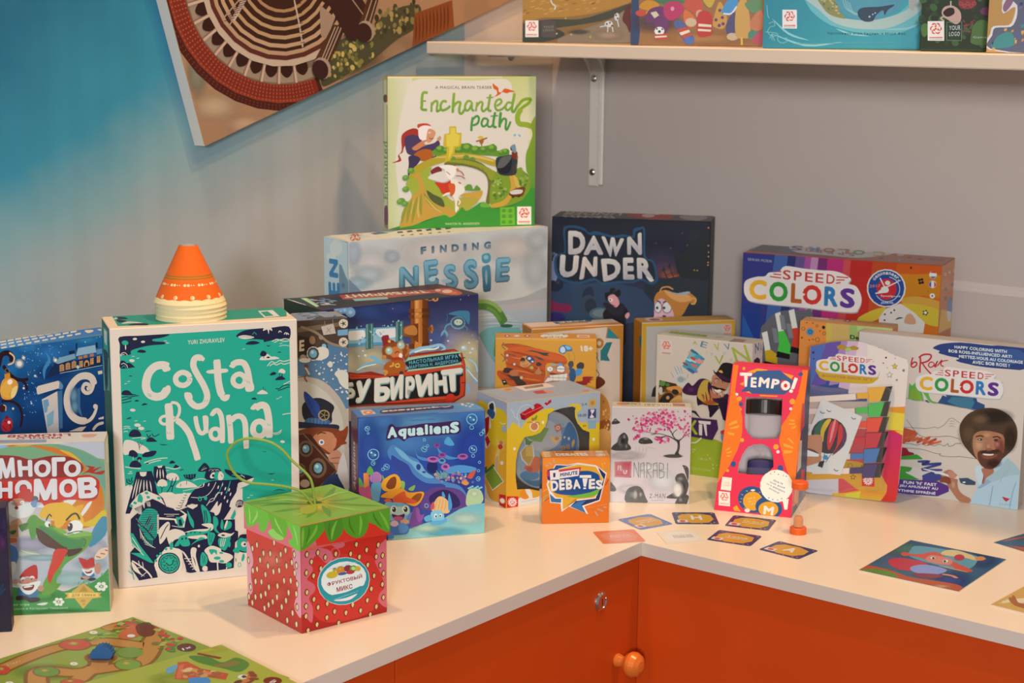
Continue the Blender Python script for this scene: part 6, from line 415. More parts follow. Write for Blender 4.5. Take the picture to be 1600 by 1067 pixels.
ART['ice']={
 'front':[[10,451,452,200,749,430,0,5,-168,-443,9],[10,452,453,192,594,444,-9,-6,-306,-451,80],[7,454,416,714,122,-16,-2,-52],[7,455,334,744,80,-10,-2,-32],[7,456,269,676,59,-8,-3,-55],[7,457,567,742,79,-10,-1,-24],[7,458,353,546,101,-15,-4,-75],[7,459,244,512,54,-8,-3,-60],[7,460,434,641,82,-11,-2,-38],[7,264,302,689,20,-3,-1,-19],[5,71,302,689,9,-1,0,-9],[7,264,441,683,11,-2,0,-11],[5,71,441,683,5,-1,0,-5],[7,264,360,637,7,-1,0,-6],[5,71,360,637,3,0,0,-3],[7,264,314,599,6,-1,0,-6],[5,71,314,599,3,0,0,-3],[7,264,270,532,6,-1,0,-6],[5,71,270,532,3,0,0,-3],[7,264,319,708,9,-1,0,-9],[5,71,319,708,4,-1,0,-4],[7,264,341,540,5,-1,0,-5],[5,71,341,540,2,0,0,-2],[8,1,349,50,0.8,1.8,1,0,9,314,747,315,0,-1,-36,-123,-8,-78,-37,-66,-46,-41,6],[8,1,326,30,0.8,2.0,1,0,10,308,628,53,-8,-2,-134,-50,8],[4,461,14,404,716,13,-29,-21,-33,-1,-35],[4,461,14,431,669,1,-16,-11,-18],[0,462,399,622,36,50,95,0,96,3,1,-36,-168,-5],[0,463,442,672,13,18,63,7,3,-18,-69,-11],[0,464,522,687,10,28,69,3,4,-28],[0,465,605,700,24,2,0,-19,-23,-1],[0,466,524,734,6,-1,-2,-21,-5,-2],[0,466,604,726,7,1,1,-20,-7,-1],[0,466,495,708,23,1,0,-12,-22,1],[0,467,455,639,1,23,10,4,8,-5,0,-21],[2,468,1,466,664,-2,-24],[2,468,1,457,655,17,0],[2,468,1,456,647,17,0],[0,467,479,642,1,22,10,5,8,-5,0,-21],[2,468,1,490,667,-1,-24],[2,468,1,481,657,17,0],[2,468,1,480,649,18,0],[0,467,503,644,1,23,10,5,8,-5,0,-21],[2,468,1,514,670,-2,-25],[2,468,1,504,660,18,0],[2,468,1,504,652,17,0],[0,469,532,684,16,0,-1,-10,-16,0],[0,469,553,686,16,0,-1,-10,-16,0],[0,469,578,687,16,0,0,-10,-16,0],[0,470,535,667,14,0,-1,-23,-14,-1],[2,471,1,542,667,-1,-24],[2,471,1,535,656,14,0],[2,471,1,535,662,14,0],[0,470,579,671,14,1,-1,-24,-14,0],[2,471,1,586,671,-1,-24],[2,471,1,579,660,14,0],[2,471,1,579,667,14,0],[0,470,606,675,14,0,-1,-24,-14,0],[2,471,1,613,675,-1,-24],[2,471,1,605,664,14,0],[2,471,1,606,670,14,0],[1,472,554,644,1,16,9,7,9,-7,0,-16],[0,183,557,643,2,15,10,0,1,-15],[2,473,2,457,633,170,6],[5,326,528,646,6,-1,0,-7],[3,474,19,221,686,14,41,25,6,15,-16,-3,-17],[3,475,6,266,734,17,-18,-5,-20,-20,-5],[3,474,12,241,691,15,-25,24,-25,28,-12,25,1],[3,476,9,308,628,15,-18,3,-20],[3,474,9,227,564,32,-3,32,-21,12,-37,-8,-42],[5,477,231,538,14,-2,-1,-14],[3,478,4,234,551,9,-7,-2,-16],[1,479,225,608,10,30,24,8,28,-16,6,-24,-13,-29,-21,-11,-28,9],[1,480,234,623,21,12,15,-25,-14,-26,8,-12,-28,8,-12,21],[1,481,269,602,21,9,-10,-34,-16,-5],[5,8,263,629,10,-1,-1,-10],[0,482,244,660,21,1,0,-18,-21,-1],[3,315,2,263,670,-1,-4,-3,-3,-4,0,-4,2,-3,3,-1,4,1,3,3,3,4,0,4,-1,3,-3,1,-4],[1,483,222,473,7,22,19,7,16,-12,-1,-28,-14,-9,-20,3],[3,484,4,235,494,20,-18,3,-17],[3,484,4,226,476,15,-18],[5,485,252,485,6,-1,0,-6],[0,486,238,509,11,2,2,-11,-12,-2],[1,487,451,606,15,-17,-3,-15,-15,5],[0,488,362,592,7,7,80,8,4,-8,-3,-20,-83,-11,-3,4],[0,489,439,569,24,1,-5,-139,-12,-2],[10,488,490,381,548,62,21,0,-136,1,-24,-46,8],[0,320,385,544,21,2,3,-24,-6,-3,-3,-19,-11,-3],[0,491,397,488,30,15,-6,-50,-22,-9],[3,488,26,591,571,-8,25,-21,13,-31,-1,-31,-24,-19,-37,0,-40,14,-34,25,-22,34,-10],[1,488,512,462,43,-15,22,13,14,22,11,11,-5,-24,-21,-29,-35,-9,-30,11],[5,488,592,490,9,-1,0,-10],[3,488,14,589,575,-12,-26,-20,-3,-13,16,8,17,15,-3,4,-12,-11,-5],[7,320,507,543,22,-3,-2,-40],[7,320,509,503,22,-3,-1,-32],[0,489,523,565,11,6,-3,-72,7,-41,-15,22,-2,41],[0,492,608,619,18,1,1,-12,-17,-1],[0,492,603,444,22,4,0,-10,-20,1],[3,492,11,579,403,19,17,26,4],[0,492,483,414,44,9,26,-2,-18,-15]],
 'top':[[20,493,494,209,1,72,145,430,0,-64,-115,-305,-30],[0,495,299,133,26,4,-14,-28,-26,-4],[0,495,331,138,26,4,-14,-28,-26,-4],[0,495,363,143,16,3,9,0,-13,-27,-27,-4],[0,495,394,146,24,0,-11,-22,-27,-4],[0,495,423,146,25,0,-9,-17,-26,-4],[0,495,453,146,25,0,-6,-12,-27,-4],[0,495,483,146,25,0,-3,-7,-27,-4],[0,495,514,146,25,0,-1,-2,-27,-4],[0,495,544,146,1,0,-1,-1],[0,495,277,83,24,4,-14,-27,-24,-4],[0,495,309,89,24,4,-14,-28,-24,-4],[0,495,342,95,24,4,-14,-28,-24,-4],[0,495,375,100,25,4,-15,-27,-24,-5],[0,495,408,106,25,4,-15,-28,-24,-4],[0,495,442,112,25,4,-15,-28,-25,-4],[0,495,476,118,25,4,-15,-28,-25,-5],[0,495,510,124,26,4,-16,-29,-25,-4],[0,495,545,130,26,4,-16,-29,-26,-4],[0,495,580,136,26,4,-16,-29,-26,-4],[0,495,252,29,22,4,-13,-27,-23,-4],[0,495,286,35,23,4,-14,-27,-23,-4],[0,495,321,42,23,4,-15,-28,-22,-4],[0,495,355,48,24,4,-15,-27,-23,-5],[0,495,391,54,23,4,-15,-27,-23,-4],[0,495,426,61,24,4,-15,-28,-24,-4],[0,495,462,67,24,4,-16,-28,-23,-4],[0,495,498,74,24,4,-16,-28,-23,-4],[0,495,534,80,25,4,-16,-28,-24,-4],[0,495,571,87,25,4,-16,-28,-25,-5],[1,496,628,119,19,6,11,-17,-23,-29,-20,-6],[0,497,704,146,0,0,-1,0],[1,497,674,108,19,7,-20,-35],[0,498,289,146,56,0,-62,-13]],
}
ART['mnogo']={
 'front':[[10,499,500,1,565,560,0,0,-137,-3,-85,-557,21],[0,501,153,474,8,22,24,27,28,21,26,10,30,5,29,2,30,3,30,1,26,0,21,-1,18,-2,18,-4,19,-5,20,-7,18,-7,15,-9,14,-8,13,-9,11,-2,9,-2,1,-7,0,-194,-4,-27,-18,2,-25,31,-24,32,-17,21,-16,21,-22,21,-34,25,-40,25,-38,15,-31,-4,-28,-15,-28,-8,-33,3,-33,9],[0,502,412,561,11,0,23,-7,23,-9,20,-8,19,-10,17,-11,16,-9,14,-11,6,-9,0,-81,-9,10,-13,27,-15,24,-18,18,-19,15,-19,15,-23,18,-22,17],[0,503,154,565,112,0,2,-1,-2,-4,-13,-5,-29,-6,-40,-7,-28,-2,-11,7,1,12],[0,504,259,561,4,2,11,2,44,0,5,0,18,-2,15,-2,14,-1,14,-3,13,-3,13,-3,13,-4,14,-6,13,-6,13,-8,10,-9,10,-10,7,-9,7,-7,5,-6,2,-6,-1,-5,-4,-6,-4,-1,-4,6,-5,10,-7,9,-10,9,-12,9,-12,8,-11,5,-11,4,-12,4,-10,4,-11,5,-12,4,-17,6,-17,6,-17,3,-15,1,-13,-1,-12,-1,-12,0,-11,1],[1,505,423,544,34,-10,25,-22,8,-13,-28,19],[1,505,284,561,29,3,28,-2,-28,-3],[1,506,489,461,24,19,-12,10,30,-6,-7,-7,28,8,-25,-18,33,5,-9,-13,-28,4,-17,4],[1,507,390,288,11,55,15,36,23,-7,33,18,37,-8,33,42,12,-31,0,-50,-19,-30,-36,-29],[1,508,399,294,4,49,16,36,11,-31,-5,-52],[0,509,479,294,5,5,17,7,17,8,14,12,15,13,10,4,4,-12,0,-26,-6,-14,-24,-4,-32,2],[1,411,437,317,25,36,29,8,-13,-27,-30,-21],[1,510,520,369,24,18,5,-28,-19,-33,-18,-12],[1,511,427,367,12,11,32,8,-9,-18,-21,-20,-9,-19],[1,511,478,328,24,36,15,7,-12,-23,-22,-27],[1,511,347,360,29,11,34,-1,-13,-39,-6,-19,-16,38],[1,512,166,461,114,-1,71,1,69,4,46,-8,46,2,28,-17,2,-24,-10,-37,-26,-8,-26,4,-46,2,-18,-9,-46,-8,-17,13,-91,4,-100,0],[1,513,184,527,99,2,50,-13,61,9,51,-3,31,-13,19,-25,-21,-24,-77,-7,-217,2],[6,514,11,238,520,45,2,2,-66,-53,-4,'М'],[6,515,8,237,522,46,2,1,-65,-53,-5,'М'],[6,514,11,293,512,45,-1,-1,-54,-42,0,'Н'],[6,515,8,292,515,46,-1,-1,-55,-43,1,'Н'],[6,514,11,343,508,54,2,-4,-55,-49,-1,'О'],[6,515,8,342,511,54,2,-4,-56,-48,0,'О'],[6,514,11,399,518,43,-1,-4,-61,-41,-1,'Г'],[6,515,8,398,520,43,0,-4,-62,-40,-1,'Г'],[6,514,11,435,506,54,-1,-3,-52,-51,-2,'О'],[6,515,8,434,509,54,-1,-2,-53,-52,-1,'О'],[6,514,11,229,444,46,-1,-2,-55,-44,0,'Н'],[6,515,8,228,447,47,-1,-3,-56,-44,1,'Н'],[6,514,11,282,446,53,1,-2,-58,-52,-1,'О'],[6,515,8,281,448,53,1,-2,-58,-51,-1,'О'],[6,514,11,341,449,72,-1,-2,-70,-73,-2,'М'],[6,515,8,341,452,71,-2,-2,-69,-73,-2,'М'],[6,514,11,419,444,56,1,-3,-59,-54,-2,'О'],[6,515,8,418,447,56,1,-3,-60,-54,-1,'О'],[6,514,11,475,448,62,3,-1,-71,-58,-1,'В'],[6,515,8,474,451,62,2,-1,-70,-58,-1,'В'],[6,514,11,183,446,37,-1,-3,-58,-34,0,'Г'],[6,515,8,183,448,36,0,-2,-59,-35,0,'Г'],[1,516,252,361,7,15,19,-10,29,5,26,5,9,-16,-17,-27,-23,-8,-26,2,-16,12],[1,517,272,392,20,16,20,9,17,-1,-3,-40,-21,13],[5,518,341,386,11,0,0,-10],[1,519,270,384,21,6,17,-7,-7,-15,-20,-2],[5,71,269,378,6,0,0,-4],[5,71,302,376,7,0,0,-6],[5,520,271,377,2,0,0,-2],[5,520,300,375,2,0,0,-2],[5,27,283,359,6,0,0,-6],[5,521,284,372,7,0,0,-7],[1,522,327,373,18,9,0,-19,-10,-5],[1,523,261,311,27,11,10,-18,-23,-12],[10,524,525,205,260,356,2,0,-140,0,-29,-363,8],[7,526,319,236,89,-4,-1,-34],[7,527,306,204,71,-3,-1,-19],[7,528,354,190,89,-4,-1,-14],[7,529,445,114,90,-4,-1,-34],[7,524,524,215,54,-2,-1,-39],[7,530,507,164,68,-3,-1,-29],[4,531,5,292,217,29,-11,30,-4],[0,532,509,220,14,8,18,15,14,15,6,16,0,43,0,1,-7,3,-8,-2,-9,-10,-10,-14,-9,-15,-7,-15,-6,-16,-3,-13,-1,-9,2,-7],[0,533,198,109,11,5,15,-8,18,-7,22,-4,24,-4,24,-3,27,-2,26,-1,22,-1,14,-3,9,-5,10,-1,13,3,12,6,14,5,14,3,16,3,15,4,14,8,14,11,11,8,9,11,7,8,2,-5,0,-139,-369,0,-26,32,14,44],[7,534,330,63,112,-5,-1,-24],[7,535,402,2,151,-7,-1,-20],[4,536,3,480,92,2,6,1,6],[4,536,3,559,133,1,6,0,6],[4,536,3,542,120,1,6,1,6],[4,536,3,464,94,1,5,2,7],[4,536,3,532,97,1,6,2,6],[4,536,3,494,89,1,6,2,6],[4,536,3,559,129,1,6,0,6],[4,536,3,479,96,2,6,1,6],[4,536,3,528,105,1,5,2,7],[4,536,3,544,119,1,5,2,7],[4,536,3,518,104,2,5,1,7],[4,536,3,487,101,2,6,1,6],[4,536,3,537,121,1,5,1,7],[4,536,3,475,90,2,6,1,6],[4,536,3,497,88,2,6,1,6],[4,536,3,471,89,1,6,2,6],[4,536,3,556,127,1,6,2,6],[4,536,3,493,104,2,5,1,7],[4,536,3,495,94,2,6,1,6],[4,536,3,555,111,1,5,2,7],[1,537,353,326,20,39,52,6,29,-9,29,-33,6,-36,-23,-19,-21,40,-38,-30,-14,32],[1,538,303,284,16,39,19,11,18,-16,36,-21,36,-34,23,3,37,7,26,-9,-5,-24,-23,-31,-31,-23,-31,-23,-20,-31,-9,-28,15,-5,-31,-31,-30,-2,5,36,16,31,10,40,16,44,-21,20,-29,33,-11,-15,-12,-2,-4,34],[1,539,351,298,33,-13,36,-25,45,-14,22,3,-5,-28,-26,-7,-30,9,-36,26,-32,29],[1,540,340,291,22,-13,28,-25,29,-25,15,-9,-9,-24,-29,22,-22,8,-25,21,-8,25],[1,541,400,220,41,-5,41,2,-19,-19,-30,-7,-22,13],[1,542,396,215,38,-1,-9,-23,-16,-31,-20,-27,-12,-28,-7,12,1,24,12,32],[1,543,318,288,8,31,8,8,6,-44,-9,-28,-7,0],[1,544,289,301,29,6,-15,-23,-8,-4],[1,545,435,259,31,13,37,-2,9,-12,-24,-1,-30,-3],[3,546,3,484,251,9,-10,-7,-20],[5,76,462,289,24,6,5,-22],[5,547,446,289,8,-2,-3,-14],[5,76,443,295,2,0,0,-4],[3,548,6,434,311,19,19,15,2,9,-19],[3,549,3,436,267,30,7,18,-1],[5,76,377,301,9,-4,-3,-9],[5,547,382,298,3,0,0,-6],[3,548,4,372,313,11,20,7,-8],[1,550,392,289,29,-5,15,-13,-15,-3],[1,551,381,117,27,15,17,47,8,20,-1,-20,-24,-39],[1,489,279,93,49,-2,6,-29,-53,-1],[1,552,270,65,27,1,14,-7,26,-1,4,-12,-27,-5,-18,11,-26,-1],[1,553,284,121,45,2,3,-24,-45,2],[1,516,274,109,21,-5,33,7,19,1,-12,-25,-23,-18,-22,9],[1,554,282,125,18,27,35,15,3,-44,-9,-2,-22,9],[1,555,290,97,19,1,17,3,-6,-16,-23,-1],[1,76,294,96,26,2,-2,-3,-20,-3],[5,556,307,110,6,0,0,-5],[5,548,292,117,2,0,0,-2],[5,548,319,119,2,0,0,-2],[4,516,7,284,117,8,8,7,-3],[4,516,7,312,125,10,3,7,-6],[5,553,268,114,9,0,0,-9],[5,553,346,88,10,0,0,-10],[1,489,480,138,30,-1,4,-18,-33,-1],[1,552,475,121,16,0,9,-4,16,-1,2,-7,-16,-3,-11,6,-17,0],[1,553,483,155,28,2,2,-16,-28,2],[1,516,477,148,12,-3,22,4,11,1,-7,-16,-15,-11,-13,6],[1,554,482,158,11,17,21,9,3,-28,-6,-1,-14,6],[1,555,487,140,12,1,10,2,-4,-10,-14,-1],[1,76,489,139,17,2,-2,-2,-12,-2],[5,556,497,148,4,0,0,-3],[5,548,488,153,1,0,0,-1],[5,548,505,154,1,0,0,-1],[4,516,4,483,153,5,5,4,-2],[4,516,4,500,158,6,2,5,-4],[5,553,527,147,11,0,-1,-20],[1,553,475,119,8,5,18,-6,-11,-6],[1,554,468,184,17,-3,29,-15,2,-11,-32,-4],[0,557,519,187,3,8,6,9,7,7,9,4,10,2,7,-1,0,0,0,-20,-3,-5,-6,-6,-7,-5,-8,-2,-9,-1,-6,0,-3,2,-1,4],[5,558,526,187,3,0,0,-2],[5,558,531,186,3,0,0,-2],[5,558,535,184,3,0,0,-2],[5,558,540,197,3,0,0,-2],[5,558,545,196,3,0,0,-2],[5,558,549,195,3,0,0,-2],[5,558,554,208,3,0,0,-2],[0,558,561,205,0,0,-1,0,-1,-1,-1,0,0,0,-1,1,-1,0,0,0,-1,1,0,1,0,0,1,0,0,1,1,0,1,0,1,0,0,0,1,0,1,0,0,-1],[5,277,549,85,7,0,0,-6],[5,277,542,76,7,0,0,-6],[5,277,529,77,7,0,0,-6],[5,277,522,86,7,0,0,-6],[5,277,529,95,7,0,0,-6],[5,277,543,95,7,0,0,-6],[5,559,536,86,4,0,0,-4],[5,277,412,39,6,0,0,-5],[5,277,406,31,6,0,0,-5],[5,277,394,32,6,0,0,-5],[5,277,388,40,6,0,0,-5],[5,277,395,49,6,0,0,-5],[5,277,407,48,6,0,0,-5],[5,559,400,40,4,0,0,-4],[1,560,331,34,17,5,18,0,-11,-8],[0,561,443,74,37,26,29,-25,5,-7,23,-3,-8,-7,7,-8,-30,-4,-30,-33,-26,37,-31,0,10,10,-9,10,23,0],[0,562,433,69,91,-4,3,-13,-96,1],[6,563,3,443,66,73,-4,0,-10,-74,2,'для семьи'],[0,564,465,71,16,21,13,-21],[5,564,477,40,8,0,0,-5],[5,564,479,29,4,0,0,-3],[6,565,2,195,41,113,-3,0,-8,-113,2,'настольная игра'],[6,566,2,183,29,245,-6,0,-9,-245,5,'Петра Барановаки и Катарины Черновой'],[1,567,249,234,25,-5,8,-28,-11,-31,-17,16],[1,568,249,175,23,3,-5,-32,-20,-15],[0,569,254,302,31,3,0,-44,-33,1],[1,570,258,278,11,7,11,-2,-11,-13],[0,571,252,260,27,-1,1,-14,-29,-3]],
 'top':[[0,107,1,89,0,46,560,0,0,-134,-107,0,-443,32],[0,572,89,71,290,-22,4,-37,-286,15],[6,573,7,445,125,-197,1,3,-38,200,-1,'ГНОМОВ'],[6,574,5,418,81,-139,7,6,-25,139,-7,'МНОГО'],[1,575,484,98,22,10,26,-10,-10,-35,-29,3]],
 'right':[[10,576,577,1,450,23,108,111,0,0,-320,-134,8],[0,8,55,544,80,-19,0,-61,-105,26]],
}
ART['purple']={
 'front':[[10,578,579,133,1,20,396,158,2,0,-351,-2,-47],[7,580,297,293,21,-1,-2,-46],[7,581,307,351,21,-1,-3,-62],[3,582,3,275,119,11,11,13,11],[3,582,2,276,143,13,7,5,7],[7,583,286,138,21,-1,-1,-31]],
}
ART['speed']={
 'front':[[10,584,585,1,905,142,0,-41,-399,-8,-378,-93,-11],[10,586,587,143,905,59,0,-38,-394,-7,-376,-63,-7,8,378],[10,588,589,201,905,38,0,-36,-390,-7,-376,-39,-4,7,376],[10,590,591,237,905,42,0,-34,-386,-6,-375,-43,-5,7,376],[10,592,593,277,905,29,0,-32,-384,-6,-373,-29,-4,6,375],[10,594,595,304,905,33,0,-30,-381,-5,-373,-34,-3,6,373],[10,596,597,335,905,43,0,-29,-377,-5,-372,-42,-5,5,373],[10,598,599,375,905,73,0,-24,-370,-4,-370,-76,-9,5,372],[10,600,601,445,905,34,0,-22,-367,-4,-369,-33,-4,4,370],[10,602,72,475,905,96,0,-18,-358,-2,-367,-98,-11,4,369],[10,603,604,567,905,107,0,-11,-348,-2,-365,-110,-12,2,367],[10,605,606,670,905,184,0,0,-691,-193,-22,2,365],[10,607,608,1,489,0,189,84,7,43,-553,-121,-14],[0,609,8,636,56,-107,42,-400,-93,-10],[0,610,643,850,22,9,38,3,41,1,40,5,41,4,29,-6,0,-93,-10,-2,-30,4,-29,3,-27,-6,-26,-8,-20,-4,-9,4,-2,9,-6,13,-20,20,-25,25],[0,611,697,755,12,7,19,5,20,4,19,1,19,-2,19,-2,20,-3,21,-5,8,-4,0,-39,-7,1,-30,8,-29,6,-27,0,-27,-3,-21,1,-12,7,-6,10],[0,612,690,732,11,5,25,1,24,1,19,-1,19,-1,18,-3,20,-4,20,-5,8,-6,0,-66,-8,-2,-24,3,-23,7,-16,8,-14,10,-16,12,-24,14,-26,15],[1,612,518,660,64,40,49,12,-28,-49,-76,-30],[0,488,606,667,25,41,61,28,60,-33,47,-40,-5,-45,-188,-16],[1,613,713,669,10,23,18,4,20,-27,-6,-16,-38,1],[4,81,6,675,665,15,9,18,2],[5,614,630,685,4,0,0,-4],[5,614,656,694,4,0,0,-4],[5,614,630,660,4,0,0,-4],[5,614,669,706,4,0,0,-4],[5,615,630,796,82,6,4,-81],[5,616,630,796,76,6,4,-76],[5,617,632,792,42,3,2,-45],[3,107,3,641,845,27,-11,17,-25,0,-29,-16,-26,-27,-14,-29,4,-23,19],[6,615,4,571,831,5,8,10,-6,-6,-9,'G'],[6,615,4,579,842,7,7,8,-8,-7,-7,'e'],[6,615,4,589,851,8,6,6,-10,-8,-6,'n'],[6,615,4,600,858,9,4,4,-10,-9,-4,'o'],[6,615,4,612,863,10,2,2,-11,-9,-2,'m'],[6,615,4,626,866,9,0,0,-12,-10,0,'i'],[6,615,4,639,866,9,-2,-2,-11,-9,1,'n'],[6,615,4,652,863,9,-4,-4,-10,-10,3,'e'],[6,615,4,664,858,8,-5,-6,-10,-8,5,'e'],[6,615,4,675,851,7,-7,-8,-9,-7,7,'r'],[6,615,4,684,841,6,-8,-10,-6,-5,7,'d'],[5,615,635,819,11,1,1,-10],[2,615,7,602,838,22,-39],[2,615,6,678,828,-48,-28],[1,615,611,798,19,7,12,-16,-11,-12,-34,1,11,11],[2,615,7,586,771,49,10],[6,618,4,559,806,46,5,1,-12,-46,-5,'2017'],[6,615,3,609,767,81,3,1,-9,-81,-4,'Speelgoed'],[6,615,4,611,737,54,4,1,-10,-55,-4,'JAAR.NL'],[5,615,821,867,16,1,1,-16],[0,619,808,875,9,7,11,0,7,-8],[0,620,809,859,26,2,-9,-8,-8,-1],[5,615,822,827,16,1,1,-16],[0,621,827,841,9,-10,1,-8,-9,-10],[0,620,807,831,8,9,2,-27,-9,7],[5,277,823,779,11,1,1,-11],[5,622,823,779,4,0,0,-5],[5,623,780,832,6,0,0,-6],[5,623,769,829,6,0,0,-6],[5,623,766,841,6,0,0,-6],[5,623,777,844,6,0,0,-6],[5,623,729,890,4,0,0,-5],[5,623,805,796,2,0,0,-2],[5,624,807,706,4,0,0,-4],[5,624,802,698,4,0,0,-4],[5,624,792,700,4,0,0,-4],[5,624,792,710,4,0,0,-4],[5,624,801,714,4,0,0,-4],[5,615,799,706,6,0,0,-6],[1,625,13,744,8,35,45,20,38,4,20,19,42,6,28,27,80,-5,69,-2,78,-2,59,-23,-9,-24,36,-11,22,-44,-9,-47,-36,-21,-212,6,-207,5,-43,22],[1,626,10,749,8,34,46,20,38,5,19,18,42,6,29,27,79,-5,69,-2,78,-1,59,-24,-9,-23,36,-11,23,-45,-9,-46,-37,-21,-211,5,-208,6,-42,21],[6,627,6,35,792,78,-2,-1,-87,-78,1,'C'],[6,628,6,125,790,82,-2,0,-86,-83,1,'O'],[6,629,6,221,788,49,-1,0,-86,-49,1,'L'],[6,630,6,273,787,83,-2,-1,-85,-83,1,'O'],[6,631,6,367,785,60,-1,0,-85,-60,1,'R'],[6,632,6,436,784,64,-1,0,-85,-64,1,'S'],[5,626,275,744,8,1,0,-8],[5,630,278,751,6,0,0,-5],[6,633,2,182,842,35,0,0,-42,-35,1,'S'],[6,633,2,231,841,35,-1,0,-41,-35,1,'P'],[6,633,2,280,840,35,-1,-1,-41,-34,1,'E'],[6,633,2,326,839,35,-1,0,-41,-35,1,'E'],[6,633,2,374,838,35,-1,0,-41,-35,1,'D'],[2,633,7,125,809,50,-3],[2,633,7,416,801,20,5],[2,633,7,140,821,35,-1],[2,633,7,416,815,36,3],[2,633,7,154,833,21,1],[2,633,7,416,829,52,0],[6,634,2,23,883,107,-2,0,-12,-106,2,'ERWAN MORIN'],[1,635,92,563,18,39,41,46,58,20,69,4,42,-10,11,-241,-219,-21],[0,277,98,558,24,11,19,-86,-24,-8],[0,636,114,480,27,8,30,-19,2,-42,-60,10,9,-10],[0,637,113,436,57,-8,-1,-23,-60,5],[0,277,154,648,23,10,20,-85,-24,-8],[0,638,170,570,27,8,31,-61,2,-42,-59,10,7,33],[0,637,171,484,57,-8,-2,-23,-60,5],[0,277,214,666,24,10,19,-85,-23,-7],[0,639,231,589,26,7,32,-52,1,-42,-59,10,7,25],[0,637,231,511,57,-8,-2,-23,-59,5],[0,640,143,584,21,-1,13,-60,-21,-4],[0,640,206,610,21,-1,13,-59,-21,-5],[0,640,173,644,21,0,13,-60,-21,-4]],
 'top':[[0,641,1,277,0,-211,136,-17,-43,228],[0,642,94,277,43,-228,75,-10,-43,238],[0,643,169,277,43,-238,56,-7,-44,245],[0,644,224,277,44,-245,55,-7,-43,252],[0,645,280,277,43,-252,127,-17,-43,269],[0,646,407,277,43,-269,54,-7,70,0,-41,276],[0,647,533,277,41,-276,280,0,0,276],[0,70,124,277,465,0,2,-3,-7,-52,-27,-60,-27,-48,-17,-29,-16,-16,-26,-8,-45,1,-56,9,-51,10,-42,2,-37,2,-34,19,-33,50,-31,67],[6,648,5,217,162,-53,-3,-38,150,52,10,'S'],[6,435,5,292,161,-53,-3,-36,149,52,11,'R'],[6,649,5,361,161,-52,-4,-35,149,51,10,'O'],[6,650,5,425,160,-52,-3,-34,147,51,11,'L'],[6,651,5,493,159,-52,-3,-32,147,51,10,'O'],[6,652,5,581,158,-51,-3,-30,146,51,10,'C'],[6,653,2,465,103,-26,2,-28,96,27,-2,'S'],[6,653,2,416,114,-27,2,-28,96,27,-2,'P'],[6,653,2,366,124,-27,2,-29,97,27,-2,'E'],[6,653,2,315,135,-27,2,-29,97,27,-2,'E'],[6,653,2,264,145,-27,2,-30,98,27,-2,'D'],[6,654,3,-22,291,-31,-8,22,-25,21,3,'3-8'],[6,654,3,12,137,-26,4,-10,39,24,4,'8+'],[5,655,580,103,10,6,6,-27],[5,655,661,80,10,6,6,-27],[5,655,682,184,10,6,6,-28],[5,655,732,156,10,6,6,-27],[5,656,661,80,8,4,5,-22],[0,657,642,256,2,-9,0,-9,-1,-8,-1,-7,-3,-5,-3,-3,-4,-1,-4,2,-4,3,-4,6,-3,8,-2,8,-2,9,0,9,0,8,2,7,1,3,18,0,2,-5,4,-7],[0,658,764,214,63,-12,1,-61,-57,0]],
 'right':[[0,659,1,663,0,242,276,0,0,-296,-267,13],[0,660,39,717,238,-44,0,-69,-267,18],[0,661,14,902,22,3,228,0,13,-1,0,0,-65,-1],[6,662,3,51,870,212,-10,5,-16,-203,11,'2 4 1'],[0,663,277,786,0,0,-6,-2,-7,0,-8,0,-10,1,-9,2,-9,2,-8,3,-7,2,-4,3,-2,2,1,3,3,1,5,1,7,1,9,-1,9,-1,10,-1,9,-2,8,-3,6,-3,3,-1],[5,663,110,794,35,-5,3,-9],[5,663,232,734,37,-5,3,-9],[5,663,112,755,35,-5,3,-9],[1,664,166,732,54,11,52,-47,-10,-29,-86,28],[1,615,159,690,101,-19,-18,-36,-53,16]],
}
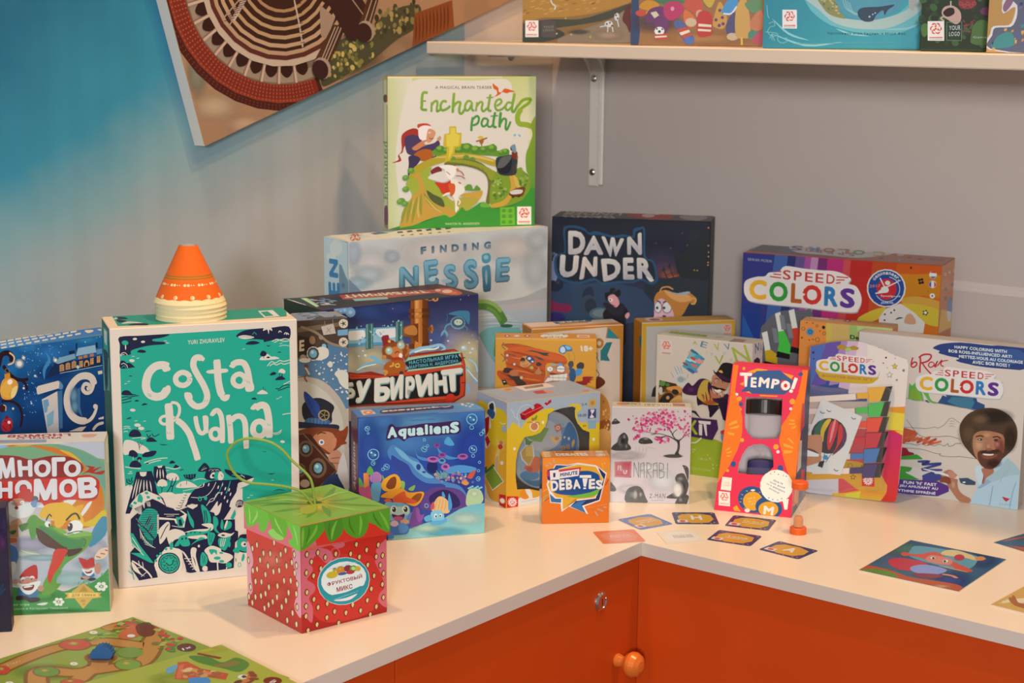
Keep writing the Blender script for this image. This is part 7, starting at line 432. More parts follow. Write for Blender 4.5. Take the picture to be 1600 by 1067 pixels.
ART['booster']={
 'front':[[0,665,1,652,115,0,15,-350,-130,-13],[0,666,111,652,25,0,16,-348,-26,-2],[0,667,136,652,73,0,9,-341,-66,-7],[0,668,209,652,33,0,4,-338,-28,-3],[0,669,242,652,109,0,38,-2,0,-322,-143,-14],[5,670,45,609,17,1,1,-17],[3,671,3,59,610,-2,-7,-5,-5,-6,-2,-7,1,-5,4,-2,7,1,7,5,5,7,2,6,-1,6,-4,2,-7],[5,672,45,609,6,1,0,-6],[3,673,2,108,633,-1,-3,-2,-3,-3,-1,-3,1,-3,2,-1,3,1,3,2,3,3,1,3,-1,3,-2,1,-3],[3,673,2,78,637,-1,-2,-1,-2,-3,-1,-2,1,-2,1,0,3,0,2,2,2,2,1,2,-1,2,-1,1,-3],[3,673,2,22,621,-1,-4,-2,-3,-4,-1,-3,1,-3,2,-1,4,1,3,2,3,4,2,3,-1,3,-3,1,-3],[3,673,2,112,608,-1,-4,-2,-2,-4,-1,-3,0,-2,2,-1,4,0,3,3,3,3,1,3,-1,3,-2,1,-3],[3,673,2,86,578,-1,-4,-3,-3,-4,-2,-5,1,-3,3,-1,4,1,4,3,4,4,1,4,0,4,-3,1,-5],[5,673,29,647,3,0,0,-3],[5,673,55,647,3,0,0,-3],[5,673,11,581,4,0,0,-4],[5,673,87,616,3,0,0,-3],[5,673,43,574,3,0,0,-3],[5,673,58,578,3,0,0,-3],[5,623,102,633,6,0,0,-6],[6,552,5,214,611,140,-6,1,-19,-140,7,'Des cartes'],[6,552,4,213,582,128,-6,0,-15,-128,7,'colorier']],
 'top':[[0,674,389,111,0,-110,-195,0,-193,46,0,64],[0,675,125,111,-9,-25,-21,-12,-29,-1,-26,8,-20,19,-6,11],[0,676,125,111,0,-5,-1,-7,-2,-6,-2,-4,-4,-3,-4,-1,-4,1,-4,4,-3,4,-3,7,-2,7,-1,3],[0,677,116,111,0,-2,-1,-3,-1,-1,-2,-2,-2,0,-1,0,-2,1,-2,2,-1,3,-1,2],[0,678,196,94,1,-8,1,-7,-1,-7,-2,-6,-3,-5,-3,-3,-4,0,-4,1,-4,3,-3,5,-3,6,-2,7,-1,8,-1,7,1,7,2,6,2,3,16,0,3,-4,3,-6],[5,677,182,87,6,3,3,-11],[0,679,153,111,0,-4,-2,-6,-3,-4,-3,-3,-4,-1,-4,1,-4,4,-3,4,-3,7,-1,2],[0,677,141,111,-2,0,-1,0,0,0]],
}
ART['bob']={
 'front':[[10,492,680,1,1,0,652,671,0,4,-52,0,-600],[0,681,304,616,5,6,11,7,15,7,20,5,26,5,30,4,38,1,44,-1,44,0,21,3,113,0,5,-8,0,-72,-26,-9,-40,-1,-37,-1,-28,-1,-26,0,-24,1,-23,1,-22,3,-18,2,-15,2,-12,3,-7,3,3,3,9,3,2,3,-12,3,-19,1,-17,2,-15,3,-13,2,-8,3,0,3,4,3,0,3,-9,2,-13,3],[1,682,445,608,93,29,110,5,15,-43,-91,-22,-94,9],[6,683,4,390,636,205,2,0,-13,-204,-1,'HAPPY COLORING WITH'],[6,683,4,367,618,249,2,0,-12,-248,-2,'BOB ROSS-INFLUENCED ART!'],[6,683,4,410,600,249,2,1,-12,-249,-2,'METTEZ-VOUS AU COLORIAGE'],[6,683,4,464,583,145,1,0,-13,-144,-1,'AVEC BOB ROSS !'],[3,684,5,106,543,2,27,9,4,4,-16,-12,-12,20,-11,-16,-15,-13,6],[3,684,5,169,530,-4,16,13,5,7,-13,-9,-14,-9,6],[3,684,6,226,570,-4,-18,-1,-17,9,-5,11,8,2,11,-11,2,-9,-11],[3,684,7,255,577,3,-21,-1,-23,1,-23],[3,684,7,250,571,17,14,26,4,7,-9,-12,-18,-22,-10,-6,-1],[3,684,6,266,550,17,-21,21,-19],[3,684,5,311,558,-13,0,-7,-13,8,-8,13,8,1,12],[3,684,5,315,542,12,24,-5,-11,-1,-13,-6,-1],[3,684,5,326,545,18,27,-4,-20,13,-6],[3,684,4,335,559,17,10,17,4],[0,685,217,464,12,-10,15,16,15,-19,14,-25,8,-29,-65,2],[1,686,224,433,22,10,21,-31,-2,-17,-40,2],[1,685,272,439,20,-1,18,-34,26,-7,-6,-6,-23,3,-17,17],[0,687,284,401,13,0,7,-11,-13,3],[0,688,336,395,12,20,6,14,19,-5,-13,12,127,2,7,-19,29,-9,1,-13,-40,-15,-70,8],[0,689,374,405,18,22,83,6,7,-22,-11,-24,-57,5],[1,690,245,466,5,23,30,14,26,4,13,13,28,5,19,18,54,-1,47,1,53,1,40,-13,-6,-16,25,-6,15,-28,-6,-31,-24,-15,-144,-2,-140,-2,-29,12],[1,691,243,469,5,22,31,15,25,4,13,13,29,5,19,18,53,-1,47,1,53,1,40,-13,-6,-16,25,-6,15,-29,-6,-30,-24,-15,-144,-2,-140,-3,-29,13],[6,537,6,259,497,53,2,0,-57,-53,-1,'C'],[6,692,6,320,499,56,1,0,-56,-56,-2,'O'],[6,693,6,385,501,33,0,0,-56,-33,-1,'L'],[6,694,6,420,501,56,2,0,-56,-56,-2,'O'],[6,695,6,484,503,40,1,1,-56,-41,-1,'R'],[6,696,6,531,504,43,1,0,-55,-43,-2,'S'],[5,691,421,473,6,1,0,-6],[5,694,424,478,4,0,0,-4],[6,697,2,358,535,24,0,0,-27,-24,0,'S'],[6,697,2,391,535,24,1,0,-27,-24,0,'P'],[6,697,2,424,536,24,1,0,-27,-23,-1,'E'],[6,697,2,456,537,23,0,0,-26,-23,-1,'E'],[6,697,2,489,538,23,0,0,-27,-23,0,'D'],[2,697,4,320,511,33,0],[2,697,4,517,515,13,3],[2,697,4,330,519,23,1],[2,697,4,517,524,24,3],[2,697,4,339,528,14,1],[2,697,4,516,533,36,2],[6,698,2,580,507,11,0,0,-3,-11,0,'TM'],[3,699,2,65,415,100,-2,51,-15,120,-4,78,-6,76,-2],[3,198,2,73,265,139,14,82,5,35,11,13,-3,25,16,18,26,14,6,18,-9,13,-8],[4,700,2,384,324,12,4,15,-2],[4,700,2,384,314,13,4,15,-2],[4,700,2,385,304,13,4,14,-2],[3,701,2,214,311,59,-59,58,3,55,9,29,-2,19,-6],[3,701,2,204,191,39,4,49,0,40,-7,19,-1,10,0,-6,-6,26,-1,45,4,6,3,38,0,35,0],[0,702,106,271,106,5,40,-7,11,-12,-16,-18,-38,-29,-99,-14],[3,703,9,241,225,42,18,-22,-23,54,32,-31,-34,57,30,-34,-28,54,20],[3,703,7,211,234,45,16,-34,-31,45,26],[3,701,2,206,210,36,3,20,-2,22,9,14,-6,22,6,13,-3,19,10,20,-5,15,12,4,-11,19,7,8,8,24,3],[1,704,111,184,99,10,21,-14,20,-4,-1,-14,-45,-6,-93,-6],[1,705,113,140,86,15,52,14,13,3,24,-15,-26,-6,-149,-21],[1,705,115,103,116,13,17,-8,-6,-14,-20,0,27,-13,30,-9,-29,-9,-132,-19],[1,492,238,97,19,21,27,-8,7,-13,-12,-25,-30,9,-27,10],[3,706,10,269,143,49,7,-32,-17,80,15,-53,-24,-23,-13,81,11],[3,706,15,292,81,48,26,-32,-24,58,15,-35,-19,36,6],[0,706,292,87,28,18,53,-6,-6,-21,-74,-11],[0,707,86,1,-2,47,150,14,114,13,53,-16,1,-23,-44,-26,-112,-9],[6,683,4,216,56,136,8,0,-13,-136,-8,"FUN 'N' FAST"],[6,683,4,168,36,190,11,0,-14,-190,-9,'UN JEU AMUSANT AU'],[6,683,4,182,20,167,8,0,-13,-166,-8,'RYTHME EFFRÉNÉ'],[0,708,505,147,30,14,92,49,49,-50,0,-159,-188,1,25,64],[1,709,500,150,23,10,12,-38,-7,-41,-14,11,-11,32],[0,710,548,114,12,13,20,17,18,16,11,18,8,18,10,7,20,-11,22,-22,7,-11,0,-11,-4,-3,-20,-4,-21,-6,-20,-12,-22,-14,-18,-9,-13,0,-9,5],[0,711,551,111,17,-11,-40,-32,-15,-2],[3,131,3,575,85,-4,-44,-5,-39],[3,712,3,639,169,-26,-36,-11,-28],[3,713,4,664,114,-12,-54,-6,-57],[1,714,527,150,40,6,8,-16,-27,-26,-8,-25,-8,3,3,30],[4,715,5,538,122,-2,-17,-4,-18],[1,716,430,296,4,30,24,37,39,25,44,12,44,-3,41,-22,26,-38,5,-45,-12,-43,-29,-37,-41,-39,-40,-5,-34,20,-34,29,-26,35],[7,32,563,367,87,11,2,-37],[7,717,467,284,48,6,4,-67],[7,718,631,285,31,4,4,-62],[7,347,508,348,48,6,2,-33],[1,719,485,261,6,26,27,16,48,2,37,-11,7,-45,-9,-47,-26,-37,-31,-9,-30,21,-22,35],[7,424,510,248,32,4,3,-46],[7,720,539,289,36,5,1,-21],[7,721,594,247,24,3,3,-45],[7,722,581,257,16,2,1,-17],[1,723,508,214,23,12,28,-1,32,7,14,-5,3,-20,-17,-32,-23,-22,-32,2,-22,22],[7,724,574,177,36,5,1,-21],[1,725,522,206,22,5,40,5,-9,-14,-22,-9,-20,0],[1,615,528,212,24,1,18,3,-6,-7,-19,-3,-13,1],[1,726,520,218,23,11,16,1,28,7,4,-11,-23,-8,-24,-3,-20,-4],[7,727,548,245,16,2,2,-25],[1,728,539,231,12,6,12,-3,-4,-5,-16,-2],[5,348,513,267,10,1,0,-5],[5,348,576,273,9,1,0,-5],[5,516,511,267,3,0,0,-2],[3,726,5,496,276,18,7,14,-3],[3,726,5,562,282,17,6,15,-6],[3,729,2,499,255,16,0,10,5],[0,719,488,3,-6,-2,-28,0,-7,2,-13,10,-12,15,-10,12,-7,9,-6,7,-5,7,-3,10,-3,9,-3,5,-7,-3,-8,-7,-5,-3,0,4,2,8,3,8,1,6,1,6,3,6,4,5,6,4,6,3,5,3,5,0,6,0,6,-3,6,-5,5,-5,5,-3,3,-3,3,-5,0,-8,0,-11,0,-11,2,-10,3,-9,5,-9,7,-7,9,-6,9,-4,8,-3,7,-2,5,-3,3,-6,-1,-6],[7,730,389,84,20,3,1,-17],[7,731,419,67,16,2,2,-30],[1,732,363,72,7,20,18,4,17,-6,1,-21,-20,2],[3,729,2,377,108,19,2,20,-3],[0,733,290,115,8,3,137,-13,5,-12,-11,0],[0,734,439,97,35,7,33,-12,-1,-13,-35,-5,-24,5],[5,683,461,84,6,1,0,-3],[4,735,3,379,108,29,-2,28,-11],[1,736,392,110,15,15,15,-11,7,-14,-20,-5],[0,737,613,47,32,-5,-13,-14,-9,5],[6,738,2,604,19,48,4,0,-7,-47,-4,'Cardinal']],
 'top':[[0,488,3,1,12,67,631,-5,13,-62]],
}
ART['kit']={
 'front':[[0,680,1,1,0,586,423,0,0,-586],[0,492,17,569,52,1,2,-66,-53,-1],[0,94,59,555,4,-8,-5,-7,-7,1,6,4,1,5],[5,94,51,544,4,0,0,-4],[0,94,59,538,-6,-7,-9,1,-3,6,7,-3,5,2],[0,94,43,530,-10,1,-3,8,4,5,0,-7,5,-3],[5,94,37,542,4,0,0,-4],[0,94,28,539,-4,9,5,6,7,0,-6,-5,-1,-5],[0,94,28,556,6,8,9,-2,3,-5,-7,3,-6,-3],[5,94,42,554,4,0,0,-4],[0,94,44,564,10,-1,3,-8,-4,-5,0,7,-5,3],[5,94,43,547,3,0,0,-3],[0,94,23,515,42,1,0,-3,-42,-1],[0,95,24,510,41,1,0,-2,-41,-1],[6,739,1,156,571,30,12,-2,-23,-22,2,'A'],[6,126,1,201,581,30,-6,-8,-23,-28,4,'E'],[6,739,1,254,574,23,7,13,-29,-31,-13,'V'],[6,126,1,298,578,26,3,3,-22,-14,-10,'V'],[6,739,1,332,565,62,18,27,-68,-62,-20,'N'],[6,739,1,259,522,41,9,-11,-43,-11,-1,'V'],[6,740,1,220,542,12,-1,-1,-15,-13,0,'X'],[6,741,1,241,535,13,0,-3,-14,-9,1,'Y'],[6,742,1,294,546,19,-5,-1,-10,-18,5,'Z'],[6,743,1,376,510,20,9,4,-13,-20,-6,'A'],[6,743,1,326,519,14,1,-1,-14,-12,-1,'V'],[0,744,159,544,60,-38,-51,-72,-50,29],[0,397,156,539,29,-11,-28,-33,-21,-6],[5,260,170,530,19,-8,-3,-5],[5,745,166,502,13,-6,-3,-6],[5,746,157,484,22,-10,-2,-4],[5,747,186,491,13,-6,-3,-6],[5,748,132,475,13,-6,-2,-4],[5,749,172,472,16,-7,-3,-6],[5,750,158,450,19,-8,-3,-6],[5,751,200,496,13,-6,-5,-9],[5,752,203,506,9,-4,-3,-5],[5,753,151,526,8,-3,-2,-4],[5,754,180,449,8,-3,-3,-6],[5,755,146,493,13,-6,-2,-3],[5,349,164,492,16,-7,-1,-3],[1,106,84,411,-19,21,3,5,23,-20,-14,35,5,7,18,-32,-12,36,7,3,15,-31,-8,26,7,5,14,-26,8,-24,10,19,5,0,-4,-35,-3,-17,-11,-7,-18,4,-15,12],[7,756,113,407,22,2,1,-17],[3,757,2,82,413,-16,21],[3,757,2,100,425,-18,33],[3,757,2,110,431,-15,33],[3,757,2,121,432,-12,31],[3,757,2,141,414,4,19],[3,757,2,131,416,7,-13],[0,758,17,394,75,-8,11,-14,-36,-11,-54,-32],[5,759,30,381,15,2,0,-12],[5,760,54,377,9,1,0,-8],[5,761,23,349,9,1,0,-17],[0,762,13,329,1,-51,106,13,1,79,-54,-2,-36,-35],[1,763,52,366,51,11,18,-17,-17,-16,-37,10,-14,-2],[1,547,78,359,18,2,11,-13,-14,-10,-17,7],[1,614,38,333,29,11,17,-16,-8,-22,-44,-12,-15,6],[5,764,57,322,8,1,0,-8],[1,765,68,309,36,28,15,-5,1,-41,-51,-6],[7,766,45,352,18,2,0,-10],[1,767,121,363,25,34,21,-11,28,30,29,5,29,-12,-14,-22,-42,-36,-35,-7,-29,3],[7,768,161,368,25,3,0,-14],[1,476,190,350,43,-12,85,10,22,-18,-4,-83,-37,61,-49,-51,-8,48,-33,6,-17,-7],[1,769,196,382,21,33,32,-3,-6,-32,15,-29,25,-7,49,22,-2,-38,-35,-21,-46,2,-40,16,-19,19],[4,770,6,201,355,7,1,4,-27],[4,771,6,209,349,7,1,4,-22],[4,770,6,218,343,6,1,3,-17],[4,771,6,225,368,7,-30,2,-12],[4,770,6,233,362,6,-3,2,-34],[4,771,6,242,356,5,-3,1,-29],[4,770,6,249,381,6,-34,0,-24],[4,771,6,258,375,5,-34,0,-18],[4,770,6,266,369,4,-6,0,-41],[4,771,6,273,387,5,-30,-1,-33],[4,770,6,282,374,4,-23,-2,-24],[4,771,6,291,362,3,-17,-3,-16],[4,770,6,298,380,3,-14,-3,-34],[4,771,6,307,367,2,-7,-4,-26],[4,770,6,315,354,2,0,-5,-17],[4,771,6,323,372,2,-24,-6,-9],[7,772,248,323,42,5,0,-14],[1,773,238,411,15,-16,5,-37,18,-12,28,7,14,15,11,-12,-45,-33,-29,18,-19,32],[1,774,251,347,-5,34,15,-16,32,-10,-10,-8,-18,-4],[1,775,252,429,14,15,32,-10,29,-17,-7,-28,-17,-16,-28,-6,-18,15],[7,776,274,418,18,2,1,-17],[1,615,264,379,14,5,18,-5,-14,-11],[1,777,251,395,13,0,18,-5,14,0,21,-5,-14,-5,-14,4,-14,-4,-18,7],[3,777,3,266,426,11,2,7,-4],[3,777,3,295,420,10,1,6,-4],[5,32,277,418,3,0,0,-2],[5,32,300,414,3,0,0,-2],[1,275,258,464,14,-9,27,42,49,-3,-5,-41,-6,-35,-35,3,-26,18,-14,12],[1,767,287,450,28,-14,25,-1,-3,-14,-36,7,-21,14],[1,288,281,460,12,6,7,-9,-5,-3],[0,778,276,343,49,5,11,-104,-29,13,-11,33],[0,476,209,311,32,1,55,6,-25,-24,-17,-22,-10,12,-6,24,-25,2,-20,-6],[0,779,164,280,21,-1,11,-14,15,-16,-18,9,-15,12,-14,1],[0,780,1,1,0,129,36,7,44,13,46,9,40,7,29,4,21,2,22,-1,22,-2,22,-4,24,-8,29,-10,32,-13,29,-17,27,-21,0,-95],[0,781,34,246,138,4,109,2,7,-38,-24,-52,-93,4,-135,-4],[6,110,5,197,239,57,3,-5,-64,-25,0,'T'],[6,110,5,201,224,15,1,1,-48,-14,0,'I'],[6,782,5,158,240,36,-1,3,-61,-41,-3,'K'],[6,110,5,121,239,29,0,2,-59,-29,0,'X'],[3,783,6,168,140,21,3,18,16,7,8],[5,784,176,111,3,0,0,-3],[5,784,185,111,3,0,0,-3],[5,784,178,101,3,0,0,-3],[5,784,268,55,3,0,0,-3],[5,784,286,56,3,0,0,-3],[5,784,270,40,3,0,0,-3],[5,784,217,76,3,0,0,-3],[5,784,243,95,3,0,0,-3],[5,784,254,81,3,0,0,-3],[6,785,1,199,79,45,1,0,-11,-45,0,'YOUR'],[6,785,1,113,35,145,-2,0,-10,-145,-1,'RED EDITION'],[3,785,1,263,82,-1,-3,-2,-3,-4,-1,-3,0,-3,2,-1,4,1,3,2,3,4,1,4,0,2,-2,1,-4],[1,786,297,204,19,8,4,-15,-17,-9],[1,253,299,187,21,6,5,-30,-18,-2]],
 'top':[[0,787,176,1,-171,0,1,126,418,0,0,-44,-11,-58],[0,788,25,59,2,40,166,-6,8,-48],[0,789,37,76,6,11,14,-52,-7,0],[0,789,63,74,7,11,12,-50,-7,0],[0,789,89,73,7,10,12,-48,-7,0],[0,789,115,71,7,10,11,-46,-7,0],[0,789,141,69,7,10,10,-44,-7,0],[0,789,167,67,7,11,9,-43,-7,0],[0,790,320,12,-5,69,59,-7,1,-60],[2,791,8,239,57,23,34],[2,791,8,317,10,32,-5]],
 'right':[[0,8,1,487,0,100,113,0,13,0,0,-253,-112,23],[0,792,22,518,39,5,37,-15,0,-24,-78,14],[6,793,3,25,587,55,-5,-2,-33,-43,-8,'N'],[6,794,2,85,578,30,-2,5,-38,-30,-1,'A']],
}
ART['yellow']={
 'front':[[0,795,5,1,-4,390,0,190,172,2,259,0,0,-582],[0,796,27,1,-7,566,394,2,18,-508,0,-60],[0,797,374,568,42,-2,2,-52,-42,2],[0,94,409,554,3,-6,-5,-6,-5,1,5,3,0,5],[5,94,402,546,3,0,0,-3],[0,94,408,541,-4,-6,-7,1,-3,5,6,-3,4,2],[0,94,395,535,-7,1,-3,7,3,4,1,-6,4,-3],[5,94,391,545,3,0,0,-3],[0,94,383,543,-3,7,4,5,6,-1,-5,-3,-1,-4],[0,94,384,557,4,6,7,-2,3,-4,-6,2,-4,-1],[5,94,395,555,3,0,0,-3],[0,94,397,563,7,-2,3,-6,-3,-4,-1,6,-4,3],[5,94,396,549,3,0,0,-2],[0,94,380,525,34,-1,0,-2,-34,1],[0,95,380,521,34,-1,0,-2,-34,1],[0,84,57,285,18,21,9,-59,-34,2]],
 'top':[[0,798,1,1,0,38,6,84,421,0,4,-32,0,-79,-213,-11],[0,799,44,103,17,15,15,5,27,0,9,-19,5,-29,-4,-25,-18,-17,-27,-12,-20,0,-8,21,-2,34],[5,800,79,66,25,-4,-10,-31],[0,561,42,1,390,21,0,-13,-113,-8]],
 'left':[[10,801,802,29,1,-28,562,0,20,122,0,0,-582],[0,803,85,518,38,5,0,-51,-22,-3]],
}
ART['rk']={
 'front':[[0,804,3,1,-2,197,0,393,191,1,225,0,0,-591],[0,805,11,1,-7,572,338,13,-6,-48,66,-8,9,-529],[0,806,348,584,51,-51,-60,5],[3,807,12,322,516,-2,-8,-5,-6,-8,-2,-8,3,-6,6,-2,8,2,8,6,6,7,2,8,-3,6,-6,2,-8],[0,808,340,519,27,0,-22,-57,13,-26,-28,2,-15,39,0,8],[0,808,313,486,14,1,1,-47,-14,0],[6,809,3,289,479,15,-1,4,-46,-18,1,'R'],[6,808,5,193,515,88,3,5,-82,-92,-2,'PA'],[1,810,297,365,16,3,23,-19,-4,-18,-36,-16],[3,540,3,294,401,15,-23,-11,-13],[1,811,292,394,14,-15,-11,-10],[1,812,307,289,45,-31,10,-80,-52,-26],[1,813,313,167,49,4,-3,-51,-48,4],[0,765,307,124,16,11,23,-2,17,-13,7,-30,0,-40,-5,-31,-16,-15,-12,-3,-15,0,-13,7,-7,34,-1,47],[8,3,814,815,816,14,4.4,6.5,0.75,0,11,307,282,53,-25,3,-137,-52,4]],
 'top':[[0,817,1,1,0,94,5,48,411,0,0,-123,-182,-19],[2,818,9,12,139,3,-98],[2,818,9,23,139,3,-97],[2,818,9,34,139,2,-97],[2,818,9,45,139,2,-97],[2,818,9,56,139,2,-96],[2,818,9,66,139,2,-96],[2,818,9,77,139,2,-95],[2,818,9,88,139,2,-95],[2,818,9,99,139,1,-94],[2,818,9,110,139,1,-94],[2,818,9,120,139,2,-94],[2,818,9,131,139,1,-93],[2,818,9,142,139,1,-93],[2,818,9,153,139,1,-92],[2,818,9,164,139,1,-92],[2,818,9,175,139,0,-91],[2,818,9,186,139,0,-91],[2,818,9,197,139,0,-91],[2,818,9,208,139,0,-90],[2,818,9,218,139,0,-90],[2,818,9,229,139,0,-89],[2,818,9,240,139,0,-89],[2,818,9,251,139,0,-88],[2,818,9,262,139,0,-88],[2,818,9,273,139,-1,-87],[2,818,9,284,139,-1,-87],[2,818,9,295,139,-1,-87],[2,818,9,306,139,-1,-86],[2,818,9,317,139,-1,-86],[2,818,9,328,139,-1,-85],[2,818,9,340,139,-2,-85],[2,818,9,351,139,-2,-84],[2,818,9,362,139,-3,-84],[2,818,9,373,139,-3,-83],[2,818,9,384,139,-3,-83],[2,818,9,395,139,-3,-83],[2,818,9,406,139,-3,-82],[2,818,9,412,139,0,-82],[2,818,9,412,139,0,-81],[2,818,9,412,139,0,-81],[2,818,9,412,139,0,-80],[2,818,9,412,139,0,-80],[0,819,1,1,0,13,416,33,0,-27,-182,-19],[0,820,139,135,110,8,74,0,-18,-40,-165,-19],[6,107,5,287,124,-133,-19,2,26,134,12,'PARK'],[0,821,147,93,149,16,-14,-30,-132,-21]],
 'left':[[0,822,8,592,73,0,59,-4,3,-161,0,-187,-122,-28]],
}
ART['o18']={
 'front':[[10,823,824,1,1,0,585,418,0,0,-585],[1,825,29,566,50,2,83,-16,100,-23,34,-20,-6,-27,-74,6,-6,-54,-13,-41,-133,-2,-47,34,-7,29,37,5,-7,48,-4,27,20,14],[1,826,56,551,56,7,84,-12,83,-30,17,-17,-47,0,-73,16,-70,6,-43,13],[4,827,9,40,486,57,-13,67,-26,46,-10],[4,827,9,24,425,57,-10,70,-9,46,0],[4,827,9,56,538,50,-10,90,-20],[4,827,9,120,487,50,-20,40,-16],[4,827,9,17,449,47,-17,66,-6],[4,828,5,63,459,50,-6,51,-13],[4,828,5,104,426,46,-7,44,-6],[4,828,5,63,514,40,-7,33,8],[3,829,2,36,568,60,0,66,-16],[0,830,126,538,23,5,47,-9,30,-2,-10,-7,10,-6,-23,1,-27,12,-27,6],[0,831,163,522,33,-14,10,-10,-27,7],[1,832,106,494,4,17,19,7,21,-10,0,-21,-13,-13,-20,-4,-14,10],[1,833,126,508,13,12,21,-12,3,-14,-13,-7,-17,14],[5,834,142,508,7,0,0,-6],[5,834,155,495,5,0,0,-4],[5,835,115,502,10,0,0,-10],[5,836,115,494,7,0,0,-4],[3,837,2,113,480,14,-3,9,7],[1,838,164,447,13,17,3,10,7,-13,7,-17,-17,-4,-17,7],[1,839,170,484,10,9,13,-8,-3,-7,-14,-2],[5,840,152,469,8,0,0,-7],[1,841,34,456,9,12,30,-5,11,-10,-20,-7,-27,0],[1,842,60,449,17,11,20,-10,-7,-21,-23,3],[0,839,44,442,30,-10,23,1,24,-31,-17,0,-40,20],[5,843,82,480,8,0,0,-8],[5,844,80,483,5,0,0,-5],[5,845,110,426,6,0,0,-7],[1,758,77,432,27,-10,27,-23,-40,-4],[0,623,27,415,17,2,8,-19,-16,-5],[5,844,39,408,4,0,0,-3],[4,846,3,94,444,16,-1,14,3],[3,847,3,36,575,-8,-14,15,-17],[3,847,3,23,527,13,-13,7,-14],[3,847,3,30,493,10,10,10,4],[3,847,3,50,520,13,4,23,-7],[5,848,50,520,5,0,0,-5],[1,469,43,507,10,-7,-6,-7],[1,849,264,539,3,17,15,10,20,-1,15,-10,2,-13,-10,-2,-14,-2,-8,-10,-15,3],[1,850,269,543,3,12,10,5,8,-10,-1,-14,-13,-3],[1,851,290,563,18,-3,7,-10,-16,-3],[2,59,1,302,533,9,-30],[2,59,1,322,540,9,-24,-3,-17],[1,852,303,489,10,10,11,-3,2,-17,-10,-10,-10,6],[1,853,339,482,14,12,16,-6,-1,-19,-15,-7,-12,7],[1,854,300,465,20,4,13,-10,4,-28,-10,-20,-16,7],[1,373,336,462,24,4,2,-17,-12,-12,-13,1],[1,855,337,411,27,4,3,17,43,0,-13,-10,15,2,-18,-11,7,-5,-17,-3,3,-5,-23,-2],[1,469,212,464,11,11,27,3,40,1,20,-17,-3,-21,4,-30,-13,-52,-93,-1,2,69,10,14],[3,856,6,236,482,20,10,30,-10],[5,548,228,464,14,0,0,-12],[5,511,228,464,13,0,0,-11],[5,857,230,464,2,0,0,-2],[5,548,273,464,20,0,0,-17],[5,511,273,464,18,0,0,-15],[5,857,274,465,2,0,0,-2],[2,835,3,257,465,34,0],[1,858,238,454,8,14,9,-10,-3,-12,-10,0],[1,859,257,454,23,-3,13,4,-10,-14,-19,0],[5,469,302,453,9,0,0,-10],[1,860,224,444,16,5,23,-5,27,4,-7,-7,-33,-4],[0,277,227,437,73,8,0,-17,-70,1],[0,277,220,427,77,-1,0,-12,-60,1,-33,-9],[2,861,1,240,441,1,-28],[2,861,1,265,441,1,-27],[2,861,1,285,441,1,-27],[6,615,6,353,564,53,0,-1,-25,-47,1,'18+'],[1,336,260,487,13,2,10,-7,-10,-4,-13,1],[1,862,235,487,11,1,4,-8,-12,-2]],
 'top':[[0,863,1,144,418,0,0,-131,-418,-8],[0,864,1,1,0,27,418,3,0,-23,-266,-7],[5,865,247,88,59,3,-1,-54],[6,866,4,281,54,-79,-11,6,29,72,7,'Игра'],[6,866,3,293,105,-90,-1,4,18,84,5,'в полёт'],[0,867,343,117,51,-3,1,-58,-55,1],[0,868,351,99,36,-2,0,-27,-38,2],[5,869,49,78,13,1,0,-25],[5,447,49,78,5,0,0,-13],[5,870,89,80,13,1,0,-25],[5,447,89,80,5,0,0,-13],[5,869,133,83,13,1,0,-25],[5,447,133,83,5,0,0,-13]],
 'left':[[0,871,144,586,-132,0,-11,-2,0,-435,143,35]],
}
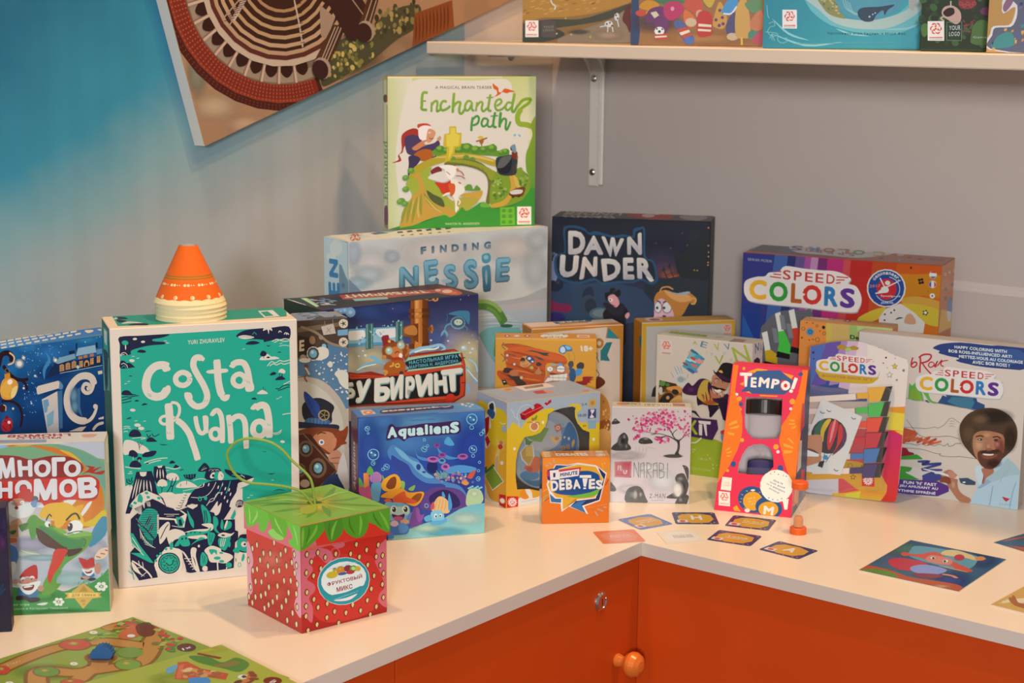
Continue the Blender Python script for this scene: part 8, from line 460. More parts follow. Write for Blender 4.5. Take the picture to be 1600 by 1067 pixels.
ART['debates']={
 'front':[[10,872,873,1,1,0,261,257,0,0,-261],[0,874,1,251,4,9,28,1,44,-5,41,-4,33,1,31,3,26,1,21,0,16,-2,11,-8,2,-7,0,-51,-7,-10,-26,7,-37,19,-39,13,-42,-1,-44,-6,-34,0,-20,14,-8,16],[2,875,5,14,229,9,5],[2,875,5,25,242,11,-8],[2,875,5,42,254,3,-14],[2,876,5,228,238,5,-18],[2,877,5,238,239,3,-6],[2,878,5,237,206,15,10],[2,411,5,3,129,19,10],[2,879,5,3,105,23,12],[2,880,5,10,91,24,18],[2,881,5,3,90,11,12],[2,742,5,214,56,22,-9],[2,742,5,205,46,11,-17],[2,882,5,237,64,12,-3],[2,883,5,243,149,11,24],[0,626,50,235,45,-3,41,8,69,-11,43,-32,-25,-109,-60,-21,16,-31,-76,32,-27,-21,-5,33,-39,4,-6,41,-9,31,7,33],[0,884,52,232,43,-3,41,7,42,-6,-41,-12,-93,-1],[0,885,213,221,30,-28,-23,-101,-66,-22,16,-30,-61,28,21,21,76,9,9,27,18,49],[0,886,29,120,21,-19,24,-2,-1,-16,-38,4],[0,887,109,68,30,19,30,3,-18,-17,19,-33],[0,626,37,211,99,25,69,-10,31,-53,-20,-52,-11,-23,-74,-7,-55,-41,-1,49,-23,1,-23,31,-11,25,9,18],[0,411,41,210,97,23,66,-10,29,-49,-18,-49,-13,-23,-72,-7,-50,-39,-1,46,-25,3,-22,27,-10,24,8,18],[1,888,35,140,7,40,47,17,48,9,42,1,33,-12,9,-18,4,-34,-27,-18,-42,-12,-57,0,-45,8],[1,889,96,110,42,4,48,9,30,11,-1,-16,-23,-12,-41,-5,-37,3],[0,890,80,56,47,42,7,-3,-1,-4],[1,891,19,195,3,19,33,4,4,-8,-29,-36,-9,3],[0,892,16,205,10,6,2,-25,-7,3],[0,892,62,213,86,10,-7,-30,-76,12],[0,893,28,211,34,3,5,-38,-36,-2],[0,893,64,205,77,11,-2,-27,-72,-10],[6,585,1,41,201,9,1,0,-17,-8,-1,'1'],[6,894,6,68,200,67,9,0,-15,-66,-8,'MINUTE'],[6,895,6,33,168,28,3,2,-41,-27,-3,'D'],[6,896,6,31,170,29,3,2,-41,-27,-3,'D'],[6,895,6,65,173,21,1,2,-40,-21,-3,'E'],[6,896,6,64,175,21,1,2,-40,-21,-3,'E'],[6,895,6,91,174,25,0,1,-39,-23,-2,'B'],[6,896,6,89,176,26,0,0,-39,-23,-2,'B'],[6,895,6,118,171,28,4,2,-38,-27,-3,'A'],[6,896,6,116,172,29,5,2,-38,-27,-3,'A'],[6,895,6,180,173,23,1,2,-38,-25,-2,'E'],[6,896,6,179,175,23,1,2,-38,-26,-2,'E'],[6,895,6,206,171,29,-4,-3,-35,-24,1,'S'],[6,896,6,205,172,28,-3,-2,-35,-24,1,'S'],[0,896,143,191,44,0,1,-12,-45,2],[0,896,154,178,20,0,-6,-33,-9,1],[0,896,158,142,10,0,1,-6,-11,0],[6,897,1,175,63,75,14,0,-4,-74,-13,'Фанни Дебаты']],
 'top':[[0,898,1,1,0,13,6,75,165,0,86,-2,0,-86],[0,899,10,81,25,4,-2,-82,-25,-2],[2,898,4,8,55,27,1],[2,898,4,8,28,25,2],[6,900,6,54,55,120,-2,6,-38,-124,2,'DEBATES'],[6,901,3,47,79,81,0,-1,-17,-79,0,'1 MINUTE'],[0,805,211,81,30,3,0,-26,-27,-3],[0,568,244,23,-2,-6,-2,-6,-4,-5,-4,-3,-4,-2,-9,0,-1,1,-4,2,-3,4,-2,5,-1,6,0,6,2,6,2,5,4,5,4,3,4,2,5,1,5,-1,4,-3,3,-4,2,-5,1,-5],[3,902,3,238,23,-3,-8,-5,-6,-6,-2,-6,3,-4,6,0,8,3,8,5,6,6,2,6,-3,3,-6,1,-8]],
 'left':[[20,903,904,1,1,0,255,71,6,17,0,0,-91,-7,-170],[0,905,1,1,0,89,82,24,4,-110,-13,-3]],
}
ART['narabi']={  # white soft-edged spot at lower right: glint on the wrap, painted into the art
 'front':[[10,657,444,1,1,0,388,313,3,0,-391],[7,225,208,93,83,2,2,-61],[7,516,152,144,62,2,1,-26],[7,906,84,56,63,2,1,-26],[7,907,60,193,83,2,1,-26],[0,908,1,320,0,7,1,2,3,4,3,5,3,4,4,2,4,-1,3,-4,4,-3,3,-2,3,-2,2,-2,0,-3,-2,-2,-4,-2,-9,-2,-11,-1],[7,909,15,336,10,0,0,-5],[0,908,3,216,-2,3,0,4,3,5,5,7,5,4,6,4,5,5,3,8,2,10,3,8,5,6,6,5,5,2,5,0,4,-4,4,-4,3,-5,2,-6,2,-6,-1,-6,-1,-6,0,-5,3,-5,4,-4,4,-4,1,-4,1,-5,-2,-4,-5,-2,-7,-2,-11,-1,-17,-1,-21,0],[7,910,38,249,17,0,1,-30],[7,911,52,270,8,0,0,-13],[7,912,46,253,12,0,0,-17],[7,913,61,232,8,0,0,-13],[1,908,109,248,5,15,19,7,21,-6,12,-15,-16,-5,-25,-2],[7,909,137,264,17,0,0,-6],[7,914,121,253,12,0,0,-7],[0,908,1,47,0,37,3,-1,5,-6,5,-6,5,-5,4,-7,2,-5,0,-4,-2,-3,-4,-2,-7,-1,-8,1],[7,910,10,62,8,0,0,-10],[0,908,66,1,-8,11,1,16,4,14,4,9,6,8,8,5,10,4,11,2,10,-1,8,-3,6,-6,6,-8,3,-7,3,-9,3,-9,5,-10,6,-10,-4,-6],[7,913,88,34,25,1,1,-26],[7,915,101,34,13,0,1,-26],[7,916,122,35,10,0,0,-17],[1,908,285,160,21,-8,5,-22,-3,-34,-14,43],[7,910,296,152,8,0,0,-9],[1,908,258,99,7,22,25,5,13,-22,9,-25,-11,-44,-13,4,-9,22],[7,911,278,104,17,0,0,-13],[7,912,287,74,12,0,0,-17],[1,908,224,25,23,17,24,10,26,-17,-8,-13,-38,-1],[7,914,264,32,25,1,0,-8],[0,908,260,1,0,4,5,11,7,10,8,6,9,5,8,2,7,0,6,-2,4,-6,-1,-11,-4,-14,-3,-5],[7,909,281,17,12,0,0,-13],[5,917,269,56,14,0,1,-26],[7,917,267,60,29,1,1,-39],[3,208,2,81,194,16,13,3,26],[3,208,2,95,192,16,15,3,24],[3,208,2,110,189,16,19,1,21],[3,208,2,124,187,16,21,0,19],[3,907,2,25,58,21,5,12,22],[3,907,2,175,222,-25,8,-12,-9],[7,918,247,196,46,1,0,-10],[1,831,209,197,37,6,38,-6,-16,-7,-42,0],[1,853,253,202,9,22,0,26,-9,12,-12,8,20,-5,7,-2,12,8,-8,-13,1,-25,-4,-26,11,-6],[3,919,5,262,256,-17,12,-21,9,-25,-5,-25,1],[3,919,4,259,260,-15,19,-8,17,-17,17],[3,919,3,244,277,2,15,14,13],[3,919,3,270,258,12,13,12,11,16,7],[3,919,3,207,274,-16,-13,-17,4],[3,919,3,224,277,-17,6,-25,3,-25,-5],[3,919,2,282,271,8,18,12,13],[3,919,2,240,288,-17,21,-17,12],[3,919,2,182,286,-33,4,-25,8],[2,920,2,263,245,3,-5],[2,920,2,267,239,3,-5],[2,920,2,263,232,4,-5],[2,920,2,267,225,3,-5],[2,920,2,263,218,4,-5],[2,920,2,268,211,2,-5],[8,6,921,922,923,924,925,926,150,2.1,6.7,0.75,0,12,111,336,36,35,58,10,33,-8,25,-29,-3,-30,-37,-18,-49,-6,-62,3,-38,8,24,22],[8,6,921,922,923,924,925,926,75,2.1,6.7,0.75,0,13,60,352,50,9,41,18,62,10,99,-6,1,-55,-23,-35,-51,33,-141,-3,-37,7],[8,6,921,922,923,924,925,926,24,2.1,6.7,0.75,0,14,78,305,71,-7,-25,-22,-24,-13,-17,-5,29,27],[8,6,921,922,923,924,925,926,26,2.1,6.7,0.75,0,15,162,269,70,6,-3,-22,-38,-5],[8,6,921,922,923,924,925,926,18,2.1,6.7,0.75,0,16,273,310,38,22,0,-56,-21,0],[0,927,15,167,68,3,0,-67,-66,2],[2,928,2,19,163,60,3],[2,928,2,79,166,0,-58],[2,928,2,79,108,-59,1],[2,928,2,20,109,-1,54],[3,799,4,31,154,-1,-22],[3,799,3,27,145,17,3],[3,799,3,40,154,0,-22,8,5],[3,799,3,36,141,10,1],[3,799,4,52,133,3,-13,8,2,0,11,4,-4],[2,929,3,93,106,0,62],[2,929,3,93,168,20,-64],[2,929,3,113,104,-2,65],[2,929,3,120,104,-1,56],[2,929,3,119,160,13,7],[2,929,3,132,167,3,-62],[2,929,3,119,134,15,1],[2,929,3,145,104,-1,63],[2,929,3,144,167,16,-6],[2,929,3,160,161,1,-19],[2,929,3,161,142,-16,-7],[2,929,3,145,135,19,-32],[2,929,3,171,105,-2,56],[2,929,3,169,161,15,7],[2,929,3,184,168,3,-63],[2,929,3,170,136,16,0],[2,929,3,195,104,-2,63],[2,929,3,193,167,17,-5],[2,929,3,210,162,0,-21],[2,929,3,210,141,-15,-5],[2,929,3,195,136,18,-6],[2,929,3,213,130,-1,-21],[2,929,3,212,109,-17,-5],[2,929,3,227,103,-1,64],[6,831,0,157,38,65,4,-2,-22,-63,1,'Z-MAN'],[6,920,0,164,14,52,2,0,-5,-52,-2,'GAMES']],
 'top':[[0,930,1,1,0,71,313,11,0,-47,-1,-35],[6,931,0,234,24,-104,-3,3,34,101,2,'NARABI'],[0,932,242,73,48,-7,0,-44,-49,2],[5,933,43,46,25,2,0,-22],[6,934,1,116,34,-54,3,2,26,52,-3,'Z-MAN']],
}
ART['sh1']={
 'front':[[10,935,936,1,1,0,623,512,0,13,-570,0,-49,-373,-4],[0,937,1,215,34,4,60,-7,72,-4,96,8,108,11,81,4,38,-9,11,-16,-6,-17,-25,-14,-42,-15,-46,-13,-45,-12,-48,-10,-49,-7,-49,-5,-49,-2,-45,-1,-40,-8,-36,-7,-20,5],[4,938,5,73,166,11,3,11,3],[4,939,5,118,147,11,3,12,3],[4,939,5,310,149,12,2,11,3],[4,939,5,120,134,12,3,11,3],[4,939,5,34,153,11,3,12,3],[4,938,5,276,148,11,3,12,3],[4,938,5,155,135,11,3,12,3],[4,938,5,140,153,12,3,11,3],[4,938,5,266,172,11,3,11,3],[4,940,5,3,137,7,3,11,3],[4,939,5,297,174,11,3,12,3],[4,938,5,123,142,11,3,12,2],[4,939,5,3,121,5,3,11,3],[4,938,5,237,144,12,3,11,3],[4,940,5,304,169,12,3,11,3],[4,939,5,70,145,11,3,12,3],[4,938,5,113,142,12,3,11,3],[4,940,5,11,126,12,3,11,3],[4,938,5,324,175,12,3,11,3],[4,940,5,189,183,11,3,11,3],[4,938,5,286,138,11,3,12,3],[4,939,5,54,147,12,3,11,3],[4,939,5,34,178,11,3,12,3],[4,938,5,187,142,12,3,11,2],[4,938,5,326,181,11,3,12,3],[4,939,5,95,124,11,3,12,3],[4,938,5,161,182,12,3,11,3],[4,939,5,158,137,12,3,11,3],[4,940,5,220,169,12,3,11,3],[4,940,5,162,143,11,3,12,3],[4,939,5,183,165,11,3,12,3],[4,938,5,88,141,11,2,12,3],[4,938,5,310,175,11,3,11,2],[4,939,5,139,160,11,3,12,2],[4,939,5,80,178,12,3,11,3],[4,938,5,104,174,12,3,11,3],[4,938,5,129,164,11,3,11,3],[4,940,5,307,173,11,3,11,3],[4,938,5,150,157,11,3,12,2],[4,939,5,265,183,11,3,11,3],[0,941,1,82,31,9,51,7,50,5,42,0,39,-1,41,2,43,9,44,14,41,13,38,14,36,14,24,7,11,-4,1,-11,-11,-12,-25,-14,-37,-16,-37,-13,-33,-9,-35,-6,-38,-7,-46,-7,-49,-7,-48,-8,-52,-15,-50,-16,-31,-5],[0,942,178,1,-22,2,8,16,57,23,56,20,37,13,35,11,34,12,37,23,36,24,26,3,20,-38,10,-59,-27,-44,-43,-6],[0,418,1,1,0,45,36,8,57,6,47,1,29,-6,19,-11,2,-11,-20,-11,-36,-11,-37,-8,-13,-2],[7,943,385,35,85,1,1,-28],[7,944,256,48,57,1,0,-14],[3,945,6,125,194,7,-21,15,-14,-4,-15],[5,945,387,84,19,0,0,-14],[5,945,422,116,11,0,0,-18],[2,945,6,377,77,-29,-6],[2,945,6,384,74,-1,-25],[2,945,6,402,77,5,-28],[2,945,6,426,99,6,-27],[5,946,378,84,4,0,0,-4],[5,946,392,90,4,0,0,-4],[5,946,418,123,4,0,0,-4],[5,946,426,109,4,0,0,-4],[5,946,417,133,4,0,0,-4],[5,946,402,77,4,0,0,-4],[1,947,447,106,17,55,18,-6,2,-105,-18,28],[0,948,13,96,59,1,1,-73,-59,-1],[0,949,61,79,4,-9,-6,-8,-8,1,7,5,1,6],[5,949,51,67,4,0,0,-4],[0,949,60,60,-7,-9,-10,2,-3,6,8,-3,6,2],[0,949,41,51,-10,1,-4,9,4,6,1,-8,6,-4],[5,949,36,65,4,0,0,-4],[0,949,25,62,-5,9,7,8,7,-1,-7,-5,-1,-6],[0,949,26,81,6,9,10,-2,3,-6,-8,3,-5,-2],[5,949,41,79,4,0,0,-4],[0,949,44,90,11,-1,3,-9,-4,-6,-1,8,-5,4],[5,949,43,71,4,0,0,-4],[0,949,19,37,48,0,0,-3,-48,-1],[0,950,19,30,48,1,0,-2,-48,-1],[1,655,86,88,8,9,48,0,8,-8,1,-58,-8,-7,-49,0,-7,8],[6,951,2,95,73,47,2,0,-10,-47,-2,'YOUR'],[6,951,2,95,59,47,2,0,-10,-47,-2,'LOGO'],[5,952,194,107,4,0,0,-3],[5,952,306,27,4,0,0,-4],[5,952,155,40,4,0,0,-4],[5,952,220,37,4,0,0,-4]],
 'left':[],
}
ART['sh2']={
 'front':[[10,953,954,1,1,0,623,527,0,18,-564,0,-56,-377,-3],[0,955,1,1,0,379,17,0,21,-326,-5,-53],[7,956,306,31,231,2,1,-39],[7,957,105,94,133,1,1,-53],[1,958,96,186,46,20,67,-19,13,-13,-79,-7],[1,890,33,156,23,26,33,1,27,-16,-12,-23,-34,-1],[5,959,41,132,23,0,0,-13],[5,890,74,134,13,0,0,-9],[1,768,61,107,16,40,53,13,24,-32,-2,-72,-46,-1,-8,39,-27,0],[5,6,120,59,21,0,0,-18],[5,960,120,57,6,0,0,-6],[5,960,109,68,4,0,0,-4],[5,960,132,67,4,0,0,-4],[0,961,101,45,52,4,-3,-26,-47,2],[0,962,102,38,49,3,0,-6,-49,-4],[0,963,81,134,23,6,13,-16,-19,-13],[1,964,137,128,6,45,53,7,24,-32,-16,-26,-39,-20],[5,965,172,151,8,0,0,-9],[1,966,216,167,19,20,53,0,11,-39,-3,-26,-19,-6,-27,26,-20,6],[5,967,286,130,17,0,1,-18],[1,968,217,128,13,20,40,-39,-5,-29,-23,-4,-18,20],[5,969,250,96,24,0,1,-18],[1,970,178,95,33,7,48,-58,4,-27,-23,-12,-20,18,-21,33],[0,961,192,66,43,13,7,-13,-40,-13],[0,971,202,53,40,13,7,-9,-38,-15],[0,961,211,42,40,13,7,-11,-38,-15],[5,972,245,22,21,0,0,-17],[1,973,280,135,52,-3,6,-75,-13,-16,-46,3],[0,971,281,91,54,-4,0,-10,-54,3],[0,971,280,70,54,-3,-1,-8,-53,2],[1,974,340,90,12,59,15,32,21,-32,11,-45,-15,-32,-27,2],[5,975,368,146,7,0,0,-7],[5,975,379,117,7,0,0,-7],[5,975,353,107,7,0,0,-7],[5,975,383,91,7,0,0,-7],[5,975,367,84,7,0,0,-7],[1,976,375,136,25,52,39,0,-5,-38,-26,-23],[3,977,7,382,133,33,0,22,30],[1,978,396,91,25,45,14,-12,-1,-79,-33,3],[5,969,423,39,24,0,1,-16],[1,283,434,150,31,52,21,-52,11,-104,-33,-13,-28,12],[2,979,11,461,36,2,-30],[1,980,469,176,68,13,2,-45,-39,-7],[1,981,490,59,32,13,-2,-42,-30,3],[0,982,495,105,12,19,18,20,14,6,6,-19,1,-3,0,-49,-1,-6,-12,-9,-17,0,-14,5,-7,8,-3,13],[0,983,504,33,11,13,17,15,13,5,1,-1,0,-52,-9,-3,-15,1,-11,4,-7,4,-3,6],[1,984,294,200,53,7,-12,-45,-20,0]],
 'left':[[0,985,155,1,0,148,-40,-148]],
}
ART['sh3']={
 'front':[[20,986,987,2,1,-1,22,0,545,585,-5,16,-373,0,-181,-582,-8],[0,988,30,212,17,5,43,9,37,-1,21,-20,16,-29,18,-28,23,-21,26,-19,31,-17,40,-13,45,-11,45,-6,44,-4,43,0,40,5,34,13,31,19,18,18,0,58,-1,7,1,10,0,38,-13,-11,-22,-26,-22,-24,-19,-18,-19,-15,-23,-12,-29,-8,-33,-4,-32,-2,-34,2,-33,4,-30,6,-25,9,-21,10,-20,13,-18,16,-16,19,-13,16,-5,11,-1,9,-14,5,-44,-3,-55,-6],[0,989,154,199,11,-14,25,-18,24,-18,21,-18,20,-18,26,-15,34,-11,38,-7,38,-3,36,-1,36,3,35,8,39,18,39,24,26,23,0,47,-3,3,-13,-10,-18,-22,-22,-19,-27,-13,-31,-11,-29,-8,-26,-5,-24,-2,-26,0,-30,1,-32,4,-28,7,-22,10,-17,13,-14,15,-10,18,-8,20,-10,13,-22,1,-24,-5],[1,990,206,206,96,1,-10,-58,27,-32,-59,13,-33,31],[8,3,991,992,993,20,3.9,5.8,0.75,0,17,212,200,84,0,-4,-64,-52,19],[1,994,289,207,229,1,-10,-57,-87,-39,-77,6,-46,31],[3,995,3,302,194,15,-38,39,-25],[3,995,3,312,189,14,-37,37,-21],[3,995,3,321,184,14,-36,34,-17],[3,995,3,330,179,14,-35,32,-13],[1,996,362,143,19,16,63,4,56,8,-24,-20,-11,-20,-8,19,-24,-19,-12,-22,-31,-2,-20,14],[5,997,408,125,4,0,0,-4],[5,997,420,134,3,0,0,-3],[5,997,429,139,3,0,0,-3],[1,357,553,195,28,1,-7,-45,-16,7],[4,998,8,36,57,132,-44,142,15],[4,998,8,282,79,52,-19,77,-9],[4,998,8,455,77,94,4,49,20],[4,998,8,34,115,67,-58,80,-25],[0,948,73,149,56,0,3,-72,-56,0],[0,949,119,132,4,-9,-6,-7,-6,1,6,4,0,6],[5,949,110,121,4,0,0,-4],[0,949,118,114,-6,-8,-9,1,-3,6,7,-3,6,3],[0,949,101,105,-10,1,-3,9,4,6,1,-8,5,-4],[5,949,96,119,4,0,0,-4],[0,949,85,116,-4,9,6,7,7,-1,-7,-4,0,-6],[0,949,86,135,6,8,9,-2,3,-6,-7,3,-6,-2],[5,949,101,132,4,0,0,-4],[0,949,103,143,10,-1,3,-9,-3,-6,-1,8,-5,4],[5,949,102,124,3,0,0,-3],[0,949,81,90,45,1,0,-4,-45,0],[0,950,81,84,45,0,0,-2,-45,0],[6,999,1,250,67,297,0,0,-12,-296,-2,'Настольная игра Ундины и Моря Фей'],[3,1000,3,22,95,19,7,4,-16,-16,-3,-10,-20,17,-16,20,3],[3,1000,3,10,63,46,-6,4,-26,17,-10,19,7,-4,13,-9,-3],[3,1000,3,12,166,5,-38,7,-13],[4,1000,6,36,57,-9,-20],[4,1000,6,36,57,1,-26],[4,1000,6,36,57,11,-29],[2,1001,3,123,18,478,14]],
}
ART['sh4']={
 'front':[[10,1002,1003,1,553,223,-3,17,-392,0,-149,-240,-2],[8,4,1004,1005,1006,1007,60,7.7,16.6,0.79,0,18,1,111,0,77,238,13,2,-75,0,-108,-235,-3],[1,1008,132,182,23,19,36,-12,-1,-25,-27,-9,-24,6],[3,1009,3,146,175,0,-3,-2,-2,-3,0,-2,0,-3,2,0,3,0,3,2,2,3,1,2,-1,3,-2,0,-3],[3,1009,3,159,168,-1,-3,-2,-2,-2,-1,-3,1,-2,2,-1,3,1,2,2,2,2,1,3,0,2,-2,1,-3],[3,1009,3,171,175,-1,-3,-2,-2,-3,0,-2,0,-2,2,-1,3,0,3,2,2,3,1,3,-1,2,-2,1,-3],[3,1009,3,183,168,-1,-3,-1,-2,-3,-1,-3,1,-2,2,-1,3,1,3,2,2,2,0,3,0,2,-2,1,-3],[3,1009,3,195,175,-1,-2,-2,-2,-2,-1,-3,1,-2,2,-1,2,0,3,2,2,3,1,3,-1,2,-2,1,-3],[8,1,1010,22,1.9,3.2,1,0,19,150,127,57,-5,4,-55,-58,5],[0,1011,212,152,7,6,11,6,8,1,3,-6,0,-25,-6,-2,-9,2,-7,3,-5,4,-3,6],[0,1012,191,97,6,9,8,7,9,3,11,0,11,-3,5,-5,0,-80,-12,-4,-23,1,-17,5,-6,5,0,9,1,10,1,14,2,16],[0,1012,1,89,1,6,5,5,7,3,6,-1,6,-6,6,-10,2,-9,-4,-10,-7,-9,-6,-6,-5,1,-5,4,-3,7,-2,10,-1,5],[1,1013,73,145,11,19,30,3,26,-21,4,-31,-17,-15,-28,15,-19,12],[1,1014,79,145,17,14,19,-1,4,-19,-21,-12,-15,6],[3,1015,5,80,127,-9,-6,13,-10],[2,1016,6,104,185,1,-24],[0,948,24,110,60,1,4,-72,-60,0],[0,949,73,93,5,-11,-6,-7,-7,0,7,5,0,7],[5,949,64,80,4,0,0,-4],[0,949,73,72,-6,-9,-10,2,-4,7,8,-4,6,3],[0,949,55,63,-11,1,-4,10,4,6,1,-9,6,-4],[5,949,49,78,4,0,0,-4],[0,949,38,74,-5,10,6,8,7,-1,-7,-5,0,-6],[0,949,38,95,6,9,10,-2,4,-7,-9,4,-5,-3],[5,949,54,92,4,0,0,-4],[0,949,56,104,11,-1,4,-10,-4,-6,-1,9,-6,3],[5,949,55,83,4,0,0,-4],[0,949,33,52,48,1,0,-4,-48,0],[0,950,34,46,47,0,1,-2,-48,0],[2,1017,2,94,107,54,2],[2,1017,2,148,109,3,-69],[2,1017,2,151,40,-54,1],[2,1017,2,97,41,-3,66],[6,1018,2,103,94,41,3,1,-18,-41,-1,'YOUR'],[6,1018,2,104,72,39,1,0,-16,-38,-1,'LOGO'],[6,1019,1,192,57,109,3,1,-11,-109,-2,'Game design']],
 'left':[[0,1020,155,76,-33,-69,33,0]],
}
ART['sh5']={
 'front':[[10,1021,1022,1,38,0,501,210,-2,35,-524,-243,-3],[0,1023,75,1,-66,10,-8,7,0,32,10,18,1,12,2,9,7,6,16,2,20,0,16,2,9,8,4,10,3,12,3,13,1,14,-3,8,-11,-5,-14,-12,-12,-7,-5,4,-3,9,1,11,-1,14,3,16,19,11,50,11,67,6,49,-16,25,-57,8,-79,-20,-57,-49,-12],[0,1024,14,15,-13,10,0,9,7,12,10,16,1,12,2,9,6,6,16,2,20,0,17,2,9,7,5,11,4,12,2,15,0,17,-2,15,-13,12,-17,10,5,8,45,9,66,6,50,-15,24,-55,8,-75,-20,-55,-59,-14,-46,0,-58,3],[8,7,1025,1026,1027,1028,1029,955,1030,90,5.6,9.3,0.8,4,20,20,62,70,43,19,71,126,13,11,-171,-226,-3],[1,1031,35,57,46,18,14,-47,-69,-10],[1,1032,49,164,18,35,16,-17,-24,-36]],
 'left':[[0,1033,124,35,0,92,-116,-119,89,2]],
}
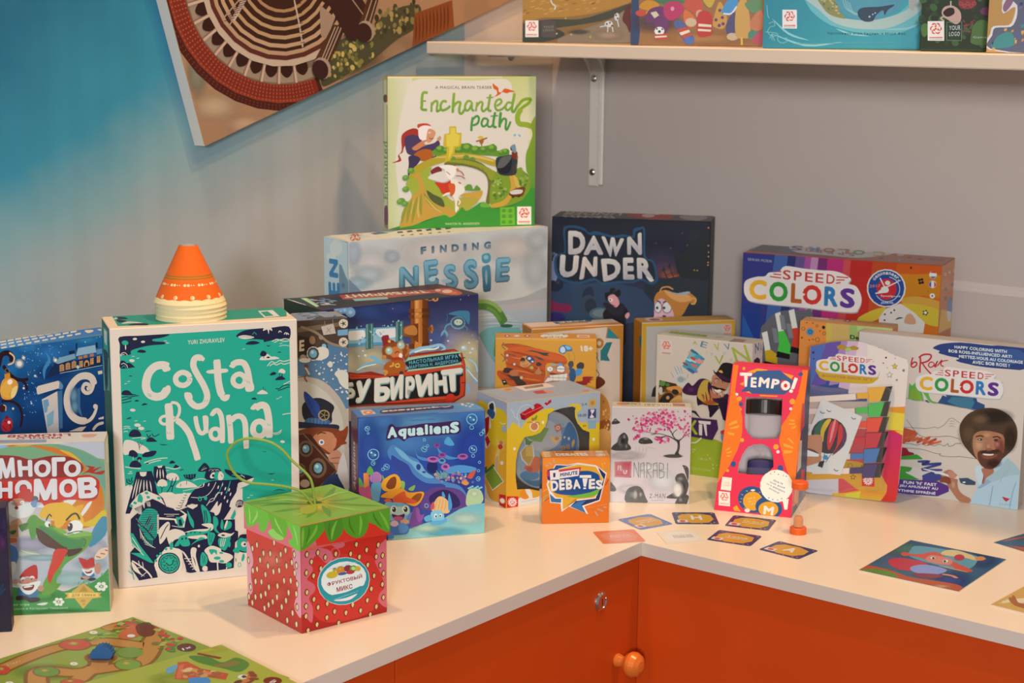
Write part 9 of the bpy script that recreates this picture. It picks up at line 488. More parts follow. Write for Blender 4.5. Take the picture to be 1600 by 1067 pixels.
ART['panel']={
 'front':[[10,1034,1035,1,1,0,1800,3279,-473,0,-1327],[7,1036,99,133,157,-54,-23,-67],[7,1037,51,277,65,-22,-34,-98],[7,1038,233,10,139,-49,-17,-51],[7,1039,1181,-3,170,-54,-41,-131],[7,1040,934,66,175,-56,-38,-118],[1,1041,761,151,133,17,151,-27,122,53,222,-26,-44,-89,-144,-17,-193,-40,-89,-1,-147,-11,-79,16],[8,5,1042,1043,1044,1045,1046,90,6.3,16.8,0.77,0,21,821,161,222,-29,20,-77,-114,-34,-177,-11,-39,52],[8,4,1047,1048,1049,339,60,6.3,18.9,0.83,0,22,1098,214,296,-27,-60,-94,-243,4,-46,44],[0,1050,1349,139,266,-17,-21,-121,-233,0,-70,2],[4,1051,11,1353,128,-13,-58,-24,-59],[4,1051,11,1377,127,-13,-58,-23,-59],[4,1051,11,1402,125,-13,-57,-23,-58],[4,1051,11,1427,124,-13,-58,-22,-57],[4,1051,11,1452,123,-13,-58,-22,-57],[4,1051,11,1477,122,-13,-59,-22,-55],[4,1051,11,1502,120,-13,-58,-21,-55],[4,1051,11,1528,119,-13,-58,-22,-54],[4,1051,11,1553,118,-13,-59,-21,-53],[4,1051,11,1579,116,-13,-58,-21,-52],[0,1052,695,1,-269,0,-109,48,-106,68,-89,80,-69,90,-48,96,-4,13,0,301,29,67,59,81,105,-66,-47,-64,-31,-72,-13,-76,4,-78,22,-79,39,-75,56,-71,71,-63,85,-52,95,-40,102,-26,106,-9],[0,1053,672,1,-131,0,-111,32,-110,51,-97,64,-81,76,-63,84,-44,89,-23,92,-3,91,17,89,36,83,55,75,73,-45,-47,-64,-31,-71,-14,-76,3,-78,21,-78,37,-75,54,-71,70,-64,82,-53,93,-42,101,-28,105,-13],[0,1054,672,1,-30,0,-91,12,-117,33,-107,49,-94,63,-79,73,-62,82,-42,87,-23,90,-3,89,16,86,35,81,54,74,51,-32,-48,-66,-31,-72,-15,-78,3,-79,21,-80,39,-78,55,-72,71,-65,84,-56,95,-42,104,-29,108,-13],[9,1055,60,3.4,4.6,3281,1937,646,56,-114,18,-108,35,-98,50,-85,63,-68,73,-50,80,-30,84,-11,85,9,84,29,78,47,72],[9,1055,60,3.4,4.6,3281,1937,647,41,-118,18,-111,36,-101,52,-87,65,-70,76,-52,83,-31,86,-11,88,10,86,30,81,48,74],[9,1055,60,3.4,4.6,3281,1937,648,26,-121,19,-115,37,-104,54,-90,67,-72,78,-53,85,-32,89,-11,91,10,88,31,84,50,75],[9,1055,60,3.4,4.6,3281,1937,649,10,-125,20,-118,39,-107,55,-92,70,-74,80,-55,88,-33,92,-11,93,11,90,31,86,52,78],[9,1055,60,3.4,4.6,3281,1937,650,-5,-129,21,-121,40,-110,57,-95,72,-76,82,-55,90,-34,95,-12,95,11,94,33,88,52,80],[9,1056,56,4.2,4.2,3281,1937,652,-25,-126,19,-119,38,-109,53,-95,67,-79,78,-61,85,-41,91,-21,92,-1,92,19,89,38,83],[9,1056,56,4.2,4.2,3281,1937,653,-38,-129,20,-121,39,-112,55,-97,68,-80,80,-62,87,-42,92,-22,95,-1,94,19,90,39,85],[0,1057,764,66,-116,-2,-114,17,-108,34,-98,51,-84,64,-68,73,-48,81,-29,84,-9,86,12,83,32,78,50,70,80,-50,-41,-57,-25,-63,-10,-68,8,-69,24,-68,40,-65,55,-59,68,-51,80,-40,87,-27,91,-12,92,2],[0,1058,703,69,-109,7,-105,24,-99,39,-88,52,-75,63,-59,72,-42,77,-23,81,-5,80,13,78,31,73,48,67,37,-23,-44,-61,-28,-67,-12,-71,5,-73,22,-73,38,-71,54,-65,68,-57,80,-47,90,-35,96,-21,98,-6],[1,1059,634,147,-53,6,-6,-32,31,-25,32,17],[2,1060,15,567,160,-10,-81],[2,1061,6,558,162,-12,-80],[1,1059,551,159,-52,13,-13,-29,26,-28,35,12],[2,1060,15,487,181,-27,-75],[2,1061,6,478,184,-29,-74],[1,1059,471,182,-48,21,-19,-26,18,-30,38,6],[2,1060,15,413,213,-44,-67],[2,1061,6,405,218,-46,-66],[1,1059,397,217,-43,26,-25,-21,12,-32,39,0],[2,1060,15,346,255,-57,-58],[2,1061,6,339,260,-59,-56],[1,1059,331,260,-36,32,-29,-17,4,-32,39,-6],[2,1060,15,289,304,-69,-46],[2,1061,6,284,310,-71,-45],[1,1059,276,311,-30,36,-32,-12,-2,-31,36,-11],[2,1060,15,244,359,-79,-34],[2,1061,6,239,366,-79,-33],[1,1059,232,368,-22,39,-34,-7,-9,-30,34,-16],[2,1060,15,210,418,-84,-21],[2,1061,6,207,425,-85,-19],[1,1059,201,429,-13,40,-36,-2,-15,-27,30,-20],[2,1060,15,190,480,-88,-8],[2,1061,6,189,488,-89,-7],[1,1059,183,492,-5,40,-35,4,-21,-24,25,-24],[2,1060,15,183,543,-89,5],[2,1061,6,183,550,-89,6],[1,1059,178,555,5,39,-35,9,-26,-20,21,-26],[2,1060,15,190,604,-88,18],[2,1061,6,192,611,-88,19],[0,1062,1001,275,-84,-65,-105,-44,-117,-18,-120,9,-115,33,-102,54,-82,71,-58,83,-31,89,-4,90,25,86,50,76,271,-169,-12,-18,-5,-20,1,-21,8,-20,14,-19,19,-15,23,-12,26,-6,26,-1,26,4,22,10,18,14],[0,1063,999,260,-88,-64,-107,-41,-119,-15,-122,11,-115,35,-101,56,-82,73,-57,85,-30,90,-3,91,25,86,51,76,26,-16,-47,-71,-24,-80,3,-84,28,-84,54,-78,76,-67,93,-52,107,-32,112,-10,110,15,99,37,81,59],[0,1034,912,260,-83,-44,-95,-25,-102,-3,-100,16,-94,36,-81,51,-64,64,-45,73,-22,76,0,77,23,72,44,64,15,-9,-42,-62,-21,-68,0,-73,21,-73,42,-69,62,-60,77,-49,89,-34,95,-15,96,3,91,24,78,42],[0,1064,882,285,-74,-40,-86,-22,-92,-3,-91,14,-85,32,-73,47,-59,57,-40,66,-21,69,0,70,21,66,40,58,15,-9,-38,-56,-19,-62,0,-66,19,-66,39,-62,55,-54,70,-44,80,-30,86,-14,86,4,81,21,71,38],[0,1065,849,314,-65,-35,-76,-20,-80,-3,-80,12,-75,28,-65,41,-52,51,-36,57,-19,62,0,62,18,58,36,52,14,-9,-33,-49,-17,-55,0,-58,17,-58,34,-55,49,-48,62,-38,71,-26,75,-12,76,3,70,19,62,33],[0,1065,814,344,-55,-30,-65,-18,-68,-3,-69,11,-65,23,-56,35,-45,44,-31,50,-16,53,0,53,15,50,31,45,13,-8,-29,-43,-14,-47,0,-50,15,-50,30,-46,42,-41,53,-33,60,-22,65,-10,64,4,60,16,52,28],[0,1066,781,373,-47,-26,-53,-14,-58,-3,-57,9,-54,19,-48,29,-38,37,-26,42,-14,44,0,45,13,42,26,38,13,-8,-24,-35,-12,-40,0,-41,13,-42,25,-38,35,-34,44,-27,50,-18,53,-8,53,3,50,13,43,24],[0,1067,747,402,-37,-20,-43,-12,-46,-3,-46,7,-44,16,-38,23,-31,29,-21,34,-12,36,0,36,11,34,20,31,13,-8,-19,-28,-10,-31,0,-34,11,-33,19,-30,29,-27,35,-21,40,-15,42,-6,42,3,39,10,34,19],[0,1068,930,244,-88,-46,-101,-26,-107,-4,-107,18,-99,38,-86,54,-67,68,-47,76,-24,81,1,81,24,76,46,68,17,-10,-44,-65,-23,-72,0,-77,22,-77,45,-72,64,-64,82,-52,93,-35,101,-17,102,4,95,24,83,44],[2,1069,8,267,409,142,85],[2,1069,8,242,444,124,53],[2,1070,27,298,427,91,64],[2,1071,4,252,436,55,-3],[2,1071,4,265,443,55,-3],[2,1071,4,279,450,55,-3],[2,1071,4,292,456,56,-2],[2,1071,4,306,463,55,-2],[2,1071,4,319,470,56,-3],[2,1071,4,333,477,56,-3],[2,1071,4,347,484,55,-3],[2,1071,4,360,491,56,-3],[3,1063,9,632,197,11,97,4,112],[2,1062,4,623,209,23,-4],[2,1062,4,627,229,23,-4],[2,1062,4,631,249,23,-4],[2,1062,4,635,269,23,-5],[2,1062,4,639,288,23,-4],[2,1062,4,643,308,22,-4],[2,1062,4,646,328,23,-4],[2,1062,4,650,348,23,-4],[2,1062,4,654,367,23,-4],[2,1062,4,658,387,23,-4],[0,1072,783,347,72,-79,-79,-73,-26,28],[20,1073,1062,834,245,75,-32,-152,-119,-78,39],[2,1074,7,844,232,-127,-111],[2,1074,7,862,227,-128,-111],[2,1074,7,880,221,-128,-111],[0,1075,813,395,207,-59,51,-114,-130,-88,-47,34],[20,1073,1062,1081,299,67,-20,-94,-111,-70,31],[2,1074,7,1095,275,-77,-81],[2,1074,7,1122,267,-78,-86],[2,1072,8,972,321,51,-89],[5,1076,714,90,52,-7,2,-48],[5,1075,702,88,47,-6,2,-44],[5,1076,1019,159,52,-6,3,-47],[5,1075,1006,157,47,-6,3,-43]],
}
ART['straw']={
 'front':[[10,1077,1078,1,1,0,326,165,0,157,-29,0,-297],[1,292,23,256,148,-29,115,-40,19,-122,-59,-55,-153,7,-66,75],[0,1079,1,281,27,0,38,-11,31,-12,14,-11,7,-13,1,-10,-5,-7,-11,-4,-11,0,-11,10,-11,14,-11,9,-9,-3,-8,-9,-5,-10,1,-8,5,-8,1,-8,-7,-9,-10,-8,-6,-8,6,-7,11,-7,9,-8,4,-8,1,-8,-2,-7,-7,-6,-10,-5,-5,-8,2,-10,7,-12,5,-14,0,-16,-1,-18,-3,-11,-6,1,-7,8,-6,8,-1,6,1,7,-3,5,-10,-2,-5,-1],[0,1079,286,224,15,12,19,12,3,-3,0,-227,-3,-2,-16,11,-11,13,-4,9,1,9,3,9,6,7,9,5,5,8,-1,14,-5,16,-6,16,-7,16,-10,16,-6,14,0,11,2,10,2,8,0,7,0,5],[3,1079,3,143,236,-2,-8,-6,-5,-8,-1,-8,4,-5,7,-2,9,2,8,6,5,8,0,7,-3,6,-8,2,-8],[1,1079,104,279,53,-10,3,-14,-26,-1],[-1,1080,1081,7.9,22,256,40,-2,27,-21,-51,-4,34,-29,-53,-3,26,-15,-25,-49,25,-28,-29,-17,44,-13,-45,-19,40,-37,-33,-12,70,27,44,-28,-15,42,43,-14,56,-5,37,-22,24,22,-35,29,-56,-3,72,38,11,42,32,-36,5,36,-1,-81,-11,111,-16,32,25,-1,-62,31,-28,-18,-33,17,-56,11,121,-61,41,59,-84,18,-112,-173],[5,1082,158,140,95,9,28,-80],[5,1083,158,140,93,9,27,-78],[5,683,158,147,84,1,15,-59],[1,1083,86,103,78,-1,65,8,-16,-29,-61,-8,-42,9],[1,225,119,85,45,-2,44,5,-26,-14,-36,2],[6,1084,4,93,151,133,1,2,-16,-131,-1,'ФРУКТОВЫЙ'],[6,1085,4,129,126,60,-1,2,-16,-60,0,'МИКС'],[6,1086,1,122,90,89,9,1,-6,-89,-10,'www.fruktovymix.ru'],[6,1087,1,100,195,117,3,3,-6,-117,-4,'Вкусное Настроение Фруктов'],[5,43,114,170,22,-1,2,-12],[5,1088,147,179,18,-1,2,-14],[5,1089,174,179,16,-1,2,-12],[5,1090,194,175,14,-1,2,-11],[5,1091,211,171,11,-1,2,-9],[5,1092,153,166,18,-1,1,-5],[5,1093,183,165,16,-1,1,-7],[5,1094,123,185,7,0,1,-6],[7,1095,144,183,8,-2,0,-7],[5,1096,194,175,8,-2,0,-6],[2,1097,3,117,190,12,-1]],
 'left':[[10,1098,619,1,1,0,308,119,18,211,0,0,-326],[7,1099,158,199,122,32,-2,-47],[7,1100,185,89,121,34,-2,-54],[0,1101,1,207,1,9,10,6,12,-15,9,-17,5,-10,3,-10,0,-12,-5,-14,-8,-15,-4,-16,2,-17,6,-17,2,-15,-2,-9,-5,-7,-6,-5,-9,-8,-10,-5,-1,1],[0,1102,287,275,14,11,19,5,11,-13,0,-217,-5,-11,-12,3,-10,7,-7,5,-5,10,-2,11,6,14,10,16,6,16,0,15,-5,15,-5,16,-6,18,-6,19,-4,18,-3,16,0,16],[-1,1103,1104,9.3,37,205,29,19,40,-17,42,9,64,14,30,21,52,0,-15,-30,-33,-20,60,17,-11,-27,-107,13,-104,-26,-73,-21,26,-27,27,12,69,29,-17,-33,50,23,35,13,-149,-77,38,9,46,-5,53,18,41,29,40,11,38,-1,-288,-89,-12,-36,42,11,35,13,29,16,71,8,71,35,46,9,-62,-40,-82,-27,-26,-18,-103,-22,77,3,107,35,-28,-33,93,32,-33,-34,55,3,6,58,-133,177]],
}
ART['lid']={
 'front':[[0,1105,1,353,0,-68,337,-17,0,85],[0,1106,46,334,292,-9,0,-61,-278,15],[0,1107,1,353,94,0,2,-3,-5,-13,-5,-11,-3,-6,-3,-3,-6,-5,-9,-7,-10,-7,-11,-6,-8,-5,-7,-4,-7,-3,-6,-2,-7,-2,-5,0,-4,0],[0,1108,86,353,77,0,2,-6,-2,-17,-4,-14,-2,-9,-5,-6,-6,-6,-10,-7,-13,-5,-11,-2,-8,8,-6,12,-4,11,-3,5,0,3,-1,5,-2,12,-3,14],[0,1107,156,353,101,0,4,-6,-3,-14,-3,-12,-1,-10,-2,-8,-3,-8,-4,-6,-6,-6,-6,-5,-7,-2,-7,-1,-9,1,-10,3,-11,6,-9,7,-8,7,-6,8,-5,10,-5,15,-3,16],[0,1109,251,353,87,0,0,-78,-8,-4,-12,6,-11,7,-10,7,-9,8,-8,7,-9,5,-8,3,-6,6,-6,13,-3,14],[4,1110,10,10,348,-1,-26,-3,-38],[4,1110,10,61,348,-8,-22,-29,-33],[4,1110,10,135,348,-15,-28,-6,-32],[4,1110,10,222,348,4,-28,-8,-39],[4,1110,10,296,348,23,-36,14,-33],[4,1111,7,32,350,-1,-26,-11,-27],[4,1111,7,109,350,-4,-27,5,-27],[4,1111,7,181,350,3,-29,19,-33],[4,1111,7,272,350,8,-24,27,-35]],
 'left':[[0,1112,1,352,27,1,313,0,0,-81,-340,-8],[0,1113,9,348,25,5,81,0,10,-2,0,-4,-5,-6,-5,-9,-9,-12,-11,-12,-14,-10,-17,-9,-14,-7,-11,-5,-10,-2,-7,1,-5,3,-2,6,-2,10,-6,17,-5,21],[0,1113,118,351,8,2,27,0,4,-1,3,-8,-1,-10,-4,-11,-4,-11,-7,-11,-7,-9,-8,-7,-9,-5,-8,-2,-7,1,-7,4,-4,5,-1,7,2,8,3,10,5,13,6,14],[0,1114,157,353,110,0,1,-2,-1,-15,-3,-13,0,-8,0,-6,-4,-6,-8,-8,-11,-9,-14,-6,-18,-4,-20,-2,-16,1,-12,2,-8,4,-3,4,6,6,11,7,7,7,-1,6,-4,7,-3,8,-7,9,-7,10],[0,1115,341,353,0,0,0,-77,-8,-5,-15,1,-15,3,-10,1,-9,2,-7,3,-3,4,-1,4,2,5,8,3,10,3,6,6,-7,10,-12,11,-10,11,-7,10,-3,5],[1,1116,152,289,28,17,24,-7,41,-6,-18,-13,-48,-4],[4,1116,10,34,344,5,-29,-1,-30],[4,1116,10,194,348,11,-19,40,-30],[4,1116,10,300,348,16,-25,11,-36],[4,1116,10,84,346,-1,-20,-33,-35]],
 'top':[[0,1117,1,201,0,140,336,0,1,-50,0,-290,-149,0,-185,7],[7,1118,179,183,85,-65,-79,-122],[7,1119,160,141,41,-31,-42,-65],[4,1120,21,12,321,83,-29,59,-89],[4,1120,21,12,262,72,-19,63,-63],[4,1120,21,12,180,54,-9,74,-14],[4,1120,21,75,330,77,-8,25,-107],[4,1120,21,171,330,39,-38,-18,-89],[4,1120,21,327,152,-51,1,-61,25],[4,1120,21,326,27,-70,68,-51,69],[4,1120,21,127,27,29,61,18,57],[4,1120,21,64,62,50,44,47,49],[4,1120,21,327,302,-57,-56,-65,-53],[4,1121,16,186,193,103,39,41,-11],[4,1121,16,187,149,31,-81,38,-58],[4,1121,16,51,100,54,27,57,41],[4,1121,16,58,292,63,-20,39,-59],[1,1122,108,167,33,3,14,-25,-36,-43,-34,-8,-7,26],[5,1123,174,190,20,-16,-9,-13]],
}
ART['cube']={
 'front':[[10,1124,1124,1,417,0,9,429,0,1,-74,0,-72,-429,49],[10,1125,1126,2,1,0,347,429,-49,0,-298],[1,1124,5,393,47,1,22,-41,0,-32,-7,-19,-9,-9,-5,11,3,25,-18,9,-7,13,-18,-23,-7,-6],[1,1125,103,363,36,21,44,9,30,-10,0,-13,-25,-10,-4,-32,-14,-25,-29,-22,-59,0,-29,-22,-7,46,28,22],[0,1124,213,419,68,7,143,0,5,-1,2,-5,0,-121,-14,-8,-19,6,-15,8,-3,4,2,7,-3,9,-10,17,-14,19,-18,15,-27,4,-31,-1,-29,0,-22,2,-19,3,-18,1,-16,-1,-14,-4,-14,-3,-15,-3,-15,-3,-14,-2,-13,-2,-13,-2,-10,2,-13,9,-11,13,9,11,38,8,58,6],[0,1125,284,382,2,4,8,3,8,2,9,0,10,-2,8,-2,6,-4,4,-4,3,-4,1,-4,0,-5,-2,-4,-5,-2,-6,-3,-4,-3,-3,-4,-1,-5,0,-7,3,-9,4,-10,5,-8,7,-7,8,-4,8,-5,8,-7,8,-7,11,-3,16,9,18,12,13,0,0,-87,-13,-5,-21,4,-16,8,-2,14,2,18,-1,15,-9,7,-13,4,-12,6,-12,9,-11,10,-8,11,-4,11,-2,12,0,10,2,9,4,7,-1,7,-9,5,-13,4],[3,1127,2,47,350,0,25,16,27,25,8,20,-6],[3,1127,2,16,398,14,-14,4,-17,18,-12,4,-32],[0,1128,59,377,47,21,11,-11,8,6,-4,13,14,5,15,-5,19,-17,-88,-40,-16,5],[0,1129,59,377,8,-5,14,0,2,-24,-18,6],[2,1130,1,81,372,80,23],[2,1130,1,67,376,16,-6],[0,1128,168,406,10,5,5,-5,6,9,12,4,1,-11,-22,-12],[2,1131,1,168,406,12,-10],[5,626,125,318,21,-2,0,-20],[5,1132,125,318,17,-2,0,-16],[5,1133,118,348,7,-1,0,-7],[1,1134,123,351,13,13,2,-9,-7,-12],[3,1135,4,92,338,11,1,15,-4],[3,1135,4,129,334,15,-2,5,-10],[5,1136,165,330,6,-1,0,-7],[5,1136,36,238,6,-1,0,-6],[5,1136,404,233,6,-1,0,-7],[0,1137,378,399,34,0,1,-31,-35,2],[0,1138,375,360,38,-2,1,-37,-39,1],[1,691,386,356,19,-1,-5,-12,-6,-5,10,-14,-21,1,9,15],[0,1139,376,314,38,-3,0,-34,-38,2],[6,1140,4,344,388,24,1,1,-12,-24,1,'2-4'],[6,1141,4,328,346,39,-3,0,-11,-38,2,'10-20'],[6,1142,4,352,299,16,-1,0,-8,-15,0,'6+'],[5,1143,395,384,9,-1,0,-9],[0,516,52,1,-20,9,11,11,13,9,4,4,5,1,5,3,5,9,4,11,6,8,7,1,8,-1,7,-3,5,-4,3,-5,3,-6,1,-7,1,-8,2,-5,0,-2,2,0,20,2,57,7,76,9,55,2,24,-13,4,-20,-23,-12],[1,1144,63,42,3,20,19,4,7,-15,12,-21,-22,-3],[0,615,144,1,-88,0,4,6,272,12,0,-14],[2,1145,2,67,17,77,3],[0,1146,2,50,53,-8,0,-41,-43,0,-9,2],[0,1147,44,18,-1,-3,5,-3,-2,-3,-5,4,-2,-2,3,-5,-3,-2,-3,5,-3,0,1,-6,-4,0,-1,6,-3,0,-1,-4,-5,1,3,5,-3,2,-4,-4,-3,3,4,3,-2,3,-5,-2,-2,4,6,1,-1,3,-5,1,0,4,6,-2,1,3,-6,3,3,3,4,-4,3,2,-4,5,4,2,2,-5,3,0,-1,5,5,0,0,-5,3,0,1,4,5,-1,-2,-5,2,-2,4,4,3,-3,-4,-3,2,-3,5,2,2,-4,-6,-1,1,-3,6,-1,-1,-4],[5,1146,29,22,11,-2,0,-10],[0,1147,21,30,15,-2,0,-3,-15,2],[0,1147,21,25,15,-2,0,-3,-15,2],[0,1147,21,21,15,-3,1,-3,-16,3]],
 'left':[[0,1148,1,426,9,0,229,0,0,-103,-238,-14],[10,1149,1150,1,296,0,26,238,11,0,-332,-4,0,-161,27],[0,1151,10,385,10,5,14,4,16,2,17,-3,18,-5,18,-4,16,1,17,4,18,2,22,1,23,0,19,-3,12,-8,8,-10,1,-1,0,-30,-12,-7,-22,-12,-11,-8,11,-4,23,0,11,-3,0,-42,-34,-14,-56,-14,-45,-2,-21,23,-11,36,-8,31,-8,17,-5,12,-7,9,-12,5,-12,2,-9,3,-4,4,-1,4],[3,262,3,187,340,19,-5,28,9],[0,1152,200,320,12,7,18,7,9,1,0,-21,-3,-3,-13,-5,-10,-2,-8,3,-6,7],[1,264,93,395,45,16,17,-42,-26,-35,-23,5,11,-37,-39,-21,33,-42,-29,-30,-17,16,-1,99,13,22,13,29],[1,161,99,387,23,16,13,-3,3,-22,-25,-11],[1,1153,83,354,13,19,39,2,14,-14,-20,-23,-26,7],[0,1154,67,328,36,17,-6,-60,-26,-35],[0,602,68,246,20,17,23,-21,-23,-28],[1,562,151,192,15,24,-4,57,10,-1,10,-20,19,17,22,2,-9,-38,-19,-4,-12,-29,-12,-91,-19,-5],[1,1155,172,240,29,13,10,-14,-26,-11],[1,1156,154,177,22,18,-5,-76,-16,-4],[5,1157,198,258,15,3,0,-8],[0,262,67,90,68,59,86,-44,-89,-60],[0,1158,70,91,65,54,80,-41,-83,-54],[0,544,63,125,20,9,3,-13,52,37,10,-6,-68,-49,-17,-1],[0,683,67,60,10,-9,14,-23,16,-18,20,-5,22,1,24,1,25,3,26,4,15,1,0,-14,-180,0,-6,8,5,33],[5,683,205,177,13,3,0,-8],[0,1159,187,1,-1,44,53,9,0,-53],[0,8,229,26,-2,-2,6,-1,-3,-3,-5,1,-3,-2,3,-2,-5,-2,-2,3,-4,-2,0,-3,-5,0,0,3,-4,0,-2,-3,-5,0,4,4,-3,1,-6,-3,-2,2,6,2,-1,2,-7,-1,0,3,7,1,1,2,-6,0,3,3,5,-1,3,2,-3,2,5,2,2,-2,4,1,0,3,6,1,-1,-3,4,0,3,3,5,-1,-4,-3,3,-1,5,2,3,-2,-6,-2,1,-2,6,1,0,-3]],
 'top':[[0,1160,1,230,0,9,430,0,0,-222,-422,-15],[0,1161,1,232,0,-7,19,-205,6,36,-13,178],[1,1036,96,224,34,15,16,-25,3,-27,-25,-12,-37,28],[5,1162,122,205,14,-7,-9,-15],[0,444,170,239,152,0,-2,-74,-152,-21],[2,1163,7,204,217,-12,-39],[2,1163,7,213,218,-13,-39],[2,1163,7,221,218,-12,-39],[2,1163,7,230,219,-13,-39],[2,1163,7,238,220,-13,-39],[2,1163,7,247,220,-13,-39],[2,1163,7,256,221,-14,-39],[2,1163,7,265,221,-15,-38],[2,1163,7,273,222,-14,-38],[2,1163,7,282,223,-15,-39],[2,1163,7,291,223,-16,-38],[0,1164,189,125,53,5,-16,-58,-44,7],[0,1165,237,121,32,-10,-6,-34,-37,-5],[5,1166,388,40,13,-7,-11,-17],[2,1167,3,304,131,39,-29,84,7]],
}
ART['tin']={
 'front':[[5,1168,161,159,154,-19,2,-148],[5,1169,159,157,144,-18,2,-138],[7,1170,252,143,77,-9,2,-101],[7,1171,138,223,94,-11,1,-66],[0,1172,19,102,1,-5,4,-13,8,-13,14,-10,19,-10,19,-7,19,-4,20,-1,21,1,28,5,29,8,18,0,2,-14,-9,-22,-15,-14,-21,-2,-28,6,-26,6,-22,4,-20,4,-18,6,-15,9,-13,11,-9,12,-5,16,-2,18],[7,1173,84,64,45,-6,0,-20],[1,1174,232,192,29,69,35,-23,9,-55,-7,-46,-19,-1,-46,16],[0,1175,62,227,87,26,24,-5,-35,-53,-41,10],[0,1176,60,227,22,-21,15,-2,-15,-16,-18,6],[0,495,38,166,26,23,15,-4,18,3,8,-47,-25,-43,-34,37],[0,1177,42,165,22,21,31,-1,5,-50,-20,-31,-30,34],[0,1178,64,184,30,-2,2,-40,-32,4],[0,1179,195,256,28,6,12,-24,-28,-12],[5,1180,214,245,10,-1,0,-9],[5,1179,214,245,5,-1,0,-4],[1,1181,173,219,29,-14,22,3,8,-13,-19,-4,-7,-14,-19,17],[7,1182,209,201,11,-1,0,-7],[0,1183,54,98,11,12,18,-6,22,37,23,-6,15,-29,-22,-33,-37,4],[1,1184,65,96,19,5,15,-12,-15,-10],[6,1185,6,227,167,40,6,6,-24,-42,0,'SH!'],[1,1186,280,173,9,15,6,-10,-11,-26],[5,1187,266,194,5,-1,0,-7],[5,1187,245,202,4,0,0,-5]],
}
